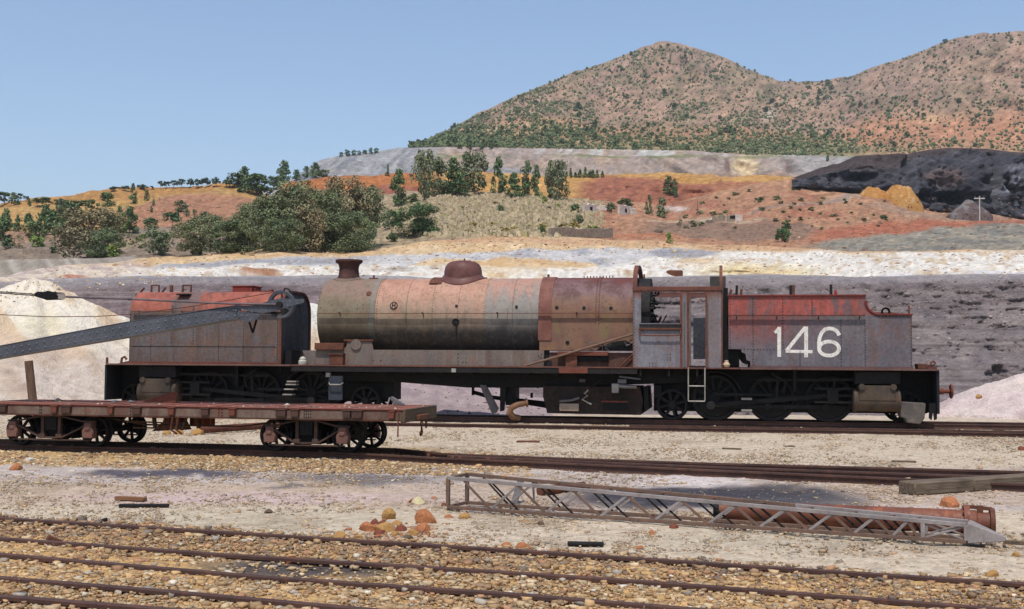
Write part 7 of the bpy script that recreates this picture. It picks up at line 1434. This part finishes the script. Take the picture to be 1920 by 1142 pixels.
for k in range(26):
    px, by = rnd.uniform(870, 1085), rnd.uniform(424, 441); s = rnd.uniform(7, 13); tree('broom_bush', 'yellow green broom bush along the foot of the dry grass slope', 'round', px, by, by-s*.8, s*1.7, m_leaf('broom_leaf', (166, 152, 92), (150, 142, 88), (174, 158, 100)) if k == 0 else bpy.data.materials['broom_leaf'], 160, .15, 'yellow bushes at the foot of the grass slope', 'bush', trunk=False)
for k in range(40):
    px, by = rnd.uniform(0, 470), rnd.uniform(425, 478)
    s = rnd.uniform(5, 12); tree('scrub_bush', 'low green bush among the trees on the left hillside', 'round', px, by, by-s*.7, s*1.4, rnd.choice((L_EUC, L_PINE, L_BROWN, L_BRIGHT)), 140, .16, 'scrub on the left hillside', 'bush', trunk=False)
# dry grass tufts: nobody could count them
def tufts():
    g = np.random.default_rng(5); V = []; F = []; Cc = []
    for k in range(2600):
        px, py = g.uniform(735, 1130), g.uniform(362, 444)
        if py < pl(px, VTOP)+2: continue
        P0 = drop(px, py)
        if P0 is None: continue
        for j in range(4):
            t = g.uniform(0, 6.28); w = g.uniform(.15, .4); h = g.uniform(.2, .6); o = P0+np.array([g.normal()*.3, g.normal()*.3, -.05]); n = len(V); e = np.array([math.cos(t), math.sin(t), 0])*w
            V += [o-e, o+e, o+e*.6+np.array([0, .1, h]), o-e*.6+np.array([0, .1, h])]; F.append((n, n+1, n+2, n+3)); c = g.uniform(.75, 1.2); q = A(176, 158, 128) if g.random() < .8 else A(148, 138, 100); Cc += [tuple(c*x for x in q)]*4
    n = NT('dry_grass'); o = mesh_np('dry_grass', V, F, n.out(n.attr('Col'), .9), None, Cc); o['kind'] = 'stuff'
tufts()
# mountain scrub: the 300 largest as trees of their own, the rest as one mass
def mountain_scrub():
    g = np.random.default_rng(21); L = []
    tries = 0
    while len(L) < 13000 and tries < 200000:
        tries += 1; px = g.uniform(640, 1980); sy = pl(px, SKY); by = pl(px, QTOP)
        if 1580 < px: by = 286
        py = sy+(by-sy)*g.random()**.9+1.0; t = (py-sy)/max(1, by-sy)
        dn = .34+.9*float(sstep(.0, .3, fbm(px/60+py/80, py/22, 901)))
        if px < 1560: dn += .9*float(sstep(225, 275, py-10*float(fbm(px/50, 0, 905))))
        else: dn = .22+.25*float(sstep(.0, .3, fbm(px/40, py/40, 903)))+.5*float(sstep(250, 285, py))
        if py-sy < 7: dn += .6
        if abs(px-1250) < 70 and py-sy < 22: dn += .5
        if g.random() > dn*.8: continue
        s = g.lognormal(math.log(3.1), .32)*(1+.6*(g.random() < .06))
        if px > 1560 and py > 190: s *= 1.25
        if py > 235 and px < 1560: s *= 1.25
        L.append((px, py, s))
    L.sort(key=lambda q: -q[2]); bm = __import__('bmesh').new(); __import__('bmesh').ops.create_icosphere(bm, subdivisions=1, radius=1); iv = np.array([v.co[:] for v in bm.verts]); jf = np.array([[v.index for v in f.verts] for f in bm.faces]); bm.free()
    prot = []
    for k in range(6):
        V, F, c, C = crown_arrays('round' if k % 3 else 'pine', 700+k, 90, .22); o = mesh_np('far_pine', V, F, L_FAR, None, c); prot.append(o.data); bpy.data.objects.remove(o)
    SV = []; SF = []; SC = []; nv = 0
    for i, (px, py, s) in enumerate(L):
        P0 = drop(px, py)
        if P0 is None or P0[1] < 560: continue
        m = P0[1]/2200; w = s*m*1.15; h = s*m*g.uniform(.95, 1.35)
        if i < 300:
            o = bpy.data.objects.new('mountain_pine', prot[i % 6]); o.location = tuple(P0-np.array([0, 0, .1*h])); o.scale = (w, w, h); o.rotation_euler = (0, 0, g.uniform(0, 6)); link(o); tag(o, 'dark green pine dotted on the far mountain slope', 'tree', 'pines on the mountain')
        else:
            V = iv*np.array([w*.5, w*.5, h*.55])*g.uniform(.55, 1.2, (len(iv), 1))+P0+np.array([0, 0, h*.35]); SV.append(V); SF.append(jf+nv); nv += len(V); t = g.uniform(.6, 1.3); SC.append(np.ones((len(iv), 3))*t)
    o = mesh_np('mountain_scrub', np.concatenate(SV), np.concatenate(SF), L_FAR, None, np.concatenate(SC)); o['kind'] = 'stuff'
L_FAR = m_leaf('far_pine_leaf', (94, 106, 70), (82, 94, 64), (104, 110, 76))
mountain_scrub()
# ------------------------------------------------------------------ ruins, walls and posts on the hillside
M_RUIN = m_stone('ruin_plaster', (206, 194, 184), (168, 150, 138), 2); M_WALL = m_stone('dry_stone', (150, 134, 116), (120, 106, 92), 3)
def ruin(label, px0, px1, by, ty, mat, name='ruined_wall', holes=0, cat='ruin'):
    a, b = drop(px0, by), drop(px1, by)
    if a is None or b is None: return
    b = a+(b-a)*(1 if abs(b[1]-a[1]) < 12 else 12/abs(b[1]-a[1])); d = b-a; L = float(np.linalg.norm(d[:2])); h = (by-ty)*a[1]/2200
    t = thing(name, label, cat, tuple(a-np.array([0, 0, .3])), math.atan2(d[1], d[0])); r = random.Random(int(px0)); pts = [(0, 0), (L, b[2]-a[2])]; k = 7
    for i in range(k+1):
        u = 1-i/k; pts.append((L*u, h*r.uniform(.72, 1.05)+.3+(b[2]-a[2])*u))
    MB().prism(pts, -.2, .2).build('wall', mat, t, .03)
    if holes: MB().box(L*.45, L*.45+.9, -.24, -.203, h*.35+.3, h*.75+.3).build('window_opening', M_BLACK, t)
ruin('ruined white plastered wall with a window hole below the red cliff', 1094, 1117, 398, 381, M_RUIN, holes=1); ruin('low ruined grey wall right of the white plastered ruin', 1119, 1139, 394, 385, M_RUIN)
ruin('roofless ruined house wall between the two bushes', 1160, 1182, 401, 384, M_RUIN, holes=1); ruin('ruined wall stub at the right of the roofless house', 1183, 1191, 402, 390, M_RUIN)
ruin('ruined building front on the red slope right of the cliff, left part', 1336, 1360, 415, 403, M_WALL); ruin('ruined building front on the red slope, middle part with opening', 1362, 1378, 416, 401, M_WALL, holes=1); ruin('ruined building front on the red slope, right part', 1379, 1392, 415, 400, M_RUIN); ruin('low dark block of masonry left of the ruined building front', 1325, 1337, 418, 412, M_WALL)
ruin('long low dry stone wall climbing right on the hillside', 1030, 1180, 442, 426, M_WALL, 'stone_wall', cat='wall')
ruin('low stone wall on the hillside above the grey shrub pair', 215, 330, 446, 436, M_WALL, 'stone_wall', cat='wall'); ruin('pale stone wall above the streaked wall at the left', 42, 96, 476, 466, M_WALL, 'stone_wall', cat='wall')
def post(label, px, by, ty, w, mat, name, cat, arm=0):
    P0 = drop(px, by)
    if P0 is None: return
    k = P0[1]/2200; h = (by-ty)*k; t = thing(name, label, cat, tuple(P0-np.array([0, 0, .3])), 0); MB().lathe([(w*k*.6, 0), (w*k*.4, h+.3)], (0, 0, 0), 'z', 8).build('pole', mat, t)
    if arm: MB().box(-arm*k, arm*k, -.08, .08, h-.4, h-.15).build('cross_arm', mat, t); 
    for s in (-.8, 0, .8) if arm else (): MB().lathe([(.08, h-.15), (.1, h+.1), (.04, h+.3)], (s*arm*k, 0, 0), 'z', 8).build('insulator', M_GREYI, t)
    return t, h, k
M_CONC = m_stone('concrete', (196, 190, 182), (168, 162, 154), 4)
r_ = post('pale concrete lamp post standing before the tall grove', 482, 464, 432, 2.4, M_CONC, 'lamp_post', 'lamp post')
if r_: MB().box(-.35, .35, -.2, .2, r_[1]+.2, r_[1]+.5).build('lamp_head', M_CONC, r_[0], .05)
post('utility pole with a cross arm in front of the black slag heap', 1837, 412, 367, 2.2, M_CONC, 'utility_pole', 'utility pole', 10)
post('thin bare pole on the red slope left of centre right', 1308, 398, 372, 1.2, M_WOOD, 'thin_pole', 'pole')
P0 = drop(1204, 472)
post('short dark stake on the white bank above the cab', 1205, 466, 459, 1.2, M_DARK, 'stake', 'stake')
P0 = drop(1265, 517)
if P0 is not None:
    t = thing('rusty_skip', 'rusty box shaped block lying on the pale bank above the cab', 'block', tuple(P0), .1); k = P0[1]/2200; MB().box(-14*k, 14*k, -.3, .4, -.1, 10*k).build('block', M_RUST, t, .06)
# ------------------------------------------------------------------ loose stones of the yard: gravel
def gravel():
    g = np.random.default_rng(77); ph = (1+5**.5)/2; iv = np.array([(-1, ph, 0), (1, ph, 0), (-1, -ph, 0), (1, -ph, 0), (0, -1, ph), (0, 1, ph), (0, -1, -ph), (0, 1, -ph), (ph, 0, -1), (ph, 0, 1), (-ph, 0, -1), (-ph, 0, 1)])/1.9
    iv = np.array([(x, y, z) for x in (-.62, .62) for y in (-.62, .62) for z in (-.62, .62)]); f = np.array([(0,1,3),(0,3,2),(4,6,7),(4,7,5),(0,4,5),(0,5,1),(2,3,7),(2,7,6),(0,2,6),(0,6,4),(1,5,7),(1,7,3)]); f_ = np.array([(0,11,5),(0,5,1),(0,1,7),(0,7,10),(0,10,11),(1,5,9),(5,11,4),(11,10,2),(10,7,6),(7,1,8),(3,9,4),(3,4,2),(3,2,6),(3,6,8),(3,8,9),(4,9,5),(2,4,11),(6,2,10),(8,6,7),(9,8,1)])
    N = 290000; d = g.uniform(6.2, 30, N)**1.0; px = g.uniform(-200, 2120, N); hy = 672+.006*(px-960); py = hy+CH*2200/d
    f1 = pl(px, F1); ball = py > f1-6+8*fbm(px/60, py/15, 951)
    ok3 = (py > 836+.02*px-4) & (py < 872+.022*px) & (px < 1000)
    oil = (blob(px, py, 560, 1066, 210, 22, .5) > .4)
    dark = (blob(px, py, 1340, 932, 300, 26, .5) > .35) | (blob(px, py, 310, 886, 150, 7, .5) > .4)
    clump = fbm(px/60, py/20, 953)
    p_ = np.where(ball, np.where(oil, .25, 1.0), np.where(ok3, .75, np.where(dark, .05, .26+.5*sstep(-.05, .3, clump))))*np.where(d < 12, 1.0, np.where(d < 18, .85, .75))
    keep = g.random(N) < p_; px, py, d, ball, ok3 = px[keep], py[keep], d[keep], ball[keep], ok3[keep]; n = len(px)
    P = np.stack([CAM[0]+(px-960)/2200*d, d, np.zeros(n)], 1)
    r = np.where(ball, g.lognormal(math.log(.0112), .55, n), np.where(ok3, g.lognormal(math.log(.014), .5, n), g.lognormal(math.log(.0085), .5, n))); r = np.clip(r, .005, .045)*np.where(d > 14, 1.15, 1)
    pal = np.array([(200, 162, 114), (184, 146, 102), (216, 190, 150), (160, 126, 94), (172, 160, 146), (180, 132, 96), (214, 182, 138), (130, 112, 98), (232, 218, 196)]); w1 = np.array([.28, .2, .17, .07, .04, .08, .13, .0, .03]); w2 = np.array([.14, .12, .12, .14, .16, .12, .1, .06, .04])
    q1 = 420; px[:q1] = g.normal(745, 42, q1); d[:q1] = CH*2200/(np.clip(g.normal(994, 11, q1), 968, 1018)-672+.006*(960-px[:q1])); r[:q1] = np.clip(g.lognormal(math.log(.014), .5, q1), .006, .035); P[:q1, 0] = (px[:q1]-960)/2200*d[:q1]; P[:q1, 1] = d[:q1]
    red = (ball & (py < pl(px, F2)) & (g.random(n) < .5)); ci = np.where(ball | ok3, g.choice(9, n, p=w1), g.choice(9, n, p=w2)); ci = np.where(red, g.choice([3, 5, 7, 1], n), ci)
    pal2 = pal[ci].astype(float); pal2[:420] = np.array([(190, 120, 78), (170, 104, 70), (200, 150, 96), (150, 100, 74)])[g.integers(0, 4, 420)]; C = lin(pal2*g.uniform(.8, 1.1, (n, 1)))*.76; mg = np.where(ball, .12, np.where(ok3, .1, .4))[:, None]; C = C*(1-mg)+lin(np.array([190, 174, 153]))*.85*mg
    S_ = np.stack([r*g.uniform(.9, 1.5, n), r*g.uniform(.8, 1.2, n), r*g.uniform(.45, .8, n)], 1); th = g.uniform(0, 6.28, n); V = iv[None]*g.uniform(.45, 1.4, (n, 8, 3)); V = V*S_[:, None, :]
    ct, st = np.cos(th)[:, None], np.sin(th)[:, None]; V = np.stack([V[..., 0]*ct-V[..., 1]*st, V[..., 0]*st+V[..., 1]*ct, V[..., 2]], -1); P[:, 2] = S_[:, 2]*.25+np.where(ball, g.uniform(-.005, .016, n), 0); V = V+P[:, None, :]
    F = f[None]+(np.arange(n)*8)[:, None, None]
    nt = NT('gravel'); c = nt.attr('Col'); a = nt.noise(nt.pos, 60, 3, .6); x = nt.n('ShaderNodeVectorMath', operation='SCALE'); nt.L(c, x.inputs[0]); nt.L(nt.ramp(a, .3, .7, .8, 1.15), x.inputs['Scale']); nt.b.inputs['Specular IOR Level'].default_value = .15
    o = mesh_np('gravel', V.reshape(-1, 3), F.reshape(-1, 3), nt.out(x.outputs[0], .9), None, np.repeat(C, 8, 0)); o['kind'] = 'stuff'; print('GRAVEL', n)
gravel()
def rubble():
    g = np.random.default_rng(99); bm = __import__('bmesh').new(); __import__('bmesh').ops.create_icosphere(bm, subdivisions=1, radius=1); iv = np.array([v.co[:] for v in bm.verts]); jf = np.array([[v.index for v in f.verts] for f in bm.faces]); bm.free()
    iv = iv[:]; V = []; F = []; C = []; nv = 0
    for k in range(8500):
        px = g.uniform(-20, 1940); z = g.random()
        if z < .24: py = pl(px, CREST)+g.uniform(1, 50); s = g.lognormal(math.log(1.7), .4); pal = ((170, 136, 106), (206, 180, 140), (150, 132, 118), (226, 214, 196), (190, 154, 112))
        elif z < .72:
            py = g.uniform(525, 780); s = g.lognormal(math.log(2.0), .45); pal = ((120, 104, 104), (150, 136, 134), (96, 84, 88), (170, 154, 148))
            if px < 250 or (px > 1735 and py > 680) or (px < 900 and g.random() < .6): continue
        else: py = g.uniform(370, 470); s = g.lognormal(math.log(1.6), .4); pal = ((130, 96, 78), (170, 130, 104), (190, 160, 130), (110, 90, 78))
        P0 = drop(px, py)
        if P0 is None or P0[1] > 330: continue
        m = P0[1]/2200*s; v = iv*np.array([m*g.uniform(.7, 1.3), m, m*.7])*g.uniform(.6, 1.25, (len(iv), 1))+P0; V.append(v); F.append(jf+nv); nv += len(v); c = lin(np.array(pal[g.integers(len(pal))]))*.8*g.uniform(.8, 1.15); C.append(np.repeat(c[None], len(v), 0))
    nt = NT('rubble'); o = mesh_np('rubble', np.concatenate(V), np.concatenate(F), nt.out(nt.attr('Col'), .95), None, np.concatenate(C)); o['kind'] = 'stuff'
rubble()
# ------------------------------------------------------------------ summer haze over the valley
HAZE = 0.00012
if HAZE:
    n = bpy.data.materials.new('haze_air'); n.use_nodes = True; nt = n.node_tree; nt.nodes.remove(nt.nodes['Principled BSDF']); v = nt.nodes.new('ShaderNodeVolumePrincipled'); v.inputs['Color'].default_value = (.86, .92, 1, 1); v.inputs['Density'].default_value = HAZE; v.inputs['Anisotropy'].default_value = .2
    nt.links.new(v.outputs[0], nt.nodes['Material Output'].inputs['Volume'])
    o = MB().box(-2600, 2600, -60, 9600, -3, 620).build('haze', n); o['kind'] = 'stuff'
